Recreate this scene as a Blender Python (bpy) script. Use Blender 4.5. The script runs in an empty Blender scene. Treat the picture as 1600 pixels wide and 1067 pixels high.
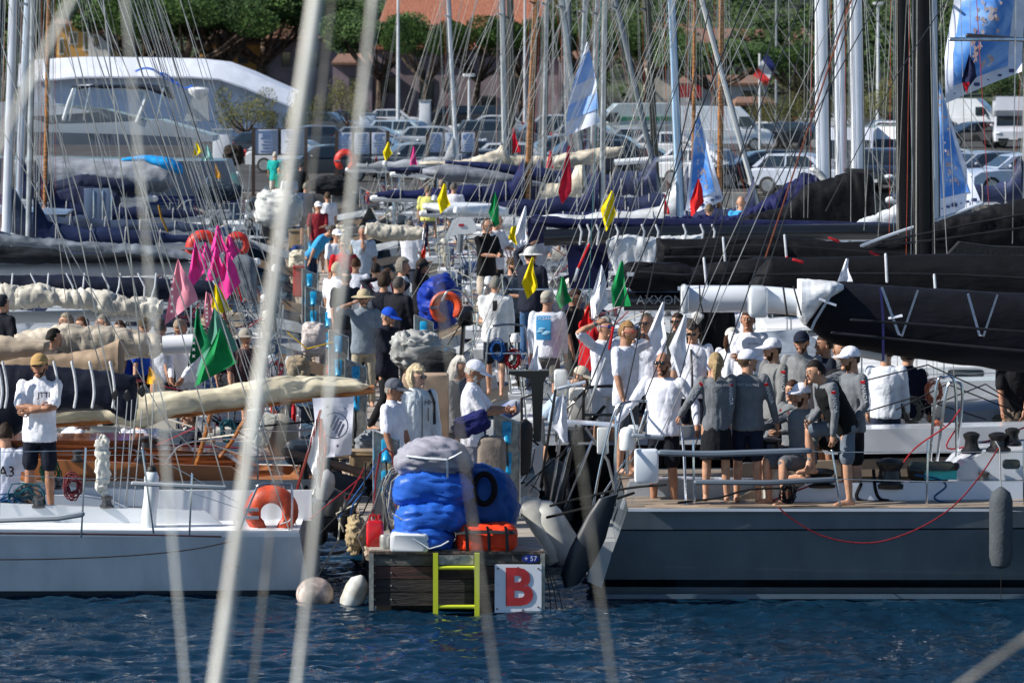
import bpy, math, random
from math import sin, cos, pi, radians as R
from mathutils import Vector as V, Matrix, Euler, noise
random.seed(7)
SC = bpy.context.scene
RC = SC.collection
class _Later:                     # things are linked together at the end, which keeps the build quick
    def __init__(s): s.q=[]; s.objects=s
    def link(s,o): s.q.append(o)
COL = _Later()
H, YH, FP, ZP = 6.05, 95.0, 6200.0, 0.70
def at(px, py, s): return V(((px-800)/s, FP/s, H-(py-YH)/s))
def pcx(Y): return -.60-.0708*(Y-43.4)          # centre line of the pontoon
def zz(py, s): return H-(py-YH)/s
def xx(px, s): return (px-800)/s
# ---------------------------------------------------------------- materials
MC = {}
def mat(name, col=(.5,.5,.5), rough=.5, metal=0, var=.12, scale=6, bump=0, bscale=40, coat=0, col2=None, spec=.5, stretch=None, trans=0, emit=0, alpha=1, lo=.42, hi=.6):
    if name in MC: return MC[name]
    m = bpy.data.materials.new(name); m.use_nodes = True; MC[name] = m
    nt = m.node_tree; N = nt.nodes; Lk = nt.links
    b = N['Principled BSDF']
    b.inputs['Roughness'].default_value = rough; b.inputs['Metallic'].default_value = metal
    b.inputs['Coat Weight'].default_value = coat; b.inputs['Coat Roughness'].default_value = .08
    b.inputs['Specular IOR Level'].default_value = spec
    b.inputs['Transmission Weight'].default_value = trans
    tc = N.new('ShaderNodeTexCoord'); mp = N.new('ShaderNodeMapping'); Lk.new(tc.outputs['Object'], mp.inputs[0])
    if stretch: mp.inputs['Scale'].default_value = stretch
    nz = N.new('ShaderNodeTexNoise'); nz.inputs['Scale'].default_value = scale; nz.inputs['Detail'].default_value = 5
    Lk.new(mp.outputs[0], nz.inputs['Vector'])
    cr = N.new('ShaderNodeValToRGB'); Lk.new(nz.outputs['Fac'], cr.inputs[0])
    c2 = col2 or tuple(c*(1-var*2) for c in col)
    c1 = col if col2 else tuple(min(1, c*(1+var*.5)) for c in col)
    cr.color_ramp.elements[0].position = lo; cr.color_ramp.elements[1].position = hi
    cr.color_ramp.elements[0].color = (*c2, 1); cr.color_ramp.elements[1].color = (*c1, 1)
    Lk.new(cr.outputs[0], b.inputs['Base Color'])
    if bump:
        n2 = N.new('ShaderNodeTexNoise'); n2.inputs['Scale'].default_value = bscale; n2.inputs['Detail'].default_value = 3
        Lk.new(mp.outputs[0], n2.inputs['Vector'])
        bp = N.new('ShaderNodeBump'); bp.inputs['Strength'].default_value = bump; bp.inputs['Distance'].default_value = .02
        Lk.new(n2.outputs['Fac'], bp.inputs['Height']); Lk.new(bp.outputs[0], b.inputs['Normal'])
    return m
def hexc(c):
    if isinstance(c, str):
        v = [int(c[i:i+2], 16)/255 for i in (0, 2, 4)]
        return tuple(x/12.92 if x <= .04045 else ((x+.055)/1.055)**2.4 for x in v)
    return c
def cloth(c, rough=.85, bump=.35): return mat('cloth %s' % str(c), hexc(c), rough, var=.06, scale=9, bump=bump, bscale=28, spec=.25)
def sailc(c, rough=.6): return mat('sailcloth %s' % str(c), hexc(c), rough+(.1 if sum(hexc(c))<.12 else 0), var=.16, scale=2.5, bump=.6, bscale=7, spec=.35 if sum(hexc(c))>.12 else .16, stretch=(.6, 1, 1.8))
def paint(c, rough=.25, coat=.5): return mat('paint %s' % str(c), hexc(c), rough, var=.05, scale=1.2, coat=coat, bump=.04, bscale=3)
def hullp(c): return mat('topsides %s'%str(c),hexc(c),.22,var=.10,scale=1.6,coat=.5,bump=.05,bscale=2,stretch=(2.2,2.2,.35),lo=.25,hi=.7)
def plast(c, rough=.45): return mat('plastic %s' % str(c), hexc(c), rough, var=.1, scale=5)
STEEL = mat('stainless steel', (.62,.64,.66), .22, 1, var=.1)
ALU = mat('brushed aluminium', (.55,.57,.58), .42, .85, var=.15, scale=3, bump=.1)
WIRE = mat('rigging wire', (.46,.45,.42), .4, .6, var=.1)
WIRED = mat('dark rigging rod', (.03,.03,.035), .4, .2)
GLASS = mat('dark glass', (.012,.018,.022), .06, 0, coat=1)
RUBBER = mat('black rubber', (.015,.015,.016), .6)
WOODV = mat('varnished wood', (.42,.17,.05), .22, var=.3, scale=7, stretch=(.25,4,4), coat=.8)
MAHOG = mat('mahogany', (.25,.075,.025), .25, var=.35, scale=6, stretch=(.2,4,5), coat=.8)
TEAK = mat('teak deck', (.42,.32,.23), .7, var=.3, scale=9, stretch=(.15,6,1), bump=.2)
# ---------------------------------------------------------------- mesh builder
class MB:
    def __init__(s): s.v=[]; s.f=[]; s.m=[]; s.k=0
    def mi(s, k): s.k=k; return s
    def add(s, vs, fs):
        o=len(s.v); s.v.extend(V(p) for p in vs); s.f.extend([tuple(i+o for i in f) for f in fs]); s.m.extend([s.k]*len(fs)); return s
    def box(s, c, d, rz=0, ry=0, rx=0, taper=1):
        x,y,z=d[0]/2,d[1]/2,d[2]/2; M=Euler((rx,ry,rz)).to_matrix(); c=V(c); vs=[]
        for k in (-1,1):
            t=1 if k<0 else taper
            for a,b in ((-1,-1),(1,-1),(1,1),(-1,1)): vs.append(c+M@V((a*x*t,b*y*t,k*z)))
        return s.add(vs, [(3,2,1,0),(4,5,6,7),(0,1,5,4),(1,2,6,5),(2,3,7,6),(3,0,4,7)])
    def rbox(s, c, d, r=.02, rz=0, ry=0, rx=0, n=3):      # rounded slab: round in x-z outline, bevelled in y
        M=Euler((rx,ry,rz)).to_matrix(); c=V(c); w,h=d[0]/2,d[2]/2
        def ring(y,q):
            o=[]
            for cx,cz,a0 in ((w-r,h-r,0),(-w+r,h-r,90),(-w+r,-h+r,180),(w-r,-h+r,270)):
                for i in range(n+1):
                    a=R(a0+90*i/n); o.append(c+M@V(((cx+r*cos(a))*q,y,(cz+r*sin(a))*q)))
            return o
        e=min(r,d[1]/2*.6)
        return s.loft([ring(-d[1]/2,1-e*.8/max(w,h)),ring(-d[1]/2+e*.6,1),ring(d[1]/2-e*.6,1),ring(d[1]/2,1-e*.8/max(w,h))])
    def loft(s, rings, cap=True, closed=True):
        n=len(rings[0]); o=len(s.v); vs=[p for r in rings for p in r]; fs=[]
        for i in range(len(rings)-1):
            for j in range(n if closed else n-1):
                k=(j+1)%n; fs.append((i*n+j,i*n+k,(i+1)*n+k,(i+1)*n+j))
        if cap and closed:
            fs.append(tuple(range(n-1,-1,-1))); b=(len(rings)-1)*n; fs.append(tuple(range(b,b+n)))
        return s.add(vs,fs)
    def tube(s, pts, r, n=6, caps=False, flat=1.0):
        pts=[V(p) for p in pts]; m=len(pts)
        if not isinstance(r,(list,tuple)): r=[r]*m
        rings=[]; u=None
        for i in range(m):
            d=(pts[min(i+1,m-1)]-pts[max(i-1,0)])
            if d.length<1e-9: d=V((0,0,1))
            d.normalize()
            if u is None: u=d.orthogonal().normalized()
            u=(u-d*u.dot(d));
            if u.length<1e-6: u=d.orthogonal()
            u.normalize(); w=d.cross(u)
            if caps and i==0:
                for a,b in ((-.95,.3),(-.7,.72)): rings.append([pts[0]+d*r[0]*a+(u*cos(2*pi*j/n)+w*sin(2*pi*j/n)*flat)*r[0]*b for j in range(n)])
            rings.append([pts[i]+(u*cos(2*pi*j/n)+w*sin(2*pi*j/n)*flat)*r[i] for j in range(n)])
            if caps and i==m-1:
                for a,b in ((.7,.72),(.95,.3)): rings.append([pts[i]+d*r[i]*a+(u*cos(2*pi*j/n)+w*sin(2*pi*j/n)*flat)*r[i]*b for j in range(n)])
        return s.loft(rings)
    def cyl(s, a, b, r, r2=None, n=12): return s.tube([a,b],[r, r if r2 is None else r2],n)
    def lathe(s, c, prof, n=16, axis='z'):
        c=V(c); rings=[]
        for r,z in prof:
            ring=[]
            for j in range(n):
                a=2*pi*j/n
                p={'z':V((r*cos(a),r*sin(a),z)),'y':V((r*cos(a),z,r*sin(a))),'x':V((z,r*cos(a),r*sin(a)))}[axis]
                ring.append(c+p)
            rings.append(ring)
        return s.loft(rings)
    def ell(s, c, r, n=12, m=8, M=None, f=None):
        c=V(c); r=V(r) if not isinstance(r,(int,float)) else V((r,r,r)); vs=[];fs=[]
        def pt(a,b):
            p=V((cos(a)*sin(b),sin(a)*sin(b),cos(b)))
            if f: p=f(p)
            p=V((p.x*r.x,p.y*r.y,p.z*r.z))
            if M: p=M@p
            return c+p
        for i in range(1,m):
            for j in range(n): vs.append(pt(2*pi*j/n,pi*i/m))
        vs.append(pt(0,0)); vs.append(pt(0,pi)); T=(m-1)*n
        for i in range(m-2):
            for j in range(n): k=(j+1)%n; fs.append((i*n+j,(i+1)*n+j,(i+1)*n+k,i*n+k))
        for j in range(n): k=(j+1)%n; fs.append((T,j,k)); fs.append((T+1,(m-2)*n+k,(m-2)*n+j))
        return s.add(vs,fs)
    def torus(s, c, Rr, r, axis='y', a0=0, a1=360, n=20, m=7, sx=1):
        c=V(c); pts=[]
        full = abs(a1-a0)>=360
        for i in range(n+1):
            a=R(a0+(a1-a0)*i/n); p={'y':V((Rr*cos(a)*sx,0,Rr*sin(a))),'z':V((Rr*cos(a)*sx,Rr*sin(a),0)),'x':V((0,Rr*cos(a)*sx,Rr*sin(a)))}[axis]; pts.append(c+p)
        return s.tube(pts,r,m)
    def poly(s, pts, ext):            # extrude an outline by vector ext
        n=len(pts); pts=[V(p) for p in pts]; e=V(ext)
        return s.add(pts+[p+e for p in pts],[tuple(range(n)),tuple(range(2*n-1,n-1,-1))]+[(j,j+n,(j+1)%n+n,(j+1)%n) for j in range(n)])
    def grid(s, rows):
        m=len(rows[0]); vs=[p for r in rows for p in r]
        return s.add(vs,[(i*m+j,i*m+j+1,(i+1)*m+j+1,(i+1)*m+j) for i in range(len(rows)-1) for j in range(m-1)])
    def xf(s, M, start=0):
        for i in range(start,len(s.v)): s.v[i]=M@s.v[i]
        return s
    def mesh(s, name, mats, smooth=True):
        me=bpy.data.meshes.new(name); me.from_pydata([tuple(p) for p in s.v],[],s.f)
        if not isinstance(mats,(list,tuple)): mats=[mats]
        for m in mats: me.materials.append(m)
        if len(mats)>1: me.polygons.foreach_set('material_index',s.m)
        if smooth:
            me.polygons.foreach_set('use_smooth',[True]*len(me.polygons))
            try: me.set_sharp_from_angle(angle=R(38))
            except Exception: pass
        me.update(); return me
def link(name, me, parent=None):
    o=bpy.data.objects.new(name,me); COL.objects.link(o)
    if parent is not None:
        o.parent=parent; M=Matrix.LocRotScale(parent.location,parent.rotation_euler,parent.scale)
        p=parent.parent
        if p is not None and 'pm' in PM.get(parent.name,{}): pass
        o.matrix_parent_inverse = (PW(parent)).inverted()
    return o
PM={}
def PW(o):
    M=Matrix.LocRotScale(o.location,o.rotation_euler,o.scale)
    if o.parent: M=PW(o.parent)@o.matrix_parent_inverse@M
    return M
def P(name, mb, mats, parent=None, smooth=True):
    return link(name, mb.mesh(name,mats,smooth), parent)
def tag(o, label, cat, group=None, kind=None):
    if kind: o['kind']=kind
    else:
        o['category']=cat
    if label: o['label']=label
    if group: o['group']=group
    return o
def thing(name, label, cat, loc=(0,0,0), group=None):
    o=bpy.data.objects.new(name,None); o.empty_display_size=.1; COL.objects.link(o); o.location=loc
    return tag(o,label,cat,group)
def struct(name, mb, mats, smooth=False):
    o=P(name,mb,mats,None,smooth); o['kind']='structure'; return o
def wob(me, amp, sc, seed=0, st=(1,1,1), fold=0):
    """cloth folds: push vertices along their normals"""
    me.update(); ns=[v.normal.copy() for v in me.vertices]; o=V((seed*3.7,seed*1.3,seed*2.1))
    for v,nn in zip(me.vertices,ns):
        p=V((v.co.x*st[0],v.co.y*st[1],v.co.z*st[2]))*sc+o
        d=.8*noise.noise(p)+.35*noise.noise(p*2.3)
        if fold: d-= fold*(max(0,1-5*abs(noise.noise(p*1.3+V((9,9,9)))))+.6*max(0,1-5*abs(noise.noise(p*2.6+V((4,7,1))))))
        v.co+=nn*d*amp
    me.update(); return me
def remesh(mb, name, mats, vox=.015, smooth=3, amp=0, sc=8, st=(1,1,.6), fold=0):
    me=mb.mesh(name,mats,False); o=bpy.data.objects.new('tmp',me); RC.objects.link(o)
    md=o.modifiers.new('r','REMESH'); md.mode='VOXEL'; md.voxel_size=vox; md.use_smooth_shade=True
    sm=o.modifiers.new('s','SMOOTH'); sm.factor=.5; sm.iterations=smooth
    dg=bpy.context.evaluated_depsgraph_get()
    me2=bpy.data.meshes.new_from_object(o.evaluated_get(dg),depsgraph=dg); me2.name=name
    bpy.data.objects.remove(o); bpy.data.meshes.remove(me)
    me2.materials.clear(); me2.materials.append(mats[0] if isinstance(mats,(list,tuple)) else mats)
    if amp: wob(me2,amp,sc,random.random()*9,st,fold)
    me2.polygons.foreach_set('use_smooth',[True]*len(me2.polygons)); me2.update()
    return me2
TX={}
def textmb(txt, size, M, off=0.0, ext=.002, mb=None, align='CENTER'):
    """lettering in the local x-z plane, placed by matrix M"""
    key=(txt,off,align)
    if key not in TX:
        c=bpy.data.curves.new('t','FONT'); c.body=txt; c.size=1; c.align_x=align; c.align_y='CENTER'; c.offset=off; c.resolution_u=3; c.extrude=.004
        o=bpy.data.objects.new('t',c); RC.objects.link(o); dg=bpy.context.evaluated_depsgraph_get()
        me=bpy.data.meshes.new_from_object(o.evaluated_get(dg),depsgraph=dg)
        TX[key]=([v.co.copy() for v in me.vertices],[tuple(p.vertices) for p in me.polygons])
        bpy.data.objects.remove(o); bpy.data.meshes.remove(me)
    vs,fs=TX[key]; mb=mb or MB()
    return mb.add([M@V((p.x*size,-p.z*size*.6,p.y*size)) for p in vs],fs)
def TR(loc,rz=0,rx=0,ry=0): return Matrix.LocRotScale(V(loc),Euler((rx,ry,rz)),V((1,1,1)))
def interp(tab,x):
    if x<=tab[0][0]: return tab[0][1]
    for (a,b),(c,d) in zip(tab,tab[1:]):
        if x<=c: return b+(d-b)*(x-a)/(c-a) if c>a else d
    return tab[-1][1]
def bundle(top, bot, s, depth, n=40, m=16, amp=.03, sc=3, seed=0, st=(1,1,1), fold=.6, yoff=0, s2=None):
    """solid cloth bundle whose silhouette runs between two pixel profiles at depth scale s"""
    n=int(n*1.7); m=int(m*1.6); mb=MB(); x0,x1=top[0][0],top[-1][0]; rings=[]
    for i in range(n+1):
        t=i/n; x=x0+(x1-x0)*t; ss=s+(s2-s)*t if s2 else s
        a,b=interp(top,x),interp(bot,x); c=at(x,(a+b)/2,ss); hh=abs(b-a)/2/ss
        e=min(1,.35+ min(t,1-t)*n/2.2)
        dd=min(depth, hh*3+.03)*e; ring=[]
        for j in range(m):
            an=2*pi*j/m; cc,si=cos(an),sin(an)
            ring.append(c+V((0,yoff+dd*math.copysign(abs(cc)**.8,cc),hh*math.copysign(abs(si)**.8,si))))
        rings.append(ring)
    mb.loft(rings); me=mb.mesh('b',[STEEL]); me.materials.clear()
    wob(me,amp,sc,seed,st,fold)
    return me
def BP(name, me, m, parent):
    me=me.copy() if me.users else me
    me.name=name; me.materials.clear(); me.materials.append(m)
    me.polygons.foreach_set('use_smooth',[True]*len(me.polygons))
    return link(name,me,parent)
def sag(a,b,d,n=12):
    a,b=V(a),V(b); return [a.lerp(b,i/n)-V((0,0,d*4*(i/n)*(1-i/n))) for i in range(n+1)]
# ---------------------------------------------------------------- people
EYEW=mat('eye white',(.6,.58,.55),.3); EYED=mat('eye dark',(.02,.015,.01),.2); LIP=mat('lips',(.32,.12,.1),.5)
SK={}
def skin(t=1):
    c={0:(.62,.38,.27),1:(.50,.27,.17),2:(.38,.185,.11),3:(.26,.12,.07)}[t]
    return mat('skin tone %d'%t,c,.5,var=.1,scale=14,spec=.4)
def ik(s,t,l1,l2,hint):
    d=t-s; L=d.length; mx=(l1+l2)*.995
    if L>mx: t=s+d*(mx/L); d=t-s; L=mx
    if L<.12: L=.12
    a=math.acos(max(-1,min(1,(l1*l1+L*L-l2*l2)/(2*l1*L)))); dn=d.normalized()
    h=(hint-dn*hint.dot(dn)); h=h.normalized() if h.length>1e-4 else dn.orthogonal().normalized()
    return s+dn*(l1*cos(a))+h*(l1*sin(a)), t
ARM={'down':(.25,-.13,.85),'phone':(.13,-.10,1.60),'front':(.05,-.34,1.16),'hip':(.20,-.14,.98),'up':(.28,-.12,1.78),'face':(.04,-.16,1.56),
     'out':(.42,-.20,1.15),'fold':(-.10,-.21,1.20),'rest':(.34,-.22,.92),'shoulder':(.10,-.48,1.34),'knee':(.16,-.40,.62),'back':(.10,.22,1.0),'chest':(.02,-.26,1.3),'wide':(.62,-.15,1.05),'reachdown':(.18,-.42,.72),'brow':(.10,-.17,1.72)}
def headf(p):
    x,y,z=p
    # narrower jaw, flatter face, chin forward
    if z<0: x*=1+z*.28; y=y*(1+z*.12)-(-z)*.10
    if y<0: y*=.94
    x*=.96 if y<0 else 1
    return V((x,y,z))
HEADS=[]
def hair_me(style,near):
    n,m=(34,26) if near else (14,11); k=1.0
    mb=MB()
    def f(p):
        q=headf(p); x,y,z=q
        if style in('curly','long'): g=1.33 if style=='curly' else 1.17
        else: g=1.10
        # hairline: pull face region inside the head
        front=-p.y
        lim=.46 if style!='balding' else .8
        if (front>.15 and p.z<lim+ .1*front) or p.z<(-.32 if style not in('long','curly') else -.62): g=.72
        if abs(p.x)>.86 and p.z<.05 and front>-.3 and style not in('curly','long'): g=.8
        return q*g
    mb.ell((0,0,0),(.077,.097,.118),n,m,f=f)
    if style=='pony':
        mb.tube([(0,.09,.03),(0,.14,0),(0.01,.145,-.08),(.02,.12,-.17)],[.025,.04,.038,.012],8,True)
    if style=='long':
        mb.tube([(0,.05,.0),(0,.07,-.1),(0,.07,-.2)],[.09,.085,.05],12,True,.8)
    return mb
def person(label, px, py, s, facing=0, R_='down', L_='down', up=('tee','f2f2f0'), low=('shorts','1c2330'), hair=('short','3a2a1c'), cap=None, glasses=None,
           beard=None, h=1.78, tone=1, lean=0, sit=0, yaw=0, nod=0, group=None, fat=1.06, shoes=None, text=None, legs=None, roll=0, hint=None, extras=None):
    near=s>112; K=h/1.78; loc=at(px,py,s); gz=loc.z-h
    if sit: gz=loc.z-h+.42*K
    if legs=='kneel': gz=loc.z-h+.55*K
    if lean: gz=loc.z-.95*K-(.83*K*cos(R(lean)))-(-.42*K if sit else 0)
    dxl=.70*sin(R(lean))
    fr=R(facing); fx,fy=sin(fr),-cos(fr)     # forward direction
    base=V((loc.x-fx*dxl*K,loc.y-fy*dxl*K,gz))
    root=thing('person',label,'person',base,group); root.rotation_euler=(0,0,fr); root.scale=(K,K,K)
    if not label.startswith('person') and 0: pass
    hip=V((0,0,.93-(.42 if sit else 0)-(.55 if legs=='kneel' else 0)))
    UM=Matrix.Translation(hip)@Matrix.Rotation(R(lean),4,'X')@Matrix.Rotation(R(roll),4,'Y')@Matrix.Translation(-V((0,0,.93)))
    U=lambda p:UM@V(p)
    # joints
    sh={k:U((.185*fat*k,.0,1.435)) for k in(-1,1)}
    J={}
    for k,spec in((-1,R_),(1,L_)):
        if spec is None: spec='down'
        t=V(ARM[spec]) if isinstance(spec,str) else V(spec)
        t=V((t.x*k,t.y,t.z)) if isinstance(spec,str) else V(t)
        hn=V((k*.55,.5,-.8)) if not(isinstance(spec,str) and spec in('up','phone','face','brow')) else V((k*.9,.0,-.5))
        t=U(t); hn=V((k*hint[0],hint[1],hint[2])) if hint else hn; el,wr=ik(sh[k],t,.29,.255,UM.to_3x3()@hn); J[k]=(sh[k],el,wr)
    hp={k:hip+V((.092*k,0,-.03)) for k in(-1,1)}; LG={}
    for k in(-1,1):
        if sit: kn=hip+V((.13*k,-.44,-.02)); an=kn+V((.0,.04,-.41))
        elif legs=='kneel': kn=V((.1*k,-.28,.08)); an=V((.1*k,.14,.06))
        elif legs=='step' and k==-1: kn=V((-.12,-.40,.86)); an=V((-.12,-.34,.44))
        elif legs=='stride': kn=V((.1*k,-.08-.05*k,.5)); an=V((.1*k,-.2*k+.02,.09))
        else: kn=V((.11*k,-.015,.50)); an=V((.125*k,.01,.085))
        LG[k]=(hp[k],kn,an)
    sk=skin(tone); mb=MB()
    # torso
    def ringt(z,rx,ry,y=0,n=16): return [U((rx*cos(2*pi*j/n)*fat,y+ry*sin(2*pi*j/n),z)) for j in range(n)]
    mb.loft([ringt(.80,.09,.08),ringt(.86,.155,.105),ringt(.97,.16,.11),ringt(1.08,.14,.10),ringt(1.25,.165,.115),ringt(1.36,.18,.11),ringt(1.43,.155,.09),ringt(1.475,.075,.07)])
    nk=U((0,.01,1.44)); hc=U((0,-.022,1.650)); mb.tube([nk,hc+V((0,.025,-.06))],[.072,.060],10,True)
    for k in(-1,1):
        a,b,c=J[k]; mb.tube([a,a.lerp(b,.45),b,b.lerp(c,.35),c],[.056,.053,.043,.043,.030],10,True)
        a,b,c=LG[k]; mb.tube([a,a.lerp(b,.4),b,b.lerp(c,.35),c],[.088,.08,.055,.056,.036],10,True)
        f=c+V((0,-.02,-.035)); mb.tube([c+V((0,.035,-.04)),f+V((0,-.06,0)),f+V((0.01*k,-.16,-.015))],[.038,.036,.028],8,True,1)
    vox=.016 if near else .026
    me=remesh(mb,'body',sk,vox,2)
    # hands with fingers, head, face joined to the body surface
    hb=MB(); hb.v=[v.co.copy() for v in me.vertices]; hb.f=[tuple(p.vertices) for p in me.polygons]; hb.m=[0]*len(hb.f); bpy.data.meshes.remove(me)
    for k in(-1,1):
        a,b,c=J[k]; d=(c-b).normalized(); q=d.cross(V((0,0,1)));
        q=q.normalized() if q.length>.1 else V((0,1,0)); side=V((k,0,0)); side=(side-d*side.dot(d))
        nrm=(side if side.length>.3 else q).normalized(); wd=d.cross(nrm).normalized(); curl=-nrm
        hb.k=0; hb.tube([c-d*.01,c+d*.04,c+d*.085],[.026,.036,.032],8,True,.55) if near else hb.tube([c,c+d*.05,c+d*.13],[.026,.034,.02],6,True,.6)
        if near:
            for i,(o,l) in enumerate(((-.03,.055),(-.011,.07),(.010,.066),(.029,.052))):
                p=c+d*.085+wd*o; hb.tube([p,p+d*l*.5+curl*l*.15,p+d*l*.85+curl*l*.5],[.009,.0085,.007],6,True)
            p=c+d*.03-wd*.032; hb.tube([p,p+d*.03-wd*.025,p+d*.06-wd*.022+curl*.02],[.011,.010,.008],6,True)
    HM=Matrix.Translation(hc-V((0,0,.012)))@(UM.to_3x3()@Euler((R(nod-lean*.6),0,R(yaw))).to_matrix()).to_4x4()@Matrix.Scale(1.11,4)
    st=len(hb.v); n,m=(22,16) if near else (12,9)
    hb.k=0; hb.ell((0,0,0),(.077,.097,.118),n,m,f=headf)
    hb.ell((0,-.094,-.012),(.013,.020,.022),8,6); hb.ell((0,-.088,.012),(.009,.012,.03),6,6)     # nose and bridge
    hb.ell((0,-.080,-.085),(.028,.022,.022),8,6)                                                   # chin
    hb.ell((0,-.078,.038),(.05,.016,.010),8,5)                                                     # brow
    for k in(-1,1): hb.ell((.077*k,.008,-.005),(.010,.019,.030),8,6)
    hb.k=1; hb.ell((0,-.092,-.050),(.023,.008,.008),8,5)
    for k in(-1,1):
        hb.k=2; hb.ell((.030*k,-.084,.015),(.013,.008,.008),7,5)
        hb.k=3; hb.ell((.030*k,-.090,.015),(.006,.004,.006),6,4)
    hb.xf(HM,st)
    bd=P('body',hb,[sk,LIP,EYEW,EYED],None); bd.data.set_sharp_from_angle(angle=R(80))
    kids=[bd]
    def kid(name,me,m=None):
        if isinstance(me,MB): me=me.mesh(name,m)
        o=bpy.data.objects.new(name,me); COL.objects.link(o); kids.append(o); return o
    # upper clothing
    kind_up=up[0] if up else None
    if up:
        kind,c=up[0],up[1]; mb=MB(); g=.016 if kind!='jacket' else .030
        hem=.80 if kind in('tee','polo') else .84
        if kind=='jacket': hem=.80
        if lean>35 or sit: hem=.87
        F=fat
        mb.loft([ringt(hem,.166+g,.118+g),ringt(.90,.176+g,.124+g),ringt(1.02,.160+g,.113+g),ringt(1.12,.155+g,.108+g),ringt(1.26,.172+g,.120+g),ringt(1.37,.182+g,.112+g),ringt(1.44,.160+g,.090+g),ringt(1.492 if kind!='jacket' else 1.51,.076+g*.6,.070+g*.6)])
        for k in(-1,1):
            a,b,c3=J[k]
            if kind in('long','jacket'): mb.tube([a+V((0,0,.0)),a.lerp(b,.5),b,b.lerp(c3,.5),b.lerp(c3,.95)],[.066+g*.3,.060+g*.3,.052+g*.2,.046+g*.2,.036+g*.2],10,True)
            elif kind=='vest': pass
            else: mb.tube([a,a.lerp(b,.45),a.lerp(b,.82)],[.066,.066,.068],10,True)
        m=cloth(c)
        kid('jacket' if kind=='jacket' else ('polo_shirt' if kind=='polo' else 'shirt'),remesh(mb,'shirt',m,vox*.95,2,amp=.0065 if kind!='jacket' else .010,sc=5.5,st=(1,1,.4),fold=.9))
        if kind in('polo','jacket'):
            mb=MB(); r=.072 if kind=='polo' else .084
            mb.loft([[U((r*cos(2*pi*j/14),.006+r*.92*sin(2*pi*j/14),z)) for j in range(14)] for z,r in((1.475,r+.012),(1.515,r-.004),(1.53,r-.006),(1.50,r-.012))],cap=False)
            kid('collar',mb,m)
        if kind=='vest2': pass
        if len(up)>2:                       # sleeveless layer over the shirt
            mb=MB(); g=.042
            mb.loft([ringt(.86,.150+g,.112+g),ringt(1.0,.166+g,.118+g),ringt(1.26,.172+g,.122+g),ringt(1.38,.150+g,.112+g),ringt(1.46,.10+g,.082+g)])
            kid('vest',remesh(mb,'vest',cloth(up[2]),vox,2,amp=.012,sc=7,fold=.7))
    if low:
        kind,c=low; mb=MB(); fr_=.72 if kind=='shorts' else 1.0
        wr_=[U((.168*fat*cos(2*pi*j/14),.122*sin(2*pi*j/14),.985)) for j in range(14)]
        mb.loft([[p.lerp(hip,.02)+V((0,0,-.0)) for p in wr_],[hip+V((.172*fat*cos(2*pi*j/14),.130*sin(2*pi*j/14),-.06)) for j in range(14)],[hip+V((.13*cos(2*pi*j/14),.10*sin(2*pi*j/14),-.15)) for j in range(14)]])
        if kind=='skirt': mb.loft([[hip+V((rr*cos(2*pi*j/14),rr*.75*sin(2*pi*j/14),z)) for j in range(14)] for rr,z in((.17,-.02),(.19,-.2),(.20,-.42))])
        else:
            for k in(-1,1):
                a,b,c3=LG[k]
                if kind=='shorts': mb.tube([a+V((0,0,-.02)),a.lerp(b,.45),a.lerp(b,.86)],[.086*fat**.5,.092,.092],12,True)
                else: mb.tube([a+V((0,0,-.02)),a.lerp(b,.5),b,b.lerp(c3,.5),b.lerp(c3,.97)],[.084*fat**.5,.088,.074,.068,.062],12,True)
        kid({'shorts':'shorts','trousers':'trousers','skirt':'skirt'}[kind],remesh(mb,kind,cloth(c),vox,2,amp=.008,sc=6,st=(1,1,.3),fold=.6))
    if shoes:
        mb=MB()
        for k in(-1,1):
            c=LG[k][2]; mb.tube([c+V((0,.05,-.045)),c+V((0,-.07,-.045)),c+V((0,-.17,-.055))],[.045,.045,.035],8,True)
        kid('shoes',mb,cloth(shoes))
    if near and up and kind_up=='long' and group and group.startswith('crew in grey'):
        vn=Matrix.Rotation(-fr,3,'Z')@V((0,-1,0))
        for k in(-1,1):
            a,b,_=J[k]; d=(b-a).normalized(); nn=(vn-d*vn.dot(d)).normalized()
            for (u,txt,sz,c) in((.52,'CANADA',.062,'d4d6da'),(.16,'I',.05,'c01820')):
                p=a.lerp(b,u)+nn*(.082-.012*u); M=Matrix(((d.x,-nn.x,0,p.x),(d.y,-nn.y,0,p.y),(d.z,-nn.z,0,p.z),(0,0,0,1))); zc=d.cross(-nn); M[0][2],M[1][2],M[2][2]=zc.x,zc.y,zc.z
                if txt=='I': m2=MB(); m2.box((0,0,0),(.03,.004,.05)); m2.xf(M); kid('sleeve_patch',m2,cloth(c))
                else: kid('sleeve_lettering',textmb(txt,sz,M,.004),cloth(c,.8,0))
    if near and up and up[0]=='tee' and group and group.startswith('crew in white') and not text and abs(facing)<80:
        m2=MB()
        for i_,w_ in enumerate((.055,.06,.03)): m2.box((.09*fat,-.148-.003*i_,1.345-.014*i_),(w_,.012,.006))
        kid('chest_print',m2,cloth('3a4254',.8,0))
    def headpart(name,mb,m,smooth=True): mb.xf(HM); return kid(name,mb.mesh(name,m,smooth))
    if hair and hair[0]!='bald':
        mb=hair_me(hair[0],near); me=mb.mesh('hair',cloth(hair[1],.7,.8)); wob(me,.024 if hair[0]in('curly','long') else .010,38 if hair[0]=='curly' else 24,random.random()*5)
        for v in me.vertices: v.co=HM@v.co
        kid('hair',me)
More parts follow.
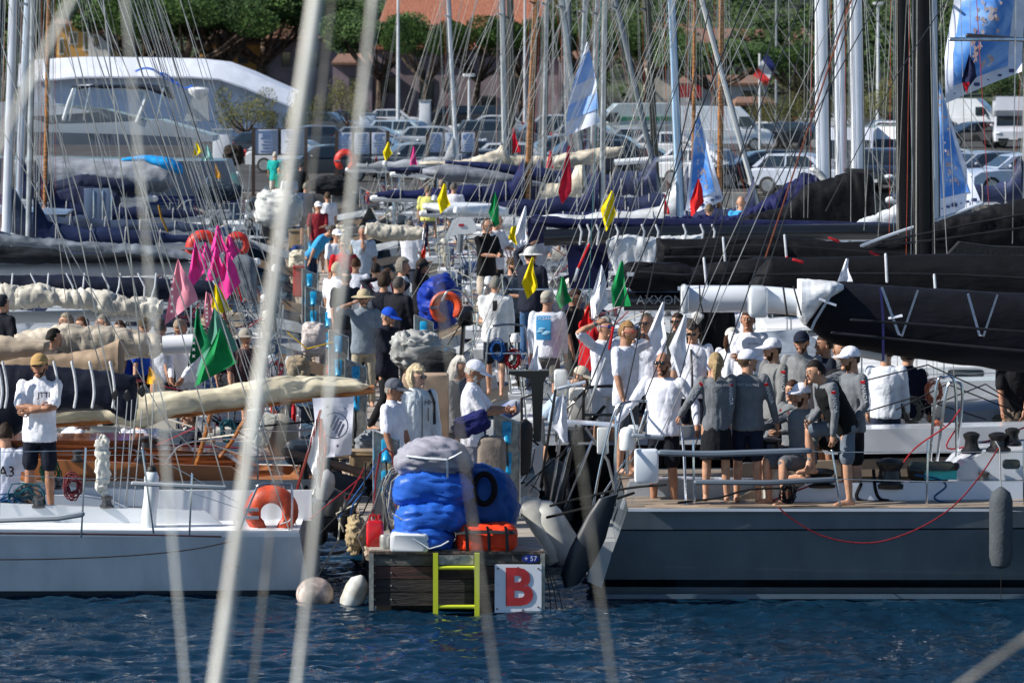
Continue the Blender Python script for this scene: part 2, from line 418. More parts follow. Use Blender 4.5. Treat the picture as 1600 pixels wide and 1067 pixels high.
    if beard:
        mb=MB()
        def fb(p):
            q=headf(p); ok = p.z<-.12 and p.y<.0 and not(abs(p.x)<.22 and -.52<p.z<-.38 and p.y<-.6)
            if p.z>-.42 and abs(p.x)<.66 and p.y<0: ok=False
            return q*(1.045 if ok else .8)
        mb.ell((0,0,0),(.077,.097,.118),22,18,f=fb); headpart('beard',mb,cloth(beard,.8,.8))
    if cap:
        kind,c=cap; mb=MB(); m=cloth(c)
        if kind=='cap':
            mb.ell((0,.004,.042),(.088,.106,.092),18,12,f=lambda p:V((p.x,p.y,max(p.z,-.12))))
            rows=[]
            for i in range(6):
                t=i/5; rows.append([V((.078*cos(pi*j/10)*(1-.12*t),-.06-.115*t*sin(pi*(j+.0)/10)-.035*sin(pi*j/10),.052-.02*t-.012*(cos(pi*j/10)**2)*t)) for j in range(11)])
            mb.grid(rows); o=len(mb.v)
            mb.grid([[p+V((0,0,-.004)) for p in r][::-1] for r in rows])
        elif kind=='hat':
            mb.ell((0,.004,.052),(.092,.106,.088),18,12,f=lambda p:V((p.x,p.y,max(p.z,-.3))))
            mb.lathe((0,.004,.045),[(.085,.008),(.165,-.018),(.168,-.024),(.085,-.002)],20)
        headpart('cap' if kind=='cap' else 'sun_hat',mb,m)
    if glasses:
        mb=MB(); gm=mat('lens %s'%glasses,hexc(glasses),.08,0,coat=1)
        for k in(-1,1): mb.ell((.034*k,-.096,.016),(.026,.009,.019),12,6)
        mb.box((0,-.100,.024),(.03,.006,.006))
        for k in(-1,1): mb.tube([(.060*k,-.088,.024),(.080*k,-.03,.020),(.082*k,.015,.012)],.0035,5)
        headpart('sunglasses',mb,gm)
    if text:
        for (txt,size,pos,rz,c,off) in text:
            M=UM@TR(pos,rz); kid('lettering',textmb(txt,size,M,off),cloth(c,.8,0))
    if extras:
        for e in extras:
            if e[0]=='phone':
                k=e[1]; c=J[k][2]; d=(c-J[k][1]).normalized(); mb=MB(); mb.rbox(c+d*.08+V((0,-.03,.02)),(.07,.012,.14),.01)
                o=kid('phone',mb,plast('101114',.2)); kids.remove(o); o.matrix_world=PW(root)@Matrix(); tag(o,'mobile phone in the hand of the '+e[2],'phone')
            if e[0]=='band':
                mb=MB(); c=J[e[1]][2]; d=(c-J[e[1]][1]).normalized(); mb.tube([c-d*.035,c-d*.012],.031,10); kid('watch',mb,plast(e[2]))
    for o in kids: o.parent=root
    return root
# ---------------------------------------------------------------- boats
BOAT={}
def beam(t, stern=.78):
    if t<.42: return stern+(1-stern)*sin(t/.42*pi/2)
    return max(.0,(1-((t-.42)/.58)**2.1))
def hull_mesh(xs,side,yc,L,B,F,stripes,rake=.25,stern=.78,Fb=None,n=26):
    """stripes: list of (z_fraction_of_freeboard_top, material index) from the rail down"""
    Fb=Fb or F*1.25; mb=MB(); zs=[1.0]+[q for q,_ in stripes[1:]]+[-.02,-.35]
    idx=[k for _,k in stripes]+[stripes[-1][1]]
    rows=[]
    for i in range(n+1):
        t=i/n; x0=t*L; b=beam(t,stern)*B/2; f=F+(Fb-F)*t**1.5; ring=[]
        for zq in zs:
            z=f*zq if zq>0 else f*zq
            w=b*(1-(1-max(zq,0))**1.5*.20-(.35 if zq<-.1 else 0)); 
            xo=x0+(rake*(1-zq)*(1-t*2.0) if t<.5 else 0)-(L*.02*(1-zq)*(t-.5)*2 if t>.5 else 0)
            ring.append((xo,w,z))
        rows.append(ring)
    for sg in(-1,1):
        for k in range(len(zs)-1):
            mb.k=idx[min(k,len(idx)-1)]
            mb.grid([[V((xs+side*r[q][0],yc+sg*r[q][1],r[q][2])) for q in ((k,k+1) if sg*side<0 else (k+1,k))] for r in rows])
    mb.k=idx[0]; r=rows[0]
    mb.grid([[V((xs+side*q[0],yc-q[1],q[2])) for q in r],[V((xs+side*q[0],yc+q[1],q[2])) for q in r]])
    return mb
def deck_mesh(xs,side,yc,L,B,F,Fb,stern,ck,n=30,m=12):
    mb=MB(); rows=[]
    for i in range(n+1):
        t=i/n; b=beam(t,stern)*B/2; f=F+(Fb-F)*t**1.5; row=[]
        for j in range(m+1):
            q=-1+2*j/m; z=f-.01+.05*B/4*(1-q*q)
            if ck and ck[0]<t<ck[1] and abs(q)<ck[2]: z-=ck[3]
            row.append(V((xs+side*t*L,yc+q*b*.985,z)))
        rows.append(row)
    mb.grid(rows if side>0 else rows[::-1]); return mb
def mast_part(boat,px0,py0,px1,s,w,m,top=15.5,ry=1.5,s1=None,spr=None):
    """mast whose foot is at (px0,py0) and that passes (px1,0)"""
    a=at(px0,py0,s); b=at(px1,0,s1 or s); d=(b-a)/(b.z-a.z); t=a+d*(top-a.z); r=w/s/2; mb=MB()
    u=V((r,0,0)); rings=[]
    for p,k in((a-d*.8,1),(a,1),(a.lerp(t,.5),1),(t,.6)):
        rings.append([p+V((r*k*cos(2*pi*j/14),r*k*.72*sin(2*pi*j/14),0)) for j in range(14)])
    mb.loft(rings); o=P('mast',mb,m,boat['root'])
    mb=MB(); mb.tube([a+V((r*.98,-r*.5,0)),t+V((r*.6,-r*.3,0))],max(.006,r*.12),5)      # sail track
    P('mast_track',mb,RUBBER if m is not WIRED else STEEL,o)
    for z in (spr or ()):
        mb=MB(); c=a+d*(z-a.z); hw=.55+r*2
        mb.tube([c+V((-.25*hw,-hw,.05)),c,c+V((-.25*hw,hw,.05))],[.02,.05,.02],6,flat=.4); P('spreader',mb,m,o)
    boat['mh']=t; boat['mf']=a; boat.setdefault('masts',[]).append(o); return t
def wire(boat,name,a,b,r=.006,m=None,parent=None):
    mb=MB(); mb.tube([a,V(a).lerp(V(b),.5),b],r,5); return P(name,mb,m or WIRE,parent or boat['root'])
def rail(boat,name,pts,r=.014,m=None):
    mb=MB(); mb.tube(pts,r,6); return P(name,mb,m or STEEL,boat['root'])
def winch(c,r,parent,m=None,hh=None):
    mb=MB(); h=hh or r*2; mb.lathe(c,[(r*1.15,0),(r*1.2,h*.15),(r*.82,h*.3),(r*.72,h*.6),(r*.95,h*.8),(r*.95,h*.9),(r*.5,h),(r*.2,h*1.02)],16)
    return P('winch',mb,m or mat('winch metal',(.10,.10,.105),.3,.7),parent)
def coil(name,c,r,parent,m,n=4,axis='y',tight=.02):
    mb=MB()
    for i in range(n):
        k=random.uniform(.6,1.15); st=len(mb.v); pts=[]; o=random.random()*9
        for j in range(19):
            a=2*pi*j/18; w=1+.35*noise.noise(V((cos(a)*1.5,sin(a)*1.5,o+i))); p=(r*k*w*cos(a)*.75,r*k*w*sin(a)); q=.04*noise.noise(V((j*.4,i,o)))
            pts.append(V(c)+V((random.uniform(-1,1)*tight*.3,0,0))+(V((p[0],q+i*.008,p[1]-.1*r)) if axis=='y' else V((p[0],p[1],q+i*.012))))
        pts[-1]=pts[0]; mb.tube(pts,.009,5)
    return P(name,mb,m,parent)
def boat(key,label,side,xs,s,L,B,F,hull='e8ebee',band='1a2436',deck='d9dcdd',stern=.78,rake=.25,boot='0c1118',
         boom=None,cover=None,mast=None,hood=None,wheel=True,detail=1,group=None,roof=True,stay=True,label_cat='sailing boat',stripe=.86,bcol='c9ccce',cabin=None,bands=None,name='sailing_boat'):
    yc=FP/s; Fb=F*1.25
    root=thing(name,label,label_cat,(xs,yc,0),group); b=dict(root=root,xs=xs,side=side,yc=yc,L=L,B=B,F=F,s=s); BOAT[key]=b
    hm=[hullp(hull),paint(band),paint(boot,.4,.2)]
    P('hull',hull_mesh(xs,side,yc,L,B,F,bands or [(1,0),(stripe,1),(stripe-.06,0),(.13,2)],rake,stern,Fb),hm,root)
    P('deck',deck_mesh(xs,side,yc,L,B,F,Fb,stern,(.05,.34,.52,.38)),mat('deck paint %s'%deck,hexc(deck),.55,var=.06,scale=8,bump=.1,bscale=80),root,False)
    X=lambda l,dy=0,z=0:V((xs+side*l,yc+dy*B/2,F+z))
    if roof:
        mb=MB(); rr=[]
        for t,w,h in((.35,.50,.02),(.36,.50,.30),(.42,.54,.36),(.55,.50,.33),(.66,.38,.22),(.72,.25,.03)):
            f=(Fb-F)*t**1.5; rr.append([X(t*L,q*w,f+zq) for q,zq in((-1,-.05),(-.94,h*.8),(-.8,h),(0,h+.04),(.8,h),(.94,h*.8),(1,-.05))])
        mb.loft(rr if side>0 else rr[::-1]); cr=P('cabin_roof',mb,paint(cabin or deck,.35,.3),root)
        for t in(.42,.50,.57):
            mb=MB(); f=(Fb-F)*t**1.5
            mb.rbox(X(t*L,-.545+(t-.42)*.45,f+.16),(.55,.03,.12),.05); P('window',mb,GLASS,cr)
    # coamings
    for q in(-1,1):
        mb=MB(); mb.poly([X(.08*L,q*.56,0),X(.10*L,q*.56,.16),X(.34*L,q*.56,.26),X(.36*L,q*.56,0)],(0,q*.10,0)); P('coaming',mb,paint(deck,.35,.3),root)
    for l,q in((.27,-.6),(.27,.6),(.2,-.6)): winch(X(l*L,q,.22 if detail>0 else .2),.07,root)
    # rails and lines
    if detail:
        z=.62
        rail(b,'stern_rail',[X(.05,-.70,0),X(.0,-.70,z),X(.0,-.72,z)]+[X(0,q,z) for q in(-.2,.2,.7)]+[X(.05,.70,0)])
        rail(b,'stern_rail',[X(.0,-.72,z),X(.9,-.84,z),X(.95,-.85,0)])
        rail(b,'stern_rail',[X(.0,-.72,z*.5),X(.93,-.84,z*.5)])
        mb=MB(); ts=[.07+.155*i for i in range(6)]; P3=[]
        for t in ts:
            bb=beam(t,stern)*.96; f=(Fb-F)*t**1.5; P3.append((X(t*L,-bb,f),X(t*L,bb,f)))
        for i in(0,1):
            for k in range(len(ts)):
                mb=MB(); p=P3[k][i]; mb.tube([p,p+V((0,0,.62))],.012,6); P('stanchion',mb,STEEL,root)
            for h in(.60,.31):
                mb=MB(); mb.tube([P3[k][i]+V((0,0,h)) for k in range(len(ts))],.004,4); P('guard_wire',mb,STEEL,root)
        if wheel:
            mb=MB(); c=X(.12*L,0,.28); mb.torus(c,.42,.014,'x',n=28,m=6)
            for a in range(0,180,36): mb.tube([c+V((0,.42*cos(R(a)),.42*sin(R(a)))),c-V((0,.42*cos(R(a)),.42*sin(R(a))))],.006,4)
            mb.box(c-V((0,0,.35)),(.12,.14,.6)); P('wheel',mb,RUBBER,root)
    if hood:
        mb=MB(); rr=[]
        for t,w,h in((.30,.56,.30),(.31,.57,.80),(.37,.56,.86),(.43,.5,.38)):
            rr.append([X(t*L,w*cos(a),.12+ (h-.1)*max(0,sin(a))**.6) for a in [pi*j/12 for j in range(13)]])
        mb.loft(rr if side>0 else rr[::-1],cap=False,closed=False); P('sprayhood',mb,cloth(hood,.8),root)
    if mast=='none': b['mh']=b['mf']=None; return b
    if mast:
        px0,py0,px1,w,mc=mast[:5]; mast_part(b,px0,py0,px1,s,w,mc,*(mast[5:] or (15.5,)),spr=(7.5,11))
    else:
        x0=(xs+side*.43*L)*s+800; mast_part(b,x0,YH+(H-F-.3)*s,x0+random.uniform(-6,6),s,.15*s,ALU,15,spr=(6.8,10.5))
    mh=b['mh']; mf=b['mf']
    if boom is None: boom=(random.uniform(2.2,2.5),.36*L)
    if boom:
        bz,bl=boom[:2]; a=V((mf.x-side*.1,yc,bz)); e=V((mf.x-side*bl,yc,bz+.1*random.random()))
        mb=MB(); mb.tube([a,e],.075,10,True,1.3); bo=P('boom',mb,paint(bcol,.4,.2),root)
        if cover:
            mb=MB(); n=26; rings=[]
            for i in range(n+1):
                t=i/n; c=a.lerp(e,t*.97)+V((0,0,.13*(1-t)+.08)); hh=.10+.20*(1-t)**1.3+.03*sin(t*25+s); 
                if t<.08: c=c+V((0,0,.35*(1-t/.08))); hh+=.3*(1-t/.08)
                rings.append([c+V((0,(.10+.08*(1-t))*cos(2*pi*j/12),hh*sin(2*pi*j/12))) for j in range(12)])
            mb.loft(rings); me=mb.mesh('c',[STEEL]); wob(me,.035,3.2,s,fold=.8); cv=BP('sail_cover',me,sailc(cover),bo)
            for i in range(5):
                t=.12+.18*i; c=a.lerp(e,t*.97)+V((0,0,.13*(1-t)+.08)); hh=.12+.20*(1-t)**1.3
                mb=MB(); mb.tube([c+V((0,(.125+.08*(1-t))*cos(2*pi*j/12),(hh+.02)*sin(2*pi*j/12))) for j in range(13)],.011,4); P('sail_tie',mb,cloth('c8c8c4'),cv)
        b['be']=e; wire(b,'mainsheet',e+V((side*.4,0,0)),X(.2*L,0,.1),.007,cloth('9a9a94'))
        wire(b,'topping_lift',e,mh,.0045)
    if stay:
        for q in(-.72,.72): wire(b,'backstay',mh,X(.04,q,0),.0055)
        for q in(-.97,.97):
            tb=abs(mf.x-xs)/L; bb=beam(min(tb,1),stern)
            for dl,zt in((0,.0),(.25,5.),(-.3,5.)): wire(b,'shroud',mh-V((0,0,zt)),V((mf.x+side*dl,yc+q*B/2*bb,F+.1)),.0055)
        wire(b,'forestay',mh,X(L*.98,0,Fb-F),.008)
        for k in range(3): wire(b,'halyard',mh-V((0,0,.3*k)),mf+V((-side*(.12+.07*k),-.1,.2)),.0045,cloth(['b9b4a6','7d8790','a34a34'][k]))
    return b
def fender(label,p,l,r,m,rx=0,group='fenders hanging between the boats',ry=0):
    mb=MB(); mb.lathe((0,0,0),[(r*.15,l/2+r*.5),(r*.35,l/2+r*.35),(r*.8,l/2),(r,l/2-r*.7),(r,-l/2+r*.7),(r*.8,-l/2),(r*.3,-l/2-r*.25),(r*.1,-l/2-r*.3)],18)
    mb.xf(TR(p,0,rx,ry)); o=P('fender',mb,m); tag(o,label,'fender',group); return o
def outline(name,pts,s,th,m,parent=None,smooth=False):
    p=[at(x,y,s) for x,y in pts]; a=sum((p[i].x*p[(i+1)%len(p)].z-p[(i+1)%len(p)].x*p[i].z) for i in range(len(p)))
    if a<0: p=p[::-1]
    mb=MB(); mb.poly(p,(0,th,0)); return P(name,mb,m,parent,smooth)
def flag(label,Lp,Rp,s,c,group=None,cat='flag',marks=None,rip=.03,name='flag',n=16,m=7,cloth_m=None,wire_=None):
    """cloth hanging between two pixel edge lines, rippled in depth"""
    ws=[r[0]-interp([(y,x) for x,y in Lp],r[1]) for r in Rp]; k=max(range(1,len(Rp)),key=lambda q:ws[q]); Rw=Rp[k]; Lb=Lp[-1]; rows=[]; sd=random.random()*9
    Rw=(Rw[0]+(.3*ws[k]+(6*s/110 if ws[k]<16*s/110 else 0)),Rw[1])
    if Rw[1]<Lp[0][1]+.55*(Lb[1]-Lp[0][1]): Rw=(Rw[0],Lp[0][1]+.62*(Lb[1]-Lp[0][1]))
    for i in range(n+1):
        t=i/n; u=t*(len(Lp)-1); q0=min(int(u),len(Lp)-2); f=u-q0; lx_=Lp[q0][0]*(1-f)+Lp[q0+1][0]*f; ly_=Lp[q0][1]*(1-f)+Lp[q0+1][1]*f
        a=at(lx_,ly_,s); b=at(Rp[0][0]+(Rw[0]-Rp[0][0])*t+1.5*sin(t*6+sd)*s/110,Rp[0][1]+(Rw[1]-Rp[0][1])*t,s); row=[]
        for j in range(m+1):
            q=j/m; p=a.lerp(b,q); w=(b-a).length
            p.y+=rip*sin(q*7+t*3+sd)*min(1,w*4)+rip*.5*sin(q*13-t*5+sd)*min(1,w*4); row.append(p)
        rows.append(row)
    mb=MB(); mb.grid(rows)
    mm=cloth_m or mat('flag cloth %s'%c,hexc(c),.7,var=.06,scale=8,spec=.2)
    o=P(name,mb,mm); tag(o,label,cat,group); return o
# ---------------------------------------------------------------- world, light, camera
w=bpy.data.worlds.new('World'); SC.world=w; w.use_nodes=True; nt=w.node_tree
sky=nt.nodes.new('ShaderNodeTexSky'); sky.sky_type='NISHITA'; sky.sun_disc=False
SUN=V((-.79,-.15,.59)).normalized()
el=math.asin(SUN.z); az=math.atan2(SUN.x,SUN.y)
sky.sun_elevation=el; sky.sun_rotation=az; sky.air_density=1.0; sky.dust_density=.05; sky.ozone_density=4.0
nt.links.new(sky.outputs[0],nt.nodes['Background'].inputs[0]); nt.nodes['Background'].inputs[1].default_value=.078
ld=bpy.data.lights.new('sun','SUN'); ld.energy=5.0; ld.angle=R(.5); ld.color=(1,.94,.86)
lo=bpy.data.objects.new('sun',ld); COL.objects.link(lo); lo.rotation_euler=SUN.to_track_quat('Z','Y').to_euler()
cd=bpy.data.cameras.new('camera'); cam=bpy.data.objects.new('camera',cd); COL.objects.link(cam); SC.camera=cam
cam.location=(0,0,H); cam.rotation_euler=(R(90),0,0); cd.sensor_width=36; cd.lens=FP/1600*36
cd.shift_y=-(533.5-YH)/1600; cd.clip_end=5000; cd.clip_start=.5
cd.dof.use_dof=True; cd.dof.focus_distance=47; cd.dof.aperture_fstop=5.2
SC.view_settings.view_transform='Standard'; SC.view_settings.look='None'; SC.view_settings.exposure=.52
# ---------------------------------------------------------------- water
def spaced(segs):
    out=[]
    for a,b,n in segs: out+= [a+(b-a)*i/n for i in range(n)]
    return out+[segs[-1][1]]
xs_=spaced([(-400,-60,8),(-60,-9,30),(-9,9,340),(9,60,30),(60,400,8)])
ys_=spaced([(-20,30,20),(30,36,20),(36,50,330),(50,70,80),(70,144.5,60)])
def wave(x,y):
    p=V((x*1.1,y*2.6,0)); q=V((x*2.6+3,y*6.0,4)); r=V((x*.35,y*.8,8))
    a=1-abs(noise.noise(p))*2; b=1-abs(noise.noise(q))*2
    return .030*noise.noise(r)+.050*a+.030*b*b+.010*noise.noise(q*2.2)
mb=MB(); mb.grid([[V((x,y,wave(x,y) if (abs(x)<60 and y>28) else 0)) for x in xs_] for y in ys_])
m=mat('sea water',(.003,.020,.043),.02,var=.1,spec=.6,bump=0)
nt=m.node_tree; b_=nt.nodes['Principled BSDF']; b_.inputs['IOR'].default_value=1.33
tc=nt.nodes.new('ShaderNodeTexCoord'); mp=nt.nodes.new('ShaderNodeMapping'); mp.inputs['Scale'].default_value=(1,2.3,1)
nt.links.new(tc.outputs['Object'],mp.inputs[0]); prev=None
for sc_,st_ in((7,.45),):
    n_=nt.nodes.new('ShaderNodeTexNoise'); n_.inputs['Scale'].default_value=sc_; n_.inputs['Detail'].default_value=4; n_.inputs['Distortion'].default_value=.6
    nt.links.new(mp.outputs[0],n_.inputs['Vector']); bp=nt.nodes.new('ShaderNodeBump'); bp.inputs['Strength'].default_value=st_; bp.inputs['Distance'].default_value=.06 if sc_<5 else .02
    nt.links.new(n_.outputs['Fac'],bp.inputs['Height'])
    if prev: nt.links.new(prev.outputs[0],bp.inputs['Normal'])
    prev=bp
nt.links.new(prev.outputs[0],b_.inputs['Normal'])
o=struct('water',mb,m,True); o.data.set_sharp_from_angle(angle=pi)
# ---------------------------------------------------------------- quay, hill
GZ=1.2
mb=MB(); mb.grid([[V((x,y,GZ)) for x in(-900,-300,0,300,900)] for y in(145.6,300,500,900)])
struct('ground',mb,mat('asphalt',(.05,.048,.046),.9,var=.25,scale=.6,bump=.2,bscale=20))
mb=MB(); mb.box((0,145.1,GZ/2-.2),(1800,1.0,GZ+.45)); struct('quay_wall',mb,mat('quay concrete',(.33,.30,.26),.85,var=.3,scale=1.5,bump=.3,bscale=9))
mb=MB(); rows=[]
for i in range(26):
    y=330+i*22; rows.append([V((x,y,GZ-.4+ max(0,(y-335))*.085*(1+.35*noise.noise(V((x*.02,y*.01,2))))*(1 if x>-200 else .8))) for x in range(-260,261,13)])
mb.grid(rows); struct('hill',mb,mat('hill scrub',(.045,.06,.025),.95,var=.4,scale=.15,bump=.5,bscale=.6),True)
# rocky verge between the two car parks
mb=MB()
for i in range(150):
    x=random.uniform(4,70); y=random.uniform(176,196); r=random.uniform(.25,.7)
    mb.ell((x,y,GZ+.1),(r,r*.8,r*.6),7,5)
o=P('verge_stones',mb,mat('verge rock',(.26,.22,.18),.9,var=.4,scale=2,bump=.5,bscale=8)); tag(o,'low band of pale rocks and dry planting between car rows','rocks',kind='stuff')
# ---------------------------------------------------------------- foliage
LEAFM=[mat('pine needles',(.062,.12,.024),.7,col2=(.026,.06,.014),scale=.9,spec=.25),mat('tamarisk leaves',(.17,.17,.055),.8,col2=(.08,.085,.03),scale=1.5,spec=.2),mat('dark forest leaves',(.05,.085,.025),.8,col2=(.018,.04,.012),scale=.25,spec=.2),mat('palm fronds',(.07,.12,.04),.6,spec=.3)]
BARK=mat('bark',(.10,.07,.05),.9,var=.4,scale=5,bump=.6,bscale=12)
def leafcloud(mb,c,r,n,sz,flat=1,seed=0):
    rd=random.Random(seed); c=V(c)
    for i in range(n):
        while 1:
            p=V((rd.uniform(-1,1),rd.uniform(-1,1),rd.uniform(-1,1)))
            if p.length<1: break
        p=p*(p.length**-.35 if p.length>.05 else 1); q=c+V((p.x*r[0],p.y*r[1],p.z*r[2])); a=rd.uniform(0,pi); t=rd.uniform(-.9,.9); u=V((cos(a),sin(a),t)).normalized()*sz*rd.uniform(.6,1.3); w_=u.orthogonal().normalized()*sz*rd.uniform(.4,.8)
        mb.add([q-u,q+w_,q+u,q-w_],[(0,1,2,3)])
TREES={}
def pine_meshes(k,kind):
    rd=random.Random(k); cr=MB(); tr=MB(); lim=[]
    nb=17 if kind=='pine' else 9
    fork=V((rd.uniform(-.3,.3),0,2.2 if kind=='pine' else .8)); base=V((0,0,-.3)); tr.tube([base,fork*.5+V((.15,0,0)),fork],[.34,.27,.22] if kind=='pine' else [.14,.12,.1],8)
    for i in range(nb):
        a=2*pi*i/nb*2.4+rd.uniform(-.3,.3); rr=rd.uniform(.25,1)**.6*4.2
        if kind=='pine': e=V((rr*cos(a),rr*sin(a)*.8,4.6+rd.uniform(-.25,.5)-rr*rr*.035)); 
        else: rr*=.42; e=V((rr*cos(a),rr*sin(a),2.2+rd.uniform(-.5,.9)-rr*.25))
        if kind=='forest': rr*=1.6; e=V((rr*cos(a),rr*sin(a),3.6+rd.uniform(-1.6,1.6)))
        tr.tube([fork,fork.lerp(e,.5)+V((0,0,-.2)),e],[.13,.08,.03] if kind=='pine' else [.07,.045,.02],6)
        sz=rd.uniform(.8,1.25)
        if kind=='pine': leafcloud(cr,e+V((0,0,.1)),(1.25*sz,1.15*sz,.55*sz),950,.085,seed=k*50+i)
        elif kind=='tam': leafcloud(cr,e,(.75*sz,.75*sz,.6*sz),420,.05,seed=k*50+i)
        else: leafcloud(cr,e,(1.1*sz,1.1*sz,.9*sz),420,.12,seed=k*50+i)
    mi={'pine':0,'tam':1,'forest':2}[kind]
    return cr.mesh('crown',[LEAFM[mi]],False),tr.mesh('trunk',[BARK])
def tree(label,px,s,py_top,width_px,kind='pine',group=None,var=0,name=None,gz=None):
    key=(kind,var)
    if key not in TREES: TREES[key]=pine_meshes(var+1,kind)
    cr,tr=TREES[key]; g=GZ if gz is None else gz
    x=xx(px,s); y=FP/s; hgt=zz(py_top,s)-g; full={'pine':5.3,'tam':3.6,'forest':5.8}[kind]; wid={'pine':9.6,'tam':4.2,'forest':8}[kind]
    root=thing(name or {'pine':'pine_tree','tam':'tamarisk_tree','forest':'tree'}[kind],label,'tree',(x,y,g),group)
    root.scale=(width_px/s/wid,width_px/s/wid,hgt/full); root.rotation_euler=(0,0,var*1.7+px)
    for nme,me in(('crown',cr),('trunk',tr)):
        o=bpy.data.objects.new(nme,me); COL.objects.link(o); o.parent=root
for i,(px,s,py,wd,lb) in enumerate([
 (285,19,2,190,'broad umbrella pine behind the left end of the white tent roof'),(400,18.5,-8,230,'largest umbrella pine, behind the right half of the white tent'),
 (505,18,18,170,'umbrella pine with spreading bare limbs between the white tent and the pink-grey building'),(105,17,-20,120,'dark pine over the yellow house at the far left'),
 (225,18.3,0,150,'umbrella pine between the ochre house and the tent emblem'),(345,18.8,2,150,'umbrella pine right above the middle of the tent'),(60,17.5,-24,120,'pine in the far left corner'),(165,17.8,-22,110,'pine overhanging the ochre house roof'),(455,18.2,0,150,'umbrella pine behind the top of the thick blurred rope'),
 (590,21,32,150,'round umbrella pine in front of the red tiled roof'),(665,21.5,40,110,'small round pine just right of the tall pale lamp post'),(745,21,40,130,'low umbrella pine in front of the middle of the pink-grey building'),
 (815,21.3,28,120,'umbrella pine by the right end of the pink-grey building'),(930,21,42,150,'umbrella pine behind the striped blue and white teardrop banner'),(1010,20.5,52,120,'bushy umbrella pine left of the brown roofed house'),
 (1120,22,68,170,'flat-topped umbrella pine in front of the brown tiled roof'),(1240,21,78,120,'bright green pine behind the first pair of white masts')]):
    tree(lb,px,s,py-8,wd*(1.65 if px<560 else 1.4),'pine','umbrella pines behind the harbour',i%4)
for i,(px,s,py,wd,lb) in enumerate([(385,29,112,105,'sparse olive-green tamarisk standing before the white tent'),(440,29,135,70,'low tamarisk bush at the right edge of the white tent'),(545,27,112,70,'olive tamarisk behind the red horseshoe buoy'),
 (1215,28,122,110,'dry looking tamarisk behind the navy sail cover'),(1265,27,110,90,'taller dry tamarisk between the masts on the far verge'),(485,28,140,60,'small olive shrub tree right of the notice board'),(1395,25,100,90,'scrubby olive tree behind the tall right-hand lamp post'),(1330,26,120,80,'olive scrub tree seen between white and black masts')]):
    tree(lb,px,s,py,wd,'tam','tamarisk trees by the car park',i%3)
for i,(px,s,py,wd,lb) in enumerate([(1400,17,-30,190,'dark broadleaf tree behind the right-hand lamp post'),(1550,18,-20,170,'dark tree behind the large blue and white banner'),(1300,15,-30,170,'dark green tree filling the gap right of the brown roof'),
 (1095,18,40,120,'leafy tree rising over the pale brown roof'),(1185,17,30,140,'leafy tree over the middle of the brown roof'),(1255,17.5,40,110,'leafy tree at the right end of the brown roof'),(905,19,20,120,'leafy tree right beside the red tiled roof'),
 (1570,22,105,120,'low green tree above the white motorhome'),(20,16,-20,130,'shadowy tree at the far left behind the furled masts'),(1160,13,-25,180,'tree on the slope above the brown roof'),(1040,13,-20,150,'tree on the slope behind the leaning grey mast'),(950,13,-18,160,'tree on the slope right of the red tiled roof'),(1480,15,0,150,'tree behind the black twin masts')]):
    tree(lb,px,s,py,wd,'forest','dark trees on the slope',i%3)
mb=MB(); rd=random.Random(5)
for i in range(420):
    y=rd.uniform(345,640); x=rd.uniform(-.15,.15)*y; z=GZ+max(0,(y-335))*.085+rd.uniform(0,3)
    leafcloud(mb,(x,y,z+2),(4,4,3.2),190,.27,seed=i)
o=P('hillside_woods',mb,LEAFM[2],None,False); tag(o,'dense dark green woodland covering the slope behind the roofs','woodland',kind='stuff')
# palm shrubs
for i,(px,s,py) in enumerate([(1150,24,138),(1080,24,150)]):
    root=thing('palm_shrub',['short dark palm before the white harbour shop','second small palm left of the ochre wooden mast'][i],'plant',(xx(px,s),FP/s,GZ)); mb=MB()
    mb.tube([(root.location.x,root.location.y,GZ-.1),(root.location.x,root.location.y,GZ+.9)],[.2,.16],8); P('trunk',mb,BARK,root); mb=MB(); rd=random.Random(i)
    for k in range(26):
        a=rd.uniform(0,2*pi); l=rd.uniform(1,1.5); c=root.location+V((0,0,.9)); pr=[c+V((l*t*cos(a),l*t*sin(a),1.1*t-1.2*t*t*rd.uniform(.8,1.3))) for t in(0,.3,.6,.85,1)]
        sd=V((-sin(a),cos(a),0))*.14; mb.grid([[p-sd*(1-t*.8)-V((0,0,.06)),p,p+sd*(1-t*.8)-V((0,0,.06))] for p,t in zip(pr,(0,.3,.6,.85,1))])
    P('crown',mb,LEAFM[3],root)
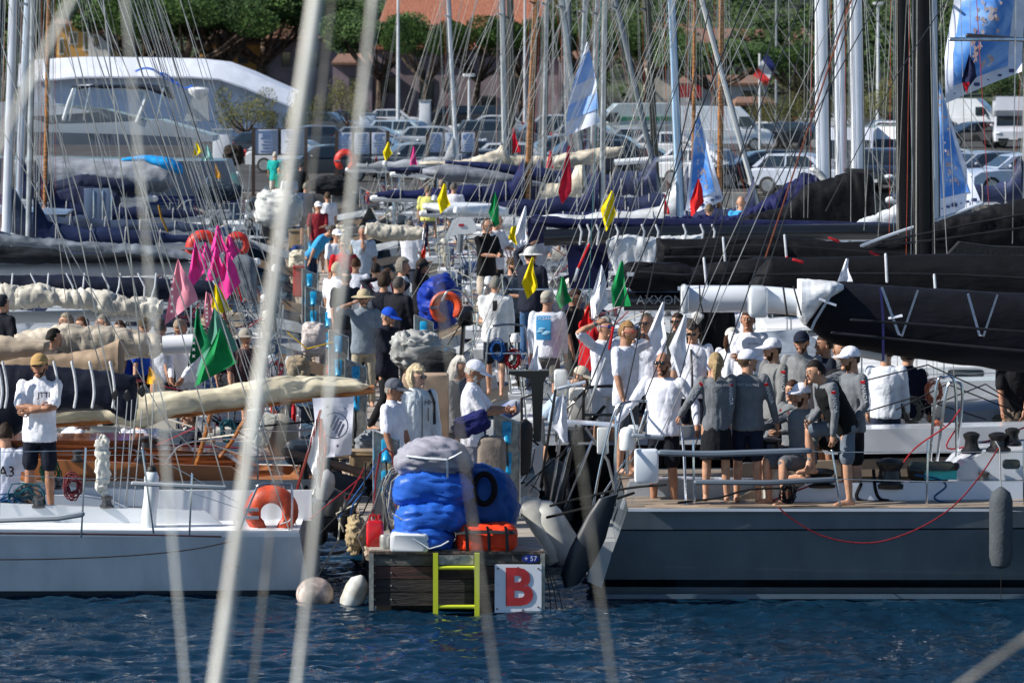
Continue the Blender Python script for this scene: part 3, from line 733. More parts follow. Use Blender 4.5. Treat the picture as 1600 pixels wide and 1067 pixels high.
# ---------------------------------------------------------------- buildings
TILE=mat('clay roof tiles',(.38,.15,.085),.8,col2=(.24,.085,.05),scale=3,stretch=(6,.7,.7),bump=.5,bscale=6)
TILEB=mat('brown roof tiles',(.24,.13,.085),.85,col2=(.16,.09,.065),scale=3,stretch=(5,.7,.7),bump=.5,bscale=6)
def house(label,px0,px1,s,eave,ridge,wall,tile,depth=9,wins=(),gable=False,name='house',over=10,extra=None):
    x0,x1=xx(px0,s),xx(px1,s); y=FP/s; ze,zr=zz(eave,s),zz(ridge,s)
    root=thing(name,label,'building',((x0+x1)/2,y+depth/2,GZ)); mb=MB()
    mb.box(((x0+x1)/2,y+depth/2,(GZ+ze)/2),(x1-x0,depth,ze-GZ)); P('wall',mb,mat('stucco %s'%wall,hexc(wall),.85,var=.12,scale=.8,bump=.15,bscale=10),root,False)
    o=over/s; mb=MB()
    A=[V((x0-o,y-.5,ze-.1)),V((x1+o,y-.5,ze-.1)),V((x1+o,y+depth+.5,ze-.1)),V((x0-o,y+depth+.5,ze-.1))]
    hip=0 if gable else (x1-x0)*.12
    B_=[V((x0-o+hip,y+depth/2,zr)),V((x1+o-hip,y+depth/2,zr))]
    mb.add([p for p in A]+B_+[p+V((0,0,-.18)) for p in A],[(0,1,5,4),(2,3,4,5),(1,2,5),(3,0,4),(9,8,7,6),(0,6,7,1),(1,7,8,2),(2,8,9,3),(3,9,6,0)]); P('roof',mb,tile,root,False)
    for (a,b,c,d,kind) in wins:
        mb=MB(); wx0,wx1,wz0,wz1=xx(a,s),xx(b,s),zz(d,s),zz(c,s); mb.box(((wx0+wx1)/2,y-.02,(wz0+wz1)/2),(wx1-wx0,.12,wz1-wz0))
        fr=P('window' if kind!='door' else 'door',mb,paint('e8e8e4' if kind=='white' else '50504e',.5,0),root,False)
        mb=MB(); mb.box(((wx0+wx1)/2,y-.09,(wz0+wz1)/2),((wx1-wx0)*.8,.03,(wz1-wz0)*.84)); P('pane',mb,GLASS if kind!='shut' else paint('3a4a52',.6,0),fr,False)
    return root
house('long pink-grey harbour building with dark openings and red tiled roof',583,872,20.5,72,-30,'93868c',TILE,12,[(598,622,120,146,'dark'),(655,678,122,175,'door'),(690,706,120,140,'dark'),(750,775,150,178,'dark'),(800,822,118,160,'door')],over=6)
house('low pink-grey wing left of the red roofed building',520,581,20.7,96,84,'8b7c84',TILEB,8,[(545,562,120,140,'dark')],over=2)
house('low grey wing right of the red roofed building',874,930,20.7,90,78,'8b8088',TILEB,8,[(890,905,120,150,'dark')],over=2)
house('yellow ochre house with white framed windows at the far left',88,175,18,36,8,'d9a860',TILEB,8,[(108,122,50,70,'white'),(130,146,50,80,'white'),(92,100,60,86,'white')],over=3)
house('white walled annexe beside the ochre house',138,172,18.3,48,40,'e6e2dc',TILEB,3,[(146,154,58,72,'dark')],over=2)
house('ochre and grey house half hidden by the umbrella pines',310,415,18.2,66,40,'c89a58',TILEB,8,[(335,352,75,100,'white'),(372,388,74,100,'shut')],over=4)
house('grey-mauve house behind the pine limbs left of the wide white rope',418,530,18.5,60,20,'8c8288',TILEB,8,[(440,455,80,105,'dark'),(480,498,80,105,'dark')],over=4)
house('low house with long brown tiled roof behind the flat-topped pine',1055,1285,17,84,44,'a3958a',TILEB,10,[(1085,1098,95,120,'dark'),(1180,1195,92,112,'dark')],over=8)
house('house with pale brown roof between the leaning masts',990,1100,16,70,36,'b39a88',TILEB,8,[(1030,1042,78,96,'dark')],over=6)
house('white harbour shop with flat fascia behind the ochre wooden mast',1060,1200,21.5,128,118,'c9ccd2',TILEB,6,[(1075,1098,140,160,'white'),(1118,1140,145,178,'dark'),(1160,1180,142,178,'dark')],over=3)
house('low sand-coloured kiosk behind the dry tamarisk',1150,1208,24,158,152,'b08a62',TILEB,4,[(1160,1172,166,180,'dark')],over=2)
house('pale block with a dark window near the right-hand forest',1010,1062,19,100,92,'cfc6b4',TILEB,6,[(1030,1040,108,124,'dark')],over=2)
# red shop board on the white shop
mb=MB(); p=at(1077,143,21.6); mb.box(p-V((0,.3,0)),(1.7,.1,.9)); o=P('shop_sign',mb,paint('a51e26')); tag(o,'plain red shop board on the white harbour shop front','sign')
# white event tent
s=24.5; root=thing('event_tent','long white curved-roof event tent with a blue wave emblem','tent',at(250,211,s))
prof=[(30,100),(60,93),(130,89),(220,90),(300,92),(345,97),(385,112),(425,130),(462,146)]
mb=MB(); rows=[]
for k in range(9):
    q=k/8; dy=q*9; rows.append([at(x,y,s)+V((0,dy,-.9*(1-sin(pi*q))*0+.0)) for x,y in prof])
front=[at(x,(y+y)/2+34-12*(i/8),s)+V((0,-.9,0)) for i,(x,y) in enumerate(prof)]
mb.grid([front]+rows); mb.grid([[p+V((0,0,-.08)) for p in r] for r in ([front]+rows)][::-1]); P('roof',mb,paint('e2e8f4',.6,0),root)
mb=MB(); pf=[at(x,y+8,s)+V((0,.1,0)) for x,y in prof]; base=[V((p.x,p.y,GZ-.1)) for p in pf]; mb.grid([base,pf]); P('wall',mb,paint('cdd8ec',.6,0),root)
for i in range(1,8):
    mb=MB(); mb.tube([base[i]+V((0,-.25,0)),pf[i]+V((0,-.25,0))],.05,6); P('post',mb,ALU,root)
mb=MB()
for a0,(cx,cy),rw in((0,(245,118),34),(1,(275,128),26)):
    pts=[]
    for j in range(20):
        t=j/19; pts.append(at(cx-rw+2*rw*t,cy-8*sin(t*pi*1.6+a0)+t*10-6,s*1.06)+V((0,0,0)))
    mb.tube(pts,.09,6,flat=.3)
P('emblem',mb,paint('1f5fc4'),root)
# ---------------------------------------------------------------- quay furniture
def lamp(label,px,s,top,bot,w=.11,arm=True,c='c9ced2'):
    a=at(px,bot,s); b=at(px,top,s); a.z=GZ-.05; root=thing('street_lamp',label,'street lamp',a); mb=MB(); mb.tube([a,a.lerp(b,.5),b],[w,w*.8,w*.55],8); P('post',mb,paint(c,.5,0),root)
    mb=MB(); mb.rbox(b+V((0,-.1,0)),(.7,.25,.16),.06); P('lamp_head',mb,paint('d8dcdc',.4,0),root)
lamp('tall pale lamp post left of the pink-grey building doors',622,25,-18,185,.13); lamp('white lamp post with box head at the right, before dark trees',1372,24,6,175,.14)
lamp('short white lamp post between thin masts in the car park',733,28,118,220,.10); lamp('grey street lamp rising above the brown roof',1213,19,-25,80,.12,c='8d9498')
lamp('slim lamp post behind the wooden mast at the building end',820,25,-20,190,.10)
root=thing('flagpole','white flagpole on the quay flying the French flag','flagpole',V((xx(1187,30),FP/30,GZ))); mb=MB(); mb.tube([V((xx(1187,30),FP/30,GZ-.1)),at(1187,84,30)],.06,8); P('pole',mb,paint('d5d8da'),root)
mb=MB()
s=30.3
for k,(q0,q1) in enumerate(((0,.34),(.34,.67),(.67,1))):
    rows=[]
    for i in range(9):
        t=i/8; row=[]
        for j in range(4):
            q=q0+(q1-q0)*j/3; p0=at(1198-q*21,82+q*36,s); p1=at(1211-q*13.,103+q*31,s); p=p0.lerp(p1,t); p.y+=.08*sin(q*9+t*4); row.append(p)
        rows.append(row)
    mb.k=k; mb.grid(rows)
o=P('flag',mb,[mat('tricolour blue',(.01,.02,.12),.7),mat('tricolour white',(.7,.7,.72),.7),mat('tricolour red',(.6,.03,.03),.7)]); tag(o,'French tricolour waving from the quay flagpole','flag')
def board(label,px0,px1,py0,py1,s,n):
    a,b=at(px0,py0,s),at(px1,py1,s); root=thing('notice_board',label,'notice board',V(((a.x+b.x)/2,a.y,GZ)),'notice boards along the quay'); mb=MB()
    mb.box(((a.x+b.x)/2,a.y+.06,(a.z+b.z)/2),(b.x-a.x,.06,a.z-b.z))
    P('back_panel',mb,plast('4a3f38'),root,False)
    for q in(0,1):
        mb=MB(); x=a.x if q==0 else b.x; mb.box((x,a.y,(a.z+GZ-.1)/2+.03),(.12,.12,a.z-GZ+.1)); P('post',mb,plast('4a3a30'),root,False)
    w_=(b.x-a.x)/n
    for i in range(n):
        c=V((a.x+w_*(i+.5),a.y-.01,(a.z+b.z)/2)); mb=MB(); mb.rbox(c,(w_*.88,.05,(a.z-b.z)*.92),.04); p_=P('panel',mb,paint('aab4c6',.4,0),root)
        mb=MB(); rd=random.Random(i*7+int(px0))
        for k in range(7): mb.box(c+V((rd.uniform(-.1,.1)*w_,-.03,(.38-.12*k)*(a.z-b.z))),(w_*rd.uniform(.3,.6),.01,.05 if k!=1 else .14))
        P('print',mb,plast('6f88b0'),p_,False)
board('dark framed notice board beyond the two strollers on the pontoon',396,478,201,243,43,2)
board('notice board with blue prints right of the leaning blurred rope',526,606,206,243,43.5,3); board('notice board in front of a silver car',668,745,206,240,43.5,3)
for i,(px0,px1,py0,py1,s,lb,c) in enumerate([(333,362,204,250,42,'white electrical cabinet left of the first notice board','d4dae0'),(655,673,158,196,26,'tall white utility cabinet among the parked cars','dfe3e8'),(562,588,178,205,27,'pale blue-white ticket kiosk in the car park','b8c8dc')]):
    a,b=at(px0,py0,s),at(px1,py1,s); root=thing('cabinet',lb,'cabinet',V(((a.x+b.x)/2,a.y,GZ))); mb=MB(); mb.rbox(((a.x+b.x)/2,a.y,(a.z+GZ)/2),(b.x-a.x,.5,a.z-GZ),.03); P('box',mb,paint(c,.5,0),root)
    mb=MB(); mb.rbox(((a.x+b.x)/2,a.y-.26,(a.z+GZ)/2),((b.x-a.x)*.84,.03,(a.z-GZ)*.86),.02); P('door',mb,paint(c,.6,0),root); mb=MB(); mb.box(((a.x+b.x)/2,a.y,a.z+.03),(b.x-a.x+.1,.6,.06)); P('lid',mb,paint('aab2bb'),root)
root=thing('road_sign','round red and blue no-parking sign near the motor yacht','road sign',V((xx(305,34),FP/34,GZ))); mb=MB(); mb.tube([V((xx(305,34),FP/34,GZ-.1)),at(305,170,34)],.035,6); P('post',mb,ALU,root)
mb=MB(); mb.lathe(at(305,174,34)-V((0,.06,0)),[(.22,-.02),(.22,.02)],20,'y'); P('plate',mb,paint('b81f24'),root); mb=MB(); mb.lathe(at(305,174,34)-V((0,.10,0)),[(.15,-.01),(.15,.01)],20,'y'); P('plate_centre',mb,paint('2348a0'),root)
# ---------------------------------------------------------------- vehicles
TYRE=mat('tyre',(.02,.02,.02),.85); RIM=mat('wheel rim',(.4,.41,.42),.35,.8); RED=mat('tail lamp',(.5,.01,.01),.2,coat=1); HEADL=mat('head lamp glass',(.75,.78,.8),.08,coat=1)
CARP={ # side profile: body outline (x,z) and greenhouse
'hatch':(4.1,1.74,[(-2.05,.35),(-2.02,.75),(-1.75,.92),(-1.0,.98),(1.75,.98),(2.02,.9),(2.05,.35)],[(-1.05,.96),(-.45,1.42),(.2,1.50),(1.35,1.46),(1.85,1.0)]),
'suv':(4.6,1.85,[(-2.3,.4),(-2.28,.85),(-2.0,1.05),(-1.1,1.12),(2.15,1.12),(2.28,1.0),(2.3,.4)],[(-1.15,1.1),(-.5,1.58),(.2,1.68),(1.75,1.64),(2.15,1.12)]),
'estate':(4.6,1.78,[(-2.3,.35),(-2.26,.72),(-1.9,.88),(-1.1,.95),(2.1,.97),(2.28,.85),(2.3,.35)],[(-1.15,.93),(-.35,1.38),(.3,1.46),(1.7,1.40),(2.15,.98)]),
'van':(5.4,2.0,[(-2.7,.4),(-2.68,.95),(-2.45,1.15),(-1.95,1.25),(2.68,1.25),(2.7,.4)],[(-1.98,1.2),(-1.35,1.95),(-.9,2.38),(2.45,2.42),(2.68,2.2),(2.68,1.2)]),
'camper':(6.0,2.1,[(-3,.4),(-2.98,.95),(-2.7,1.15),(-2.2,1.25),(2.98,1.25),(3,.4)],[(-2.2,1.2),(-1.7,1.8),(-2.1,2.1),(-1.9,2.85),(2.95,2.85),(3.0,1.2)])}
def car(label,kind,c,px,s,rot,gz=None,py=None,group='vehicles parked behind the quay',stripe=None):
    L,W,body,gh=CARP[kind]; g=GZ if gz is None else gz; nm={'van':'van','camper':'motorhome'}.get(kind,'parked_car')
    root=thing(nm,label,{'van':'van','camper':'motorhome'}.get(kind,'car'),(xx(px,s),FP/s,g),group); root.rotation_euler=(0,0,R(rot))
    pm=paint(c,.22,1); loc=[]
    def K(name,mb,m,par=None,sm=True):
        o=bpy.data.objects.new(name,mb.mesh(name,m,sm)); COL.objects.link(o); o.parent=par or root; return o
    mb=MB()
    def sec(out,y,ins,dz=0): return [V((x*(1-ins*.04),y,z-(dz if z>.6 else 0))) for x,z in out]
    mb.loft([sec(body,-W/2,1,.10),sec(body,-W/2+.08,.3,.02),sec(body,0,0),sec(body,W/2-.08,.3,.02),sec(body,W/2,1,.10)]); bd=K('body',mb,pm)
    big=kind in('van','camper'); mb=MB(); ti=.12 if not big else .04
    def gsec(y,k): return [V((x,y if z<1.3 or not big else y,z-k)) for x,z in gh]
    rr=[]
    for q in(-1,-.86,-.5,0,.5,.86,1):
        yy=q*(W/2-.03); rr.append([V((x,yy*(1-ti*max(0,(z-gh[0][1]))/.6),z-(.04 if abs(q)==1 and z>gh[0][1]+.1 else 0))) for x,z in gh])
    mb.loft(rr); cab=K('cabin',mb,pm)
    # glass side and screen panels
    def panel(name,pts,d): 
        m2=MB(); m2.poly(pts,d); return K(name,m2,GLASS,cab,False)
    zb=gh[0][1]+.05
    if not big:
        zt=max(z for x,z in gh)-.10; x0=gh[0][0]+.35; x1=gh[1][0]+.22; x2=gh[-2][0]-.12; x3=gh[-1][0]-.22
        for q in(-1,1):
            f=lambda x,z:V((x,q*((W/2-.02)*(1-ti*max(0,(z-gh[0][1]))/.6)+.006),z))
            xm=(x0+x3)/2+.1
            for a in([f(x0,zb),f(xm-.04,zb),f(xm-.04,zt),f(x1,zt)],[f(xm+.04,zb),f(x3,zb),f(x2,zt),f(xm+.04,zt)]):
                panel('side_window',a if q<0 else a[::-1],(0,-q*.02,0))
        for(xa,za),(xb,zb2),sg in((gh[0],gh[1],-1),(gh[-1],gh[-2],1)):
            m2=MB(); A=V((xa,0,za)); B=V((xb,0,zb2)); n_=V((-(zb2-za),0,(xb-xa)))*( -sg); n_=V((sg*abs(zb2-za),0,abs(xb-xa))).normalized()*.012
            a1,b1=A.lerp(B,.12)+n_,A.lerp(B,.9)+n_; m2.add([a1+V((0,-W*.40,0)),a1+V((0,W*.40,0)),b1+V((0,W*.37,0)),b1+V((0,-W*.37,0))],[(0,1,2,3)]); K('windscreen' if sg<0 else 'rear_window',m2,GLASS,cab,False)
    else:
        A=V((gh[0][0],0,gh[0][1])); B=V((gh[1][0],0,gh[1][1])); n_=V((-(B.z-A.z),0,(B.x-A.x))).normalized()*.015
        a1,b1=A.lerp(B,.05)+n_,A.lerp(B,.95)+n_; m2=MB(); m2.add([a1+V((0,-W*.43,0)),a1+V((0,W*.43,0)),b1+V((0,W*.41,0)),b1+V((0,-W*.41,0))],[(0,1,2,3)]); K('windscreen',m2,GLASS,cab,False)
        for q in(-1,1):
            m2=MB(); y=q*(W/2-.0); m2.poly([V((A.x+.25,y,1.3)),V((A.x+1.15,y,1.3)),V((A.x+1.15,y*.97,1.85)),V((A.x+.62,y*.97,1.85))],(0,q*.02,0)); K('side_window',m2,GLASS,cab,False)
            if kind=='camper':
                m2=MB(); m2.rbox((.9,y,2.0),(1.3,.04,.6),.08); K('side_window',m2,GLASS,cab); m2=MB(); m2.box((.4,y,1.35),(4.6,.03,.08)); K('stripe',m2,paint(stripe or 'b02a2a'),cab)
        m2=MB(); m2.rbox((gh[-1][0]+.02,0,1.9),(.05,W*.8,.5),.05); K('rear_window',m2,GLASS,cab)
        if stripe and kind=='van':
            m2=MB(); m2.box((.6,0,1.5),(3.2,W*1.005,.25)); K('stripe',m2,paint(stripe),cab)
    r=.33 if not big else .36
    for xw in(-L*.31,L*.30):
        for q in(-1,1):
            m2=MB(); m2.lathe((xw,q*(W/2-.10),r),[(r*.7,-.11),(r*.98,-.11),(r,-.06),(r,.06),(r*.98,.11),(r*.7,.11)],20,'y'); wl=K('wheel',m2,TYRE)
            m2=MB(); m2.lathe((xw,q*(W/2-.10),r),[(r*.68,-.115),(r*.68,.115)],14,'y'); K('rim',m2,RIM,wl)
    for q in(-1,1):
        m2=MB(); m2.ell((-L/2+.06,q*(W/2-.26),.70 if not big else .85),(.09,.20,.09),10,6); K('headlight',m2,HEADL)
        m2=MB(); m2.rbox((L/2-.03,q*(W/2-.16),.85 if not big else 1.1),(.10,.20,.30),.04,); K('tail_light',m2,RED)
        m2=MB(); m2.ell((gh[0][0]+.45,q*(W/2+.09),gh[0][1]+.08),(.07,.1,.07),8,6); K('mirror',m2,pm)
    for e,z in((-1,.5),(1,.5)):
        m2=MB(); m2.rbox((e*(L/2-.02),0,z),(.10,W*.8,.16),.04); K('bumper',m2,plast('15171a'))
    m2=MB(); m2.box((-L/2-.035,0,.55),(.02,.5,.11)); K('number_plate',m2,paint('dddddd')); m2=MB(); m2.box((L/2+.04,0,.75),(.02,.5,.11)); K('number_plate',m2,paint('dddddd'))
    return root
CARS=[ (505,39,12,'hatch','3a4048','dark grey hatchback parked between the first and second notice boards'),(590,37,170,'suv','14181f','black four-wheel drive parked behind the second notice board'),(470,36,165,'estate','b4bac0','silver estate right of the strollers'),(700,36.5,8,'estate','20262e','dark estate behind the third notice board'),(815,38,172,'hatch','c2c8ce','pale hatchback directly behind the orange wooden mast'),(425,33,170,'hatch','2a3340','dark hatchback behind the first notice board'),(905,38.5,12,'suv','3a424c','slate four-wheel drive under the striped banner'),(735,41,15,'hatch','8a939c','grey hatchback above the cream and navy sail cover'),
 # px,s,rot,kind,colour,label
(1190,41,8,'estate','10141f','dark navy estate car seen side on behind the leaning white boom'),(1262,43,155,'hatch','b9c2d0','pale silver hatchback behind the furled navy sail'),(1110,40.5,150,'hatch','c9ced4','white hatchback behind the second blue banner'),
(1395,41.5,75,'van','e6e8ea','white van with red tail lights just left of the black masts'),(1365,43,82,'suv','1a1d24','black car between the white masts and the white van'),(1330,42,80,'van','c9cfdc','pale grey van behind the white masts'),
(1530,42,20,'hatch','8f98a8','grey-blue hatchback at the right behind the blurred steel rails'),(1590,43,12,'hatch','b8c4d8','pale blue car in the first row at the right edge'),(1500,40,170,'estate','c2c8d0','silver estate car right of the white banner'),
(1130,29,178,'van','d8dfe6','white panel van behind the ochre wooden mast'),(1210,28,160,'estate','c8cdd2','silver-white estate car with glinting headlight right of the panel van'),(1250,28.5,150,'hatch','101318','black hatchback beside the silver-white estate'),
(1410,28,165,'hatch','e0e2e6','white hatchback glimpsed between black and white masts'),(1380,27.5,10,'hatch','14161a','black hatchback behind the twin white masts'),(1520,28,20,'estate','0e1118','black estate car left of the motorhome'),(1580,28,85,'camper','c9ccd4','white motorhome with a red roof stripe at the far right'),
(1510,24,160,'van','d6dade','white high-roof van right of the white banner'),(1560,23,15,'hatch','7a1c20','dark red car beyond the motorhome'),(1590,21,10,'suv','22262c','dark car in the farthest row at the right edge'),
(1440,24,165,'suv','2a2e34','dark four-wheel drive behind the black masts'),(690,30,175,'estate','a9b2ba','silver estate behind the third notice board'),(775,29,178,'suv','59636c','grey-green car behind the thin masts'),
(640,29,160,'suv','9fb0bc','silver-blue car with green-tinted windscreen near the cabinet'),(590,30,172,'estate','7f8894','grey estate half behind the blurred rope'),(640,38,12,'hatch','8a9298','silver car behind the notice boards'),
(560,23,165,'hatch','20242c','dark hatchback under the small pine'),(700,22,10,'suv','1c2028','black car in front of the pink-grey building door'),(620,22.5,170,'hatch','b8bcc2','white car in front of the dark window'),(780,22,175,'suv','30343c','dark grey car at the foot of the pink-grey building'),
(760,25,5,'estate','c8ccd0','white-roofed estate in the middle row behind masts'),(880,25,172,'hatch','b2b8c0','silver hatchback behind the striped banner'),(840,28,10,'hatch','242830','black hatchback behind the wooden mast'),(930,29,170,'estate','8f969e','grey estate behind the striped banner'),
(985,27,8,'van','c8d0cc','white van with a green stripe left of the blue-white mast'),(1010,31,175,'hatch','a8aeb6','silver hatchback behind the leaning grey masts'),(870,34,8,'estate','5a6068','mid grey estate behind the red pennant'),(960,36,172,'suv','22282e','dark car behind the white boom'),
(1055,33,165,'hatch','d0d4d8','white hatchback left of the blue banner'),(1040,23,12,'suv','6a7078','grey car below the pale block'),(1290,23,170,'hatch','d8dade','white hatchback in front of the dry tamarisk'),(480,30,15,'hatch','6a747e','grey hatchback behind the first notice board'),(510,25,165,'suv','3a4048','dark car by the olive shrub'),
(1100,24,10,'hatch','b8c0c8','silver hatchback in front of the white shop'),(1175,23.5,172,'hatch','30343a','dark hatchback before the sand-coloured kiosk')]
for px,s,rot,kind,c,lb in CARS:
    car(lb,kind,c,px,s,rot,stripe={'camper':'b02a2a'}.get(kind) if px!=985 else '4a9a70')
# ---------------------------------------------------------------- pontoon
PLK=mat('weathered black planks',(.035,.028,.025),.75,col2=(.012,.010,.010),scale=3,stretch=(.5,1,5),bump=.5,bscale=14)
PLKG=mat('algae stained grey planks',(.14,.13,.11),.8,col2=(.035,.03,.028),scale=3.5,stretch=(.7,1,3),bump=.4,bscale=18)
PLKR=mat('red brown planks',(.07,.03,.025),.8,col2=(.02,.012,.011),scale=3,stretch=(.4,1,4),bump=.4,bscale=14)
CONC=mat('pontoon planking',(.40,.36,.31),.85,col2=(.26,.23,.20),scale=5,stretch=(.5,6,1),bump=.3,bscale=12)
GALV=mat('galvanised steel',(.42,.42,.38),.45,.5,col2=(.27,.27,.25),scale=14,bump=.15,bscale=30)
root=thing('pontoon','long floating pontoon marked B running away between the moored boats','pontoon',(pcx(43.4),43.4,0))
y0,y1=43.42,145; mb=MB()
for Y in(y0,):
    pass
c0,c1=pcx(y0),pcx(y1); hw=.945
mb.add([(c0-hw,y0,ZP),(c0+hw,y0,ZP),(c1+hw,y1,ZP),(c1-hw,y1,ZP),(c0-hw,y0,ZP-.12),(c0+hw,y0,ZP-.12),(c1+hw,y1,ZP-.12),(c1-hw,y1,ZP-.12)],[(0,1,2,3),(7,6,5,4),(0,4,5,1),(1,5,6,2),(2,6,7,3),(3,7,4,0)]); P('deck',mb,CONC,root,False)
mb=MB(); q=.06
mb.add([(c0-hw+q,y0+.05,ZP-.12),(c0+hw-q,y0+.05,ZP-.12),(c1+hw-q,y1,ZP-.12),(c1-hw+q,y1,ZP-.12),(c0-hw+q,y0+.05,-.3),(c0+hw-q,y0+.05,-.3),(c1+hw-q,y1,-.3),(c1-hw+q,y1,-.3)],[(7,6,5,4),(0,4,5,1),(1,5,6,2),(2,6,7,3),(3,7,4,0)]); P('float',mb,plast('1a1a1a',.8),root,False)
fz=[(.665,.535,PLKG),(.525,.395,PLKR),(.385,.255,PLK),(.245,.10,PLK)]
for a,b,m in fz:
    mb=MB(); mb.box((c0,y0-.03,(a+b)/2),(1.86,.06,a-b)); P('front_plank',mb,m,root,False)
mb=MB(); mb.box((c0,y0-.035,ZP-.02),(1.92,.09,.03)); P('edge_strip',mb,mat('rusted edge',(.20,.15,.12),.6,.4,col2=(.08,.06,.05),scale=20),root,False)
for q in(-1,1):
    mb=MB(); mb.box((c0+q*.935,y0-.045,.36),(.05,.10,.62)); P('corner_post',mb,GALV,root,False)
# side fendering strips
for q in(-1,1):
    mb=MB(); mb.tube([V((c0+q*.97,y0,ZP-.08)),V((c1+q*.97,y1,ZP-.08))],.04,6); P('rubbing_strip',mb,TEAK,root)
rd=random.Random(3)
for q in (-.9,-.72,.70,.88,0.2):
    for z in(.6,.46,.32,.17):
        mb=MB(); mb.lathe((c0+q,y0-.066,z),[(.010,-.004),(.008,.004)],8,'y'); P('bolt',mb,GALV,root)
# board with the letter B
sx0,sx1,sz0,sz1=xx(773,143),xx(846,143),zz(956,143),zz(881,143); cx,cz=(sx0+sx1)/2,(sz0+sz1)/2
sg=thing('berth_sign','square white board with a big red letter B on the pontoon end','sign',(cx,y0-.1,cz))
mb=MB(); mb.box((cx,y0-.10,cz),(sx1-sx0,.02,sz1-sz0)); P('board',mb,mat('scuffed white board',(.72,.76,.82),.4,col2=(.50,.52,.55),scale=9,lo=.25,hi=.42),sg,False)
mb=MB(); textmb('B',(sz1-sz0)*1.06,TR((cx,y0-.117,cz)),.035,mb=mb); P('letter',mb,mat('sign red',(.42,.025,.03),.5),sg,False)
for a,b in((-.22,.22),(0,.23),(.22,.22),(-.23,-.22),(.05,-.23),(.22,-.2)):
    mb=MB(); mb.lathe((cx+a,y0-.113,cz+b),[(.011,-.003),(.009,.004)],8,'y'); P('screw',mb,mat('rust',(.16,.08,.05),.8),sg)
# plaque with blue oval badge
pb=thing('name_plate','small black plate with a blue oval badge above the B board','sign',(xx(825,143),y0-.1,zz(872,143)))
mb=MB(); mb.rbox((xx(825,143),y0-.08,zz(872,143)),(.34,.02,.085),.02); P('plate',mb,RUBBER,pb)
mb=MB(); mb.lathe((0,0,0),[(.045,-.004),(.045,.004)],24,'y'); mb.xf(Matrix.Translation(V((xx(829,143),y0-.095,zz(872,143))))@Matrix.Scale(2.1,4,V((1,0,0)))); P('badge',mb,paint('1b2f86'),pb)
mb=MB(); textmb('+ 57',.075,TR((xx(829,143),y0-.103,zz(872,143))),.004,mb=mb); P('lettering',mb,paint('d8dce8'),pb,False)
# ladder
ld_=thing('ladder','bright yellow-green bathing ladder on the pontoon end','ladder',(xx(712,143),y0-.12,.3)); YL=mat('yellow ladder paint',(.55,.62,.03),.4,col2=(.40,.46,.03),scale=12,lo=.2,hi=.35)
for px in(680,745):
    mb=MB(); mb.box((xx(px,144),y0-.15,.285),(.055,.05,.80)); P('rail',mb,YL,ld_,False)
for z in(.525,.10,-.3):
    mb=MB(); mb.cyl((xx(682,144),y0-.15,z),(xx(743,144),y0-.15,z),.022); P('rung',mb,YL,ld_)
mb=MB(); mb.box((xx(712,144),y0-.10,.605),(.38,.03,.10)); P('bracket',mb,GALV,ld_,False)
# hanging cables at right corner, tyre fender
for i in range(3):
    mb=MB(); a=V((.37+.02*i,y0-.02,.5)); mb.tube([a,a+V((.04+.03*i,-.03,-.25)),a+V((.07+.045*i,0,-.62+.05*i))],.006,5); P('cable_end',mb,RUBBER,root)
# power pedestals
BLUEP=plast('1f9fd0',.3)
def pedestal(label,px,py,s,w,hgt=1.25,skew=1,cable=None):
    x=xx(px,s); y=FP/s; top=zz(py,s); root=thing('power_pedestal',label,'power pedestal',(x,y,ZP),'metal shore power pedestals along the pontoon'); mb=MB(); d=.16
    mb.add([(x-w/2,y,ZP),(x+w/2,y,ZP),(x+w/2,y+d,ZP),(x-w/2,y+d,ZP),(x-w/2,y,top),(x+w/2,y,top-.12*skew),(x+w/2,y+d,top-.12*skew),(x-w/2,y+d,top)],[(3,2,1,0),(4,5,6,7),(0,1,5,4),(1,2,6,5),(2,3,7,6),(3,0,4,7)]); P('housing',mb,GALV,root,False)
    mb=MB(); mb.tube([V((x-w/2,y-.01,ZP)),V((x-w/2,y-.01,top)),V((x+w/2,y-.01,top-.12*skew)),V((x+w/2,y-.01,ZP))],.010,5); P('edge_trim',mb,STEEL,root)
    for i in range(2):
        z=top-.24-.36*i; mb=MB(); mb.rbox((x,y-.025,z+.06),(w*.38,.05,.16),.02); so=P('socket',mb,BLUEP,root)
        mb=MB(); mb.lathe((0,0,0),[(.045,-.10),(.055,-.09),(.05,0),(.06,.03)],12,'z'); mb.xf(TR((x,y-.07,z-.02),0,R(-25))); P('plug',mb,BLUEP,so)
        mb=MB(); mb.tube([V((x,y-.10,z-.10)),V((x+.01,y-.11,z-.35)),V((x-.02,y-.08,ZP))],.013,6); P('cable',mb,RUBBER,root)
    return root
for i,(px,py,s,w,lb) in enumerate([(604,672,137,.30,'nearest left pedestal with a red hose looped over it, below the grey-capped man'),(792,645,133,.30,'galvanised pedestal right of the white-capped man with the phone'),
 (556,561,112,.30,'pedestal beside the khaki trousers of the man on the phone'),(529,515,101,.30,'third pedestal up the left edge, blue sockets over a red panel'),(514,478,92,.31,'fourth pedestal up the left edge below the khaki hat'),(490,447,84,.31,'fifth pedestal up the left edge left of the grey-haired man'),
 (484,420,78,.31,'sixth pedestal up the left edge beneath the red shirt'),(662,492,101,.29,'tall bare pedestal on the right edge beside the blue tarpaulin'),(696,533,113,.28,'short pedestal on the right edge with a yellow panel'),(487,392,70,.3,'seventh pedestal up the left edge, small and far'),(485,367,63,.3,'eighth pedestal up the left edge, small and far')]):
    pedestal(lb,px,py,s,w)
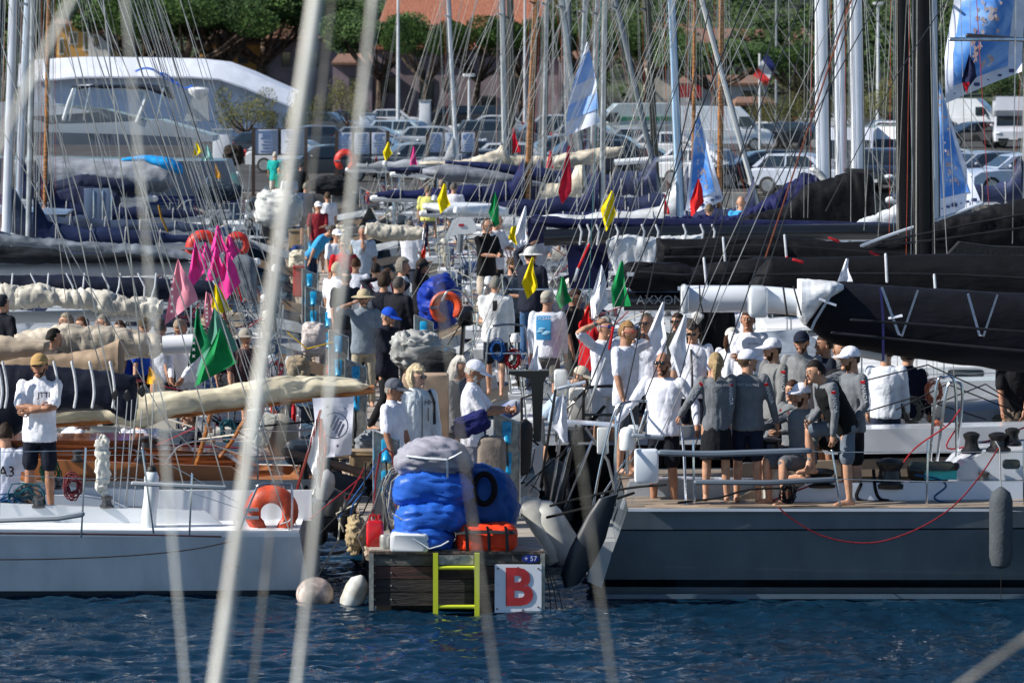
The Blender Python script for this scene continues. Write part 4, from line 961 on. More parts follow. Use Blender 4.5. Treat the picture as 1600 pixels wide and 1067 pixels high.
# hose on first pedestal
mb=MB(); x=xx(604,137.5); y=FP/137.6-.06; mb.tube([V((x-.16,y,.75)),V((x-.12,y,1.3)),V((x-.07,y-.02,1.60)),V((x,y-.02,1.66)),V((x+.07,y-.02,1.60)),V((x+.10,y,1.3)),V((x+.11,y,.9))],.012,6); o=P('hose',mb,paint('7a1420',.5,0)); tag(o,'dark red hose looped over the nearest left pedestal','hose')
# ---------------------------------------------------------------- luggage pile on the pontoon end
def sack(name,label,cx,cy,w,h,s,dep,m,seed=0,cat='sail bag',amp=.03,pw=.6,group=None,rot=0,fold=1.0,sc=4,slump=0):
    c=at(cx,cy,s); mb=MB()
    def f(p):
        g=lambda v:math.copysign(abs(v)**pw,v)
        q=V((g(p.x),g(p.y),g(p.z))); q.z-=slump*(q.x*q.x+.25*q.x*(1 if seed%2 else -1)); q.z*=1-.12*slump*q.x; return q
    mb.ell((0,0,0),(w/2/s*1.03,dep,h/2/s*1.05),56,40,f=f); me=mb.mesh(name,[m]); wob(me,amp,sc*.7,seed,(1,1,1.8),fold); wob(me,amp*.14,sc*2.2,seed+5,(.5,.8,2.2),fold*1.5)
    me.transform(TR(c,0,0,R(rot))); 
    o=link(name,me); me.polygons.foreach_set('use_smooth',[True]*len(me.polygons)); return tag(o,label,cat,group) if label else o
BLUB=cloth('2a62c4',.42,.12); BLUD=cloth('174a8c',.5,.12); GREYB=cloth('9494a0',.7,.15); ORB=cloth('e8401c',.6,.2)
b1=sack('sail_bag','big rumpled grey sail bag on top of the pile',677,712,122,62,141.5,.42,GREYB,1,pw=.9,rot=-4,slump=.35)
sack('sail_bag','long blue bag lying directly under the grey bag',678,758,128,60,141.6,.40,BLUB,2,pw=.7,rot=5,slump=.3)
sack('sail_bag','middle blue bag of the stack with a white cord',673,804,116,58,141.8,.42,BLUB,3,pw=.75,rot=-6,slump=.25)
sack('sail_bag','lowest blue bag of the stack, creased over a white box',662,837,100,46,142,.40,BLUB,4,pw=.75,rot=4,slump=.2)
sack('sail_bag','large dark blue bag with a thick black handle, right of the stack',758,782,116,104,140.5,.42,BLUD,5,pw=.75,rot=16,slump=.25)
o=sack('kit_bag','orange bag with black straps beside the lowest blue bag',760,840,96,44,142.2,.26,ORB,6,'kit bag',.02,.5)
for px in(728,762,790):
    mb=MB(); mb.tube([at(px,819,142.2)+V((0,-.23,0)),at(px+2,828,142.2)+V((0,-.29,0)),at(px+3,856,142.2)+V((0,-.28,0))],.028,6,flat=.3); P('strap',mb,RUBBER,o)
mb=MB(); mb.tube([at(712,828,142.2)+V((0,-.24,0)),at(760,826,142.2)+V((0,-.285,0)),at(806,828,142.2)+V((0,-.22,0))],.025,6,flat=.3); P('strap',mb,RUBBER,o)
mb=MB(); mb.torus(at(757,757,140.5)-V((0,.43,0)),.165,.034,'y',0,360,22,8,sx=.7); P('handle',mb,cloth('0c0d10'),None); bpy.data.objects['handle'].parent=bpy.data.objects['sail_bag.004'] if 'sail_bag.004' in bpy.data.objects else None
for(a,b_) in(((636,707),(700,712)),((700,712),(722,700)),((700,712),(700,740))):
    mb=MB(); pa,pb_=at(*a,141.5),at(*b_,141.5); mb.tube([pa-V((0,.36,0)),pa.lerp(pb_,.5)-V((0,.45,0)),pb_-V((0,.42,0))],.016,5,flat=.4); P('webbing_strap',mb,cloth('d0d6da'),b1)
for pts,sb in(([(648,835),(672,850),(690,845)],0),([(690,845),(702,838)],0),([(614,795),(632,806)],0)):
    mb=MB(); mb.tube([at(x,y,142)-V((0,.40,0)) for x,y in pts],.009,5); o=P('tie_cord',mb,cloth('d8dde2')); tag(o,'pale tie cord around the lowest blue bag of the pile' if pts[0][0]<700 and len(pts)==3 else ('short end of the white tie cord by the orange bag' if pts[0][0]==690 else 'white cord end at the left of the middle blue bag'),'cord')
o=P('storage_box',MB().rbox(at(640,845,142.6),(.42,.40,.20),.04),paint('d8dcdf',.4,0)); tag(o,'white plastic box under the lowest blue bag','box')
# red fuel can
jc=thing('fuel_can','red plastic fuel can left of the blue bags','jerrycan',(xx(585,141),43.9,ZP)); mb=MB(); mb.rbox((xx(587,141),43.75,.84),(.19,.14,.30),.04); P('body',mb,mat('red plastic',(.60,.01,.012),.3,coat=.4),jc); mb=MB(); mb.cyl((xx(594,141),43.75,1.0),(xx(594,141),43.75,1.05),.025); P('cap',mb,plast('aa1414'),jc)
mb=MB(); mb.tube([V((xx(578,141),43.75,.98)),V((xx(580,141),43.75,1.04)),V((xx(588,141),43.75,1.04)),V((xx(590,141),43.75,.98))],.014,6); P('handle',mb,plast('aa1414'),jc)
cn=thing('metal_canister','dull metal canister standing at the left front edge of the pontoon','canister',(xx(601,143),43.5,ZP)); mb=MB(); mb.lathe((xx(601,143),43.52,ZP),[(.058,0),(.06,.02),(.06,.14),(.05,.155),(.0,.16)],16); P('body',mb,GALV,cn)
o=coil('hose_coil',at(628,765,140)+V((0,-.15,0)),.26,None,cloth('8e8c84'),9,'y',.05); tag(o,'tangled coil of grey shore power cable left of the blue bags','cable')
for i,pts in enumerate([[(612,740),(600,770),(604,810),(618,850)],[(640,730),(612,752),(606,800)],[(600,745),(585,790),(560,840),(570,862)],[(652,745),(630,770),(615,820)]]):
    mb=MB(); P3=[at(x,y,141.5) for x,y in pts]; mb.tube(P3,.014,6); o=P('cable',mb,cloth('a09c92' if i%2 else '5a5a58')); tag(o,['grey cable drooping from the tangled coil towards the box','short grey cable curving off the top of the coil','dark cable bending past the red fuel can','pale cable inside the tangle by the bags'][i],'cable')
sr=sack('covered_drum','ribbed grey-brown drum standing behind the dark blue bag',768,715,44,66,136,.17,cloth('857a70'),8,'drum',.008,.45,sc=2)
sack('sail_bag','grey crumpled bag behind the curly-haired woman',652,547,84,60,118,.40,sailc('a6a8a6'),11,amp=.06,fold=1.1,sc=5); sack('sail_bag','charcoal bag with a yellow flap behind the curly-haired woman',684,577,70,56,121,.35,cloth('25272a'),12)
sack('sail_bag','flat pale grey sail heap behind the white-haired person',672,612,100,38,128,.4,cloth('9a9da2'),13); sack('tarpaulin','royal blue tarpaulin heap behind the dark-dressed men',684,470,68,84,95,.7,cloth('0b2f92',.5,.5),14,'tarpaulin',.09,.9,sc=2.2)
sack('sail_bag','white bundled sail far up the pontoon under the strollers',435,327,76,58,58,.6,cloth('c9ccc8',.6,.5),15,amp=.09,sc=2)
sack('sail_bag','pale pinkish sail bag left of the pedestals',490,530,40,52,112,.25,cloth('bdb4b0',.6,.5),16); sack('sail_bag','beige bag hanging low behind the pedestals',465,585,38,60,118,.2,cloth('9d8d74'),17)
sack('rope_heap','heap of old tan rope on the pontoon edge by the khaki trousers',556,835,36,60,140,.15,cloth('a89674'),18,'rope',.04,.9,sc=9)
o=P('chest',MB().rbox(at(665,640,131),(.55,.5,.85),.03),plast('b09478',.6)); tag(o,'tan storage chest behind the woman in the white jacket','chest')
# ---------------------------------------------------------------- near left boat
g='yachts moored stern-to on the left of the pontoon'; gr='yachts moored stern-to on the right of the pontoon'
b=boat('L1','white cruiser-racer at bottom left with orange horseshoe buoy on its stern','1' and -1,xx(469,139),135.2,11,3.3,.80,'d3dce4','ccd5dd','dfe3e6',rake=-.12,stern=.9,wheel=False,detail=0,boom=False,roof=False,boot='39434c',stripe=.97,group=g)
r=b['root']
J=paint('2a2420'); 
mb=MB(); mb.poly([at(0,760,133.5),at(0,850,133.5),at(345,850,133.5),at(290,822,133.5),at(230,812,133.5),at(165,782,133.5),at(130,776,133.5),at(60,775,133.5)][::-1],(0,.9,0)); P('coachroof',mb,paint('dfe3e6'),r)
mb=MB(); mb.box((xx(360,136),45.3,.98),(1.9,.12,.34)); P('cockpit_side',mb,paint('e2e6ea'),r)
mb=MB(); textmb('J',.22,TR((xx(366,141),43.955,zz(868,141.3))),.0,mb=mb); mb.box((xx(363,141),43.975,zz(884.5,141)),(.16,.02,.02)); textmb('111',.115,TR((xx(363,141),43.955,zz(893,141.3))),.0,mb=mb); P('hull_lettering',mb,J,r,False)
SP=paint('9aa1a8',.5,0)
def px_tube(name,pts,s,rad,m,parent,n=7):
    mb=MB(); q=[at(x,y,ss) for (x,y),ss in zip(pts,s if isinstance(s,(list,tuple)) else [s]*len(pts))]
    if len(q)>=4 and not isinstance(rad,list):
        o=[]; e=[q[0]*2-q[1]]+q+[q[-1]*2-q[-2]]
        for i in range(1,len(e)-2):
            a,b,c,d=e[i-1:i+3]
            for k in range(5):
                t=k/5; o.append(.5*((2*b)+(c-a)*t+(2*a-5*b+4*c-d)*t*t+(3*b-a-3*c+d)*t**3))
        q=o+[q[-1]]
    mb.tube(q,rad,n,name!='boom'); return P(name,mb,m,parent)
px_tube('rail_padding',[(208,755),(352,762)],141,.026,SP,r); px_tube('rail_padding',[(0,812),(90,809),(128,803)],141.5,.034,SP,r); px_tube('rail_padding',[(188,812),(260,816),(336,816)],138,.028,SP,r)
for x0,y0_,x1,y1_,ss in((134,700,127,838,141),(222,700,240,832,141),(0,700,-2,838,141),(300,740,296,835,141)): px_tube('stanchion',[(x0,y0_),(x1,y1_)],ss,.012,STEEL,r)
px_tube('guard_wire',[(0,706),(134,704),(222,706),(380,790)],141,.004,STEEL,r); px_tube('guard_wire',[(-10,740),(132,748),(230,750),(392,800)],141,.004,STEEL,r)
px_tube('stern_rail',[(372,835),(398,770),(408,757),(445,757),(456,765),(455,838)],139.5,.014,STEEL,r); px_tube('stern_rail',[(455,800),(430,798),(388,800)],137,.012,STEEL,r)
px_tube('hull_rope',[(-5,874),(80,873),(200,868),(300,858),(372,843)],141.3,.007,cloth('2c2422'),r); px_tube('toe_rail',[(-10,833),(120,834),(250,836),(345,838)],141,.010,cloth('3a2028'),r)
for px,py,rr in((45,758,.075),(52,792,.09),(28,762,.06),(35,770,.08)): winch(at(px,py+18,136.5),rr,r)
hb_=thing('horseshoe_buoy','orange-red horseshoe lifebuoy strapped to the stern rail of the near white boat','lifebuoy',at(424,800,138)); mb=MB(); c=at(424,800,138.8); pts=[];
for i in range(25):
    a=R(-62+304*i/24); pts.append(c+V((.215*cos(a),-.02,.205*sin(a))))
mb.tube(pts,[.045]+[.066]*3+[.075]*17+[.066]*3+[.045],10,True,1.5); OR=mat('orange buoy vinyl',(.66,.075,.02),.5,var=.2,scale=8,bump=.15); P('ring',mb,OR,hb_)
for a in(168,193):
    mb=MB(); p=c+V((.215*cos(R(a)),-.10,.205*sin(R(a)))); mb.box(p,(.15,.06,.035)); P('reflective_tape',mb,plast('8d97a2'),hb_)
mb=MB(); mb.tube([c+V((.1,-.12,-.12)),c+V((.2,-.12,-.09)),c+V((.24,-.1,-.04))],.007,5); P('tie_line',mb,cloth('cfd3d6'),hb_)
px_tube('bollard_pedestal',[(232,825),(234,795),(237,770),(237,745)],139,.085,paint('dfe3e4'),r,12); px_tube('bollard_pedestal_cap',[(237,745),(237,735)],139,.06,RUBBER,r,12)
px_tube('tiller_post',[(312,832),(312,808)],137,.05,RUBBER,r); 
bd=BP('sail_cover',bundle([(-40,566),(60,570),(150,578),(205,585),(214,588)],[(-40,690),(20,683),(60,655),(100,640),(150,634),(205,660),(214,655)],133,.22,40,14,.03,3,1,fold=.5),sailc('161c2c'),r)
px_tube('boom',[(-60,640),(120,625),(215,622)],132.5,.13,paint('12151c',.3,.4),r,14)
for x in(-4,4,84,112,140,172): px_tube('sail_tie',[(x,566),(x+5,590),(x+7,615),(x+4,636)],135.5,.016,cloth('d0d2d4'),bd)
sack('spinnaker_sock','white cloth sock hanging at the shrouds of the near white boat',160,726,26,96,137,.06,cloth('dcdad0',.6,.5),21,'sail bag',.03,.8,sc=6)
for i,(a,b_) in enumerate([((184,620),(176,830)),((199,628),(182,832)),((206,625),(196,832)),((222,640),(205,835)),((215,620),(190,832)),((240,600),(232,830))]): px_tube('mainsheet_fall',[a,b_],137.5,.006,cloth('9ea2a4'),r)
for x,y in((181,617),(199,618),(222,611)): 
    mb=MB(); mb.lathe(at(x,y,137)-V((0,.06,0)),[(.02,-.02),(.045,-.018),(.03,0),(.045,.018),(.02,.02)],14,'y'); mb.ell(at(x,y,137),(.035,.02,.07)); P('block',mb,RUBBER,r)
coil('rope_bundle',at(113,758,137),.13,r,cloth('6b3038'),10,'y',.05); coil('rope_tail',at(40,795,138),.28,r,cloth('1d5560'),9,'y',.08); coil('rope_tail',at(15,805,138),.25,r,cloth('174a78'),7,'y',.06); coil('rope_tail',at(78,735,132),.14,r,cloth('2a6a50'),6,'y',.05)
mh=b['mh']
for tgt in(((455,838),139.5),((372,836),137),((180,640),136),((300,812),136)): wire(b,'backstay',mh,at(*tgt[0],tgt[1]),.008)
# fender balls / buoys at its stern
o=P('mooring_buoy',MB().ell(at(492,928,140.5),(.21,.21,.19),24,16),mat('stained buoy',(.55,.45,.40),.6,var=.3,scale=5,bump=.2)); tag(o,'round pinkish buoy half hidden behind the near white boat transom','buoy')
fender('stained white fender leaning on the left corner of the pontoon',at(553,930,141),.35,.13,mat('stained white vinyl',(.58,.60,.58),.5,col2=(.33,.30,.22),scale=4),0,ry=R(22))
fender('red-white fender drifting behind the classic boat stern',at(508,760,132),.30,.11,mat('grey vinyl',(.35,.36,.38),.5),0,ry=R(8))
for i,(x,y,rt,lb) in enumerate([(520,800,10,'black fender nearest the pontoon below the club flag'),(538,812,14,'black fender second from the pontoon, leaning'),(497,820,-4,'black fender hanging left of the blurred rope'),(505,745,0,'dark fender under the outboard engine')]):
    fender(lb,at(x,y,132-i),.42,.11,mat('black vinyl',(.02,.022,.025),.35),0,ry=R(rt))
# ---------------------------------------------------------------- right grey yacht
b=boat('R1','big slate grey racing yacht at lower right crowded with crew in grey shirts','1' and 1,xx(981,140.5),134,15,4.6,1.07,'68727a','0a0d12','8d8071',rake=-.36,stern=.94,wheel=False,detail=0,boom=False,roof=False,boot='10161d',stripe=.775,mast=None,group=gr,bands=[(1,0),(.785,1),(.768,0),(.235,1),(.15,0)]); r=b['root']

xs1=b['xs']
mb=MB(); mb.box((xs1+7,44.02,1.07),(14,.05,.03)); P('toe_rail',mb,paint('c3ccd8'),r,False)
mb=MB(); mb.box((xs1+7,44.20,1.085),(13.6,.30,.02)); P('side_deck',mb,TEAK,r,False)
mb=MB(); mb.box((xs1+6.75,44.10,.10),(14.0,.02,.05)); P('waterline_stripe',mb,paint('5a6a78'),r,False)
for px,py in((0,0),):
    mb=MB(); mb.poly([at(1238,795,139)+V((0,0,.02)),at(1600+60,795,139)+V((0,0,.02)),at(1660,752,139),at(1262,755,139),at(1244,765,139)][::-1],(0,.12,0)); P('coaming',mb,paint('c4cfde'),r)
    mb=MB(); mb.box((xx(1450,138.5),FP/138.5+.12,zz(757,138.5)),(3.2,.45,.03)); P('coaming_cap',mb,TEAK,r,False)
    mb=MB(); mb.poly([at(1480,752,138),at(1660,752,138),at(1660,700,138),at(1540,705,138),at(1505,725,138)][::-1],(0,1.2,0)); P('cabin_side',mb,paint('d5dce6'),r)
    mb=MB(); mb.poly([at(970,795,137.5),at(1238,795,137.5),at(1238,752,137.5),at(1060,748,137.5),at(985,752,137.5)][::-1],(0,.3,0)); P('cockpit_side',mb,paint('aab2ba'),r)
for x0,y0_,x1,y1_ in((1300,704,1313,790),(962,650,962,790),(1083,690,1085,785),(1450,690,1448,790),(1600,690,1600,790)): px_tube('stanchion',[(x0,y0_),(x1,y1_)],140.5,.013,STEEL,r)
px_tube('rail_padding',[(1032,707),(1100,709),(1180,707),(1264,704)],141,.035,paint('687482',.5,0),r); px_tube('rail_padding',[(1088,753),(1200,754),(1302,749)],141,.030,paint('5e6874',.5,0),r); px_tube('rail_padding',[(990,680),(1035,684)],139,.025,paint('7c8692',.5,0),r)
px_tube('guard_wire',[(1264,704),(1300,706),(1450,706),(1660,706)],140.6,.0045,STEEL,r); px_tube('guard_wire',[(1302,748),(1450,752),(1660,752)],140.6,.0045,STEEL,r)
px_tube('stern_rail',[(962,790),(962,700),(972,640),(988,627),(1045,630),(1060,650),(1068,700),(1072,790)],[140,140,139,138,138,138,139,140],.016,STEEL,r)
px_tube('stern_rail',[(925,800),(940,720),(962,640),(985,627)],[139]*4,.014,STEEL,r); px_tube('stern_rail',[(940,775),(990,700),(1010,640)],[138]*3,.012,STEEL,r); px_tube('stern_rail',[(958,760),(1000,700),(985,640)],138,.011,STEEL,r)
px_tube('mooring_line',[(860,790),(920,775),(985,762),(1040,757)],[139,139,139.5,140],.014,cloth('15171a'),r); px_tube('mooring_line',[(855,808),(930,790),(990,770)],[139,139.5,139.8],.016,cloth('101214'),r)
px_tube('mooring_line',[(1060,785),(1120,778),(1170,765),(1240,762)],140,.012,cloth('101214'),r)
mb=MB(); mb.rbox(at(1010,728,139.5),(.27,.10,.385),.035); o=P('float_cushion',mb,paint('dfe6ee',.5,0)); tag(o,'white rectangular float board strapped on the stern rail','rescue board')
ra=thing('radome','white domed antenna on the stern rail above the float board','antenna',at(980,705,138.5)); mb=MB(); mb.lathe(at(980,700,138.5),[(.085,-.02),(.095,0),(.09,.16),(.075,.21),(.04,.235),(.0,.24)],18); P('dome',mb,paint('e6eaec'),ra); mb=MB(); mb.cyl(at(980,740,138.5),at(980,702,138.5),.02); P('bracket',mb,STEEL,ra)
mb=MB(); mb.lathe(at(990,672,137),[(.085,-.02),(.09,.02),(.05,.06),(.0,.065)],16); o=P('satellite_dome',mb,paint('dfe3e5')); tag(o,'small flat white dome beside the tilted solar panel','antenna')
mb=MB(); mb.box(at(925,661,138),(.56,.34,.02),0,R(4)); sp=P('solar_panel',mb,[paint('c9d3e2',.3)],None,False); tag(sp,'tilted pale framed solar panel over the stern of the grey yacht','solar panel'); mb=MB(); mb.tube([at(915,668,138),at(950,720,138),at(962,770,138)],.018,6); P('bracket',mb,ALU,sp)
mb=MB(); mb.rbox(at(942,688,138.5),(.13,.10,.30),.02); o=P('battery_box',mb,paint('cdd1cf',.5,0)); tag(o,'narrow white equipment box under the solar panel','box')
# dark stern rudder blade
mb=MB(); prof=[(948,775,.09),(935,800,.12),(915,850,.16),(898,890,.14),(890,915,.06)]; rings=[]
for x,y,w in prof: 
    c=at(x,y,141.5); rings.append([c+V((w*1.25*cos(2*pi*j/14)+.02,.06*sin(2*pi*j/14),.35*w*cos(2*pi*j/14))) for j in range(14)])
mb.loft(rings); o=P('rudder',mb,paint('1b222c',.45,.1),r)
mb=MB(); mb.poly([at(918,908,140),at(928,850,140),at(945,846,140),at(962,846,140),at(940,918,140)][::-1],(0,2.2,0)); P('transom_step',mb,paint('c3c7c8'),r)
# winches, post
GW=mat('black winch',(.018,.018,.02),.35,.1)
for px,py,rr,hh in((1390,762,.165,.33),(1283,760,.17,.20),(1202,706,.14,.16),(1367,792,.07,.11),(1518,708,.10,.24),(1560,706,.12,.22),(1582,696,.09,.2)): winch(at(px,py,138.6),rr,r,GW,hh)
mb=MB(); mb.lathe(at(1207,786,138.4),[(.11,-.05),(.105,.3),(.10,.62)],18); P('instrument_post',mb,paint('dcdcd6'),r); 
px_tube('rope',[(1345,757),(1338,775),(1350,783),(1395,784)],139,.022,cloth('141519'),r); px_tube('rope',[(1365,735),(1368,765),(1375,779),(1388,782)],139,.020,cloth('101115'),r)
px_tube('rope',[(1430,742),(1465,748),(1478,760),(1460,778),(1500,786),(1640,782)],139.6,.012,cloth('1c4a72'),r)
o=px_tube('red_rope',[(1217,793),(1240,812),(1280,835),(1330,847),(1380,845),(1440,823),(1490,790),(1530,745),(1560,700)],141.3,.0085,cloth('7d1f2a'),None); tag(o,'long dark red rope sagging down the grey topsides','rope')
px_tube('rope',[(1200,785),(1240,768),(1290,750)],139,.010,cloth('8a1c28'),r); coil('rope_tail',at(1232,770,140.5),.10,r,cloth('18191c'),9,'y',.05)
px_tube('rope',[(1500,640),(1480,665),(1430,700),(1400,740)],136,.010,cloth('97222c'),r); px_tube('rope',[(1600,668),(1540,690),(1480,700),(1500,660)],135,.010,cloth('97222c'),r)
fender('long dark grey covered fender hanging on the slate grey hull',at(1564,826,141.6),.80,.13,cloth('4c5257'),0,'fender on the slate grey hull'); px_tube('fender_line',[(1564,768),(1562,700),(1556,690)],141.4,.008,cloth('b8b8b4'),r); px_tube('fender_line',[(1564,895),(1564,935)],141.6,.004,cloth('202020'),r)
bg=sack('canvas_bag','brown and turquoise bag lying on the cockpit edge of the grey yacht',1462,737,84,30,137.5,.18,cloth('5a4a3c'),31,'bag',.03,.6); mb=MB(); mb.box(at(1470,742,138.8),(.36,.02,.10)); P('side_panel',mb,cloth('49b8b4'),bg)
mb=MB(); mb.poly([at(1500,745,137.5),at(1545,745,137.5),at(1532,728,137.5),at(1518,726,137.5)][::-1],(0,.25,0)); o=P('dark_bag',mb,cloth('17181b')); tag(o,'small black bag right of the brown and turquoise bag','bag')
for x,y in((1455,728),(1580,725)):
    mb=MB(); mb.rbox(at(x,y,138.9),(.5 if x<1500 else .2,.03,.11),.04); P('portlight',mb,GLASS,r)
for pts in([(1462,735),(1478,615),(1490,598),(1504,615),(1492,735)],[(1452,735),(1463,605),(1476,590),(1492,600),(1495,700)]): px_tube('grab_rail',pts,135.5,.018,STEEL,r)
# main boom with black stacked sail of the grey yacht
px_tube('boom',[(1188,468),(1188,468.1),(1262,474),(1700,520)],[134.5]*4,.155,paint('dde3ea',.3,.4),r,16); mb=MB(); mb.rbox(at(1184,471,134.6),(.22,.34,.36),.05); P('boom_end',mb,paint('d0d6dc'),r)
px_tube('boom_band',[(1224,450),(1230,492)],137,.012,RUBBER,r); px_tube('boom_band',[(1240,448),(1252,492)],137,.010,RUBBER,r)
for s_ in(1,):
    sb=BP('stacked_sail',bundle([(1248,438),(1262,438),(1400,447),(1700,462)],[(1248,500),(1262,512),(1300,538),(1400,556),(1480,568),(1560,578),(1700,590)],135,.30,70,20,.022,2.2,3,st=(.25,1.6,3.2),fold=.5),sailc('12141c'),r)
    me=bundle([(1246,436),(1262,436),(1305,440),(1318,446)],[(1246,495),(1258,510),(1285,470),(1318,452)],135.4,.31,24,16,.012,3,2); BP('sail_head_patch',me,sailc('d9dde2'),sb)
    for pts in([(1305,446),(1272,500),(1266,514)],[(1278,466),(1305,476)],[(1376,448),(1402,520),(1407,524),(1432,452)],[(1386,496),(1408,492)],[(1510,458),(1528,522),(1534,524),(1556,459)],[(1374,448),(1378,500),(1378,562)]):
        mb=MB(); mb.tube([at(x,y,136.0)-V((0,.15,0)) for x,y in pts],.022,5,flat=.35); P('sail_strap',mb,cloth('b9c0cc' if pts[0][0]!=1374 else '5c5490'),sb)
    me=bundle([(1300,520),(1330,527),(1385,535)],[(1300,528),(1340,558),(1385,566)],134.4,.2,16,12,.01,3,5); BP('sail_foot',me,sailc('d3d8dd'),sb)
b['mh']=at(1760,470,134)+V((0,0,13))
for tgt in((1188,455,134),(1085,700,139),(1000,640,139)): wire(b,'backstay',b['mh'],at(*tgt),.008,WIRED)
# ---------------------------------------------------------------- black boat (second right) and white-team boat
b=boat('R2','black hulled racing yacht whose stern points at the pontoon, carrying the crew in white tees',1,xx(852,124),121.5,14,4.2,1.3,'0a0b0d','15171a','7d8288',rake=.38,stern=.95,wheel=False,detail=0,boom=False,roof=True,boot='15171a',stripe=.7,group=gr,mast=(1700,470,1690,30,paint('0d0e10'),15)); r=b['root']
mb=MB(); mb.torus(at(1078,610,122),.62,.016,'x',n=30,m=6); 
for a in range(0,180,36): mb.tube([at(1078,610,122)+V((0,.62*cos(R(a)),.62*sin(R(a)))),at(1078,610,122)-V((0,.62*cos(R(a)),.62*sin(R(a))))],.007,4)
P('wheel',mb,RUBBER,r); BLK=paint('101113',.3,.3)
px_tube('stern_rail',[(912,680),(912,620),(922,605),(985,604),(992,614),(995,690)],127,.02,BLK,r); px_tube('stern_rail',[(912,648),(1000,648)],127,.018,BLK,r); px_tube('stern_rail',[(878,690),(885,640),(912,612)],126,.016,BLK,r)
for i,(x0,y0_,x1,y1_) in enumerate([(880,660,850,850),(900,665,870,840),(925,690,880,800),(868,610,845,760),(890,700,838,905)]): px_tube('passerelle_bar',[(x0,y0_),(x1,y1_)],129,.018,[STEEL,BLK][i%2],r)
mb=MB(); mb.poly([at(795,585,127),at(795,580,127),at(858,579,127),at(858,586,127),at(850,592,127),at(845,690,127),at(834,690,127),at(830,592,127)][::-1],(0,.25,0)); o=P('antenna_bracket',mb,BLK); tag(o,'black T-shaped stern bracket behind the phone man','bracket')
mb=MB(); mb.box(at(893,602,126),(.36,.3,.02),0,R(-14)); o=P('solar_panel',mb,paint('b9c4d6'),None,False); tag(o,'small pale solar panel by the ribbed white canister','solar panel')
mb=MB(); mb.rbox(at(876,598,124),(.17,.16,.34),.04); o=P('liferaft_canister',mb,paint('dadedd')); tag(o,'ribbed white liferaft canister behind the small solar panel','liferaft')
mb=MB(); mb.rbox(at(905,632,124.5),(.26,.2,.42),.04); o=P('stowage_box',mb,paint('cfcdc6',.5,0)); tag(o,'dirty white stowage box at the heels of the white-tee crew','box')
mb=MB(); mb.torus(at(775,578,112)+V((0,0,0)),.2,.03); 
for i,(x,y,rr,rt,lb,c) in enumerate([(846,832,.24,-28,'fat white fender between pontoon and black hull, left one','e3e3dc'),(868,836,.24,-32,'fat white fender against the black hull, right one','dfe0da')]): fender(lb,at(x,y,131),.75,rr*.9,mat('white vinyl %d'%i,hexc(c),.4,col2=(.5,.5,.46),scale=3),0,'large white fenders by the black hull',ry=R(rt))
fender('blue and white fender lying behind the pedestal of the phone man',at(797,640,124),.26,.10,mat('blue tipped vinyl',(.04,.09,.30),.4,col2=(.6,.62,.64),scale=1.5),0,ry=R(60))
fender('tall black fender beside the right pedestal',at(818,700,131),.6,.10,RUBBER,0,ry=R(4))
fender('dark fender standing against the black stern',at(872,770,128),.7,.16,mat('slate vinyl',(.04,.045,.05),.4),0,ry=R(-8))

rd=random.Random(77)
for i in range(16):
    x=rd.uniform(815,950); y=rd.uniform(600,760); px_tube('deck_fitting',[(x,y),(x+rd.uniform(-40,30),y+rd.uniform(-30,40)),(x+rd.uniform(-60,20),y+rd.uniform(30,110))],rd.uniform(124,130),rd.uniform(.008,.02),[BLK,STEEL,cloth('20242c'),RUBBER][i%4],r)
mb=MB(); mb.rbox(at(905,700,125),(.6,.5,.5),.06); P('stern_locker',mb,BLK,r)
for i in range(9):
    x=rd.uniform(505,590); y=rd.uniform(720,800); o=px_tube('shore_cable',[(x,y),(x+rd.uniform(-50,10),y+rd.uniform(10,50)),(x+rd.uniform(-90,-20),y+rd.uniform(40,110))],rd.uniform(134,138),rd.uniform(.007,.013),cloth(['15171a','c8c4b4','2a5a9a','8a1c28'][i%4]),BOAT['L1']['root'])
# ---------------------------------------------------------------- remaining named boats, left side
def lx(s,gap=.9): return pcx(FP/s)-.93-gap
def rx(s,gap=.9): return pcx(FP/s)+.93+gap
b=boat('L2','classic varnished mahogany sloop with white lower topsides behind the near white boat',-1,xx(505,127),126,11,2.9,.95,'dfe0dc','7a1c20','a86a3a',rake=.9,stern=.55,wheel=False,boom=False,boot='6a1a1c',stripe=.45,cabin='6a2a12',group=g,mast=(-60,560,-50,20,WOODV)); r=b['root']
mb=MB(); mb.poly([at(-60,770,126.5),at(-60,735,126.5),at(430,735,126.5),at(520,775,126.5),at(470,778,126.5)][::-1],(0,.05,0)); P('wood_plank_strake',mb,MAHOG,r)
mb=MB(); mb.poly([at(-60,735,125),at(-60,688,125),at(215,688,125),at(250,697,125),at(300,735,125)][::-1],(0,1.0,0)); P('coachroof_side',mb,MAHOG,r)
mb=MB(); mb.poly([at(215,735,125.5),at(215,700,125.5),at(345,708,125.5),at(400,740,125.5)][::-1],(0,.5,0)); P('cockpit_coaming',mb,MAHOG,r)
px_tube('boom',[(-60,668),(120,655),(300,640),(420,626),(585,608)],129,[.06,.085,.085,.075,.055],WOODV,r,12)
BP('sail_cover',bundle([(-60,626),(60,628),(150,612),(225,614),(330,606),(420,590),(500,586),(560,592),(578,600)],[(-60,668),(60,662),(150,655),(225,668),(260,652),(330,642),(420,628),(560,612),(578,606)],129.5,.20,70,18,.03,2.2,7,st=(.6,1,1.8),fold=1),sailc('c9c0a6'),r)
px_tube('gallows',[(330,642),(318,690),(303,738)],127,.03,WOODV,r); px_tube('gallows',[(383,655),(362,690),(345,712)],126,.03,WOODV,r)
for i,(x,y) in enumerate(((328,676),(332,694))): winch(at(x,y,126),.035,r,WOODV)
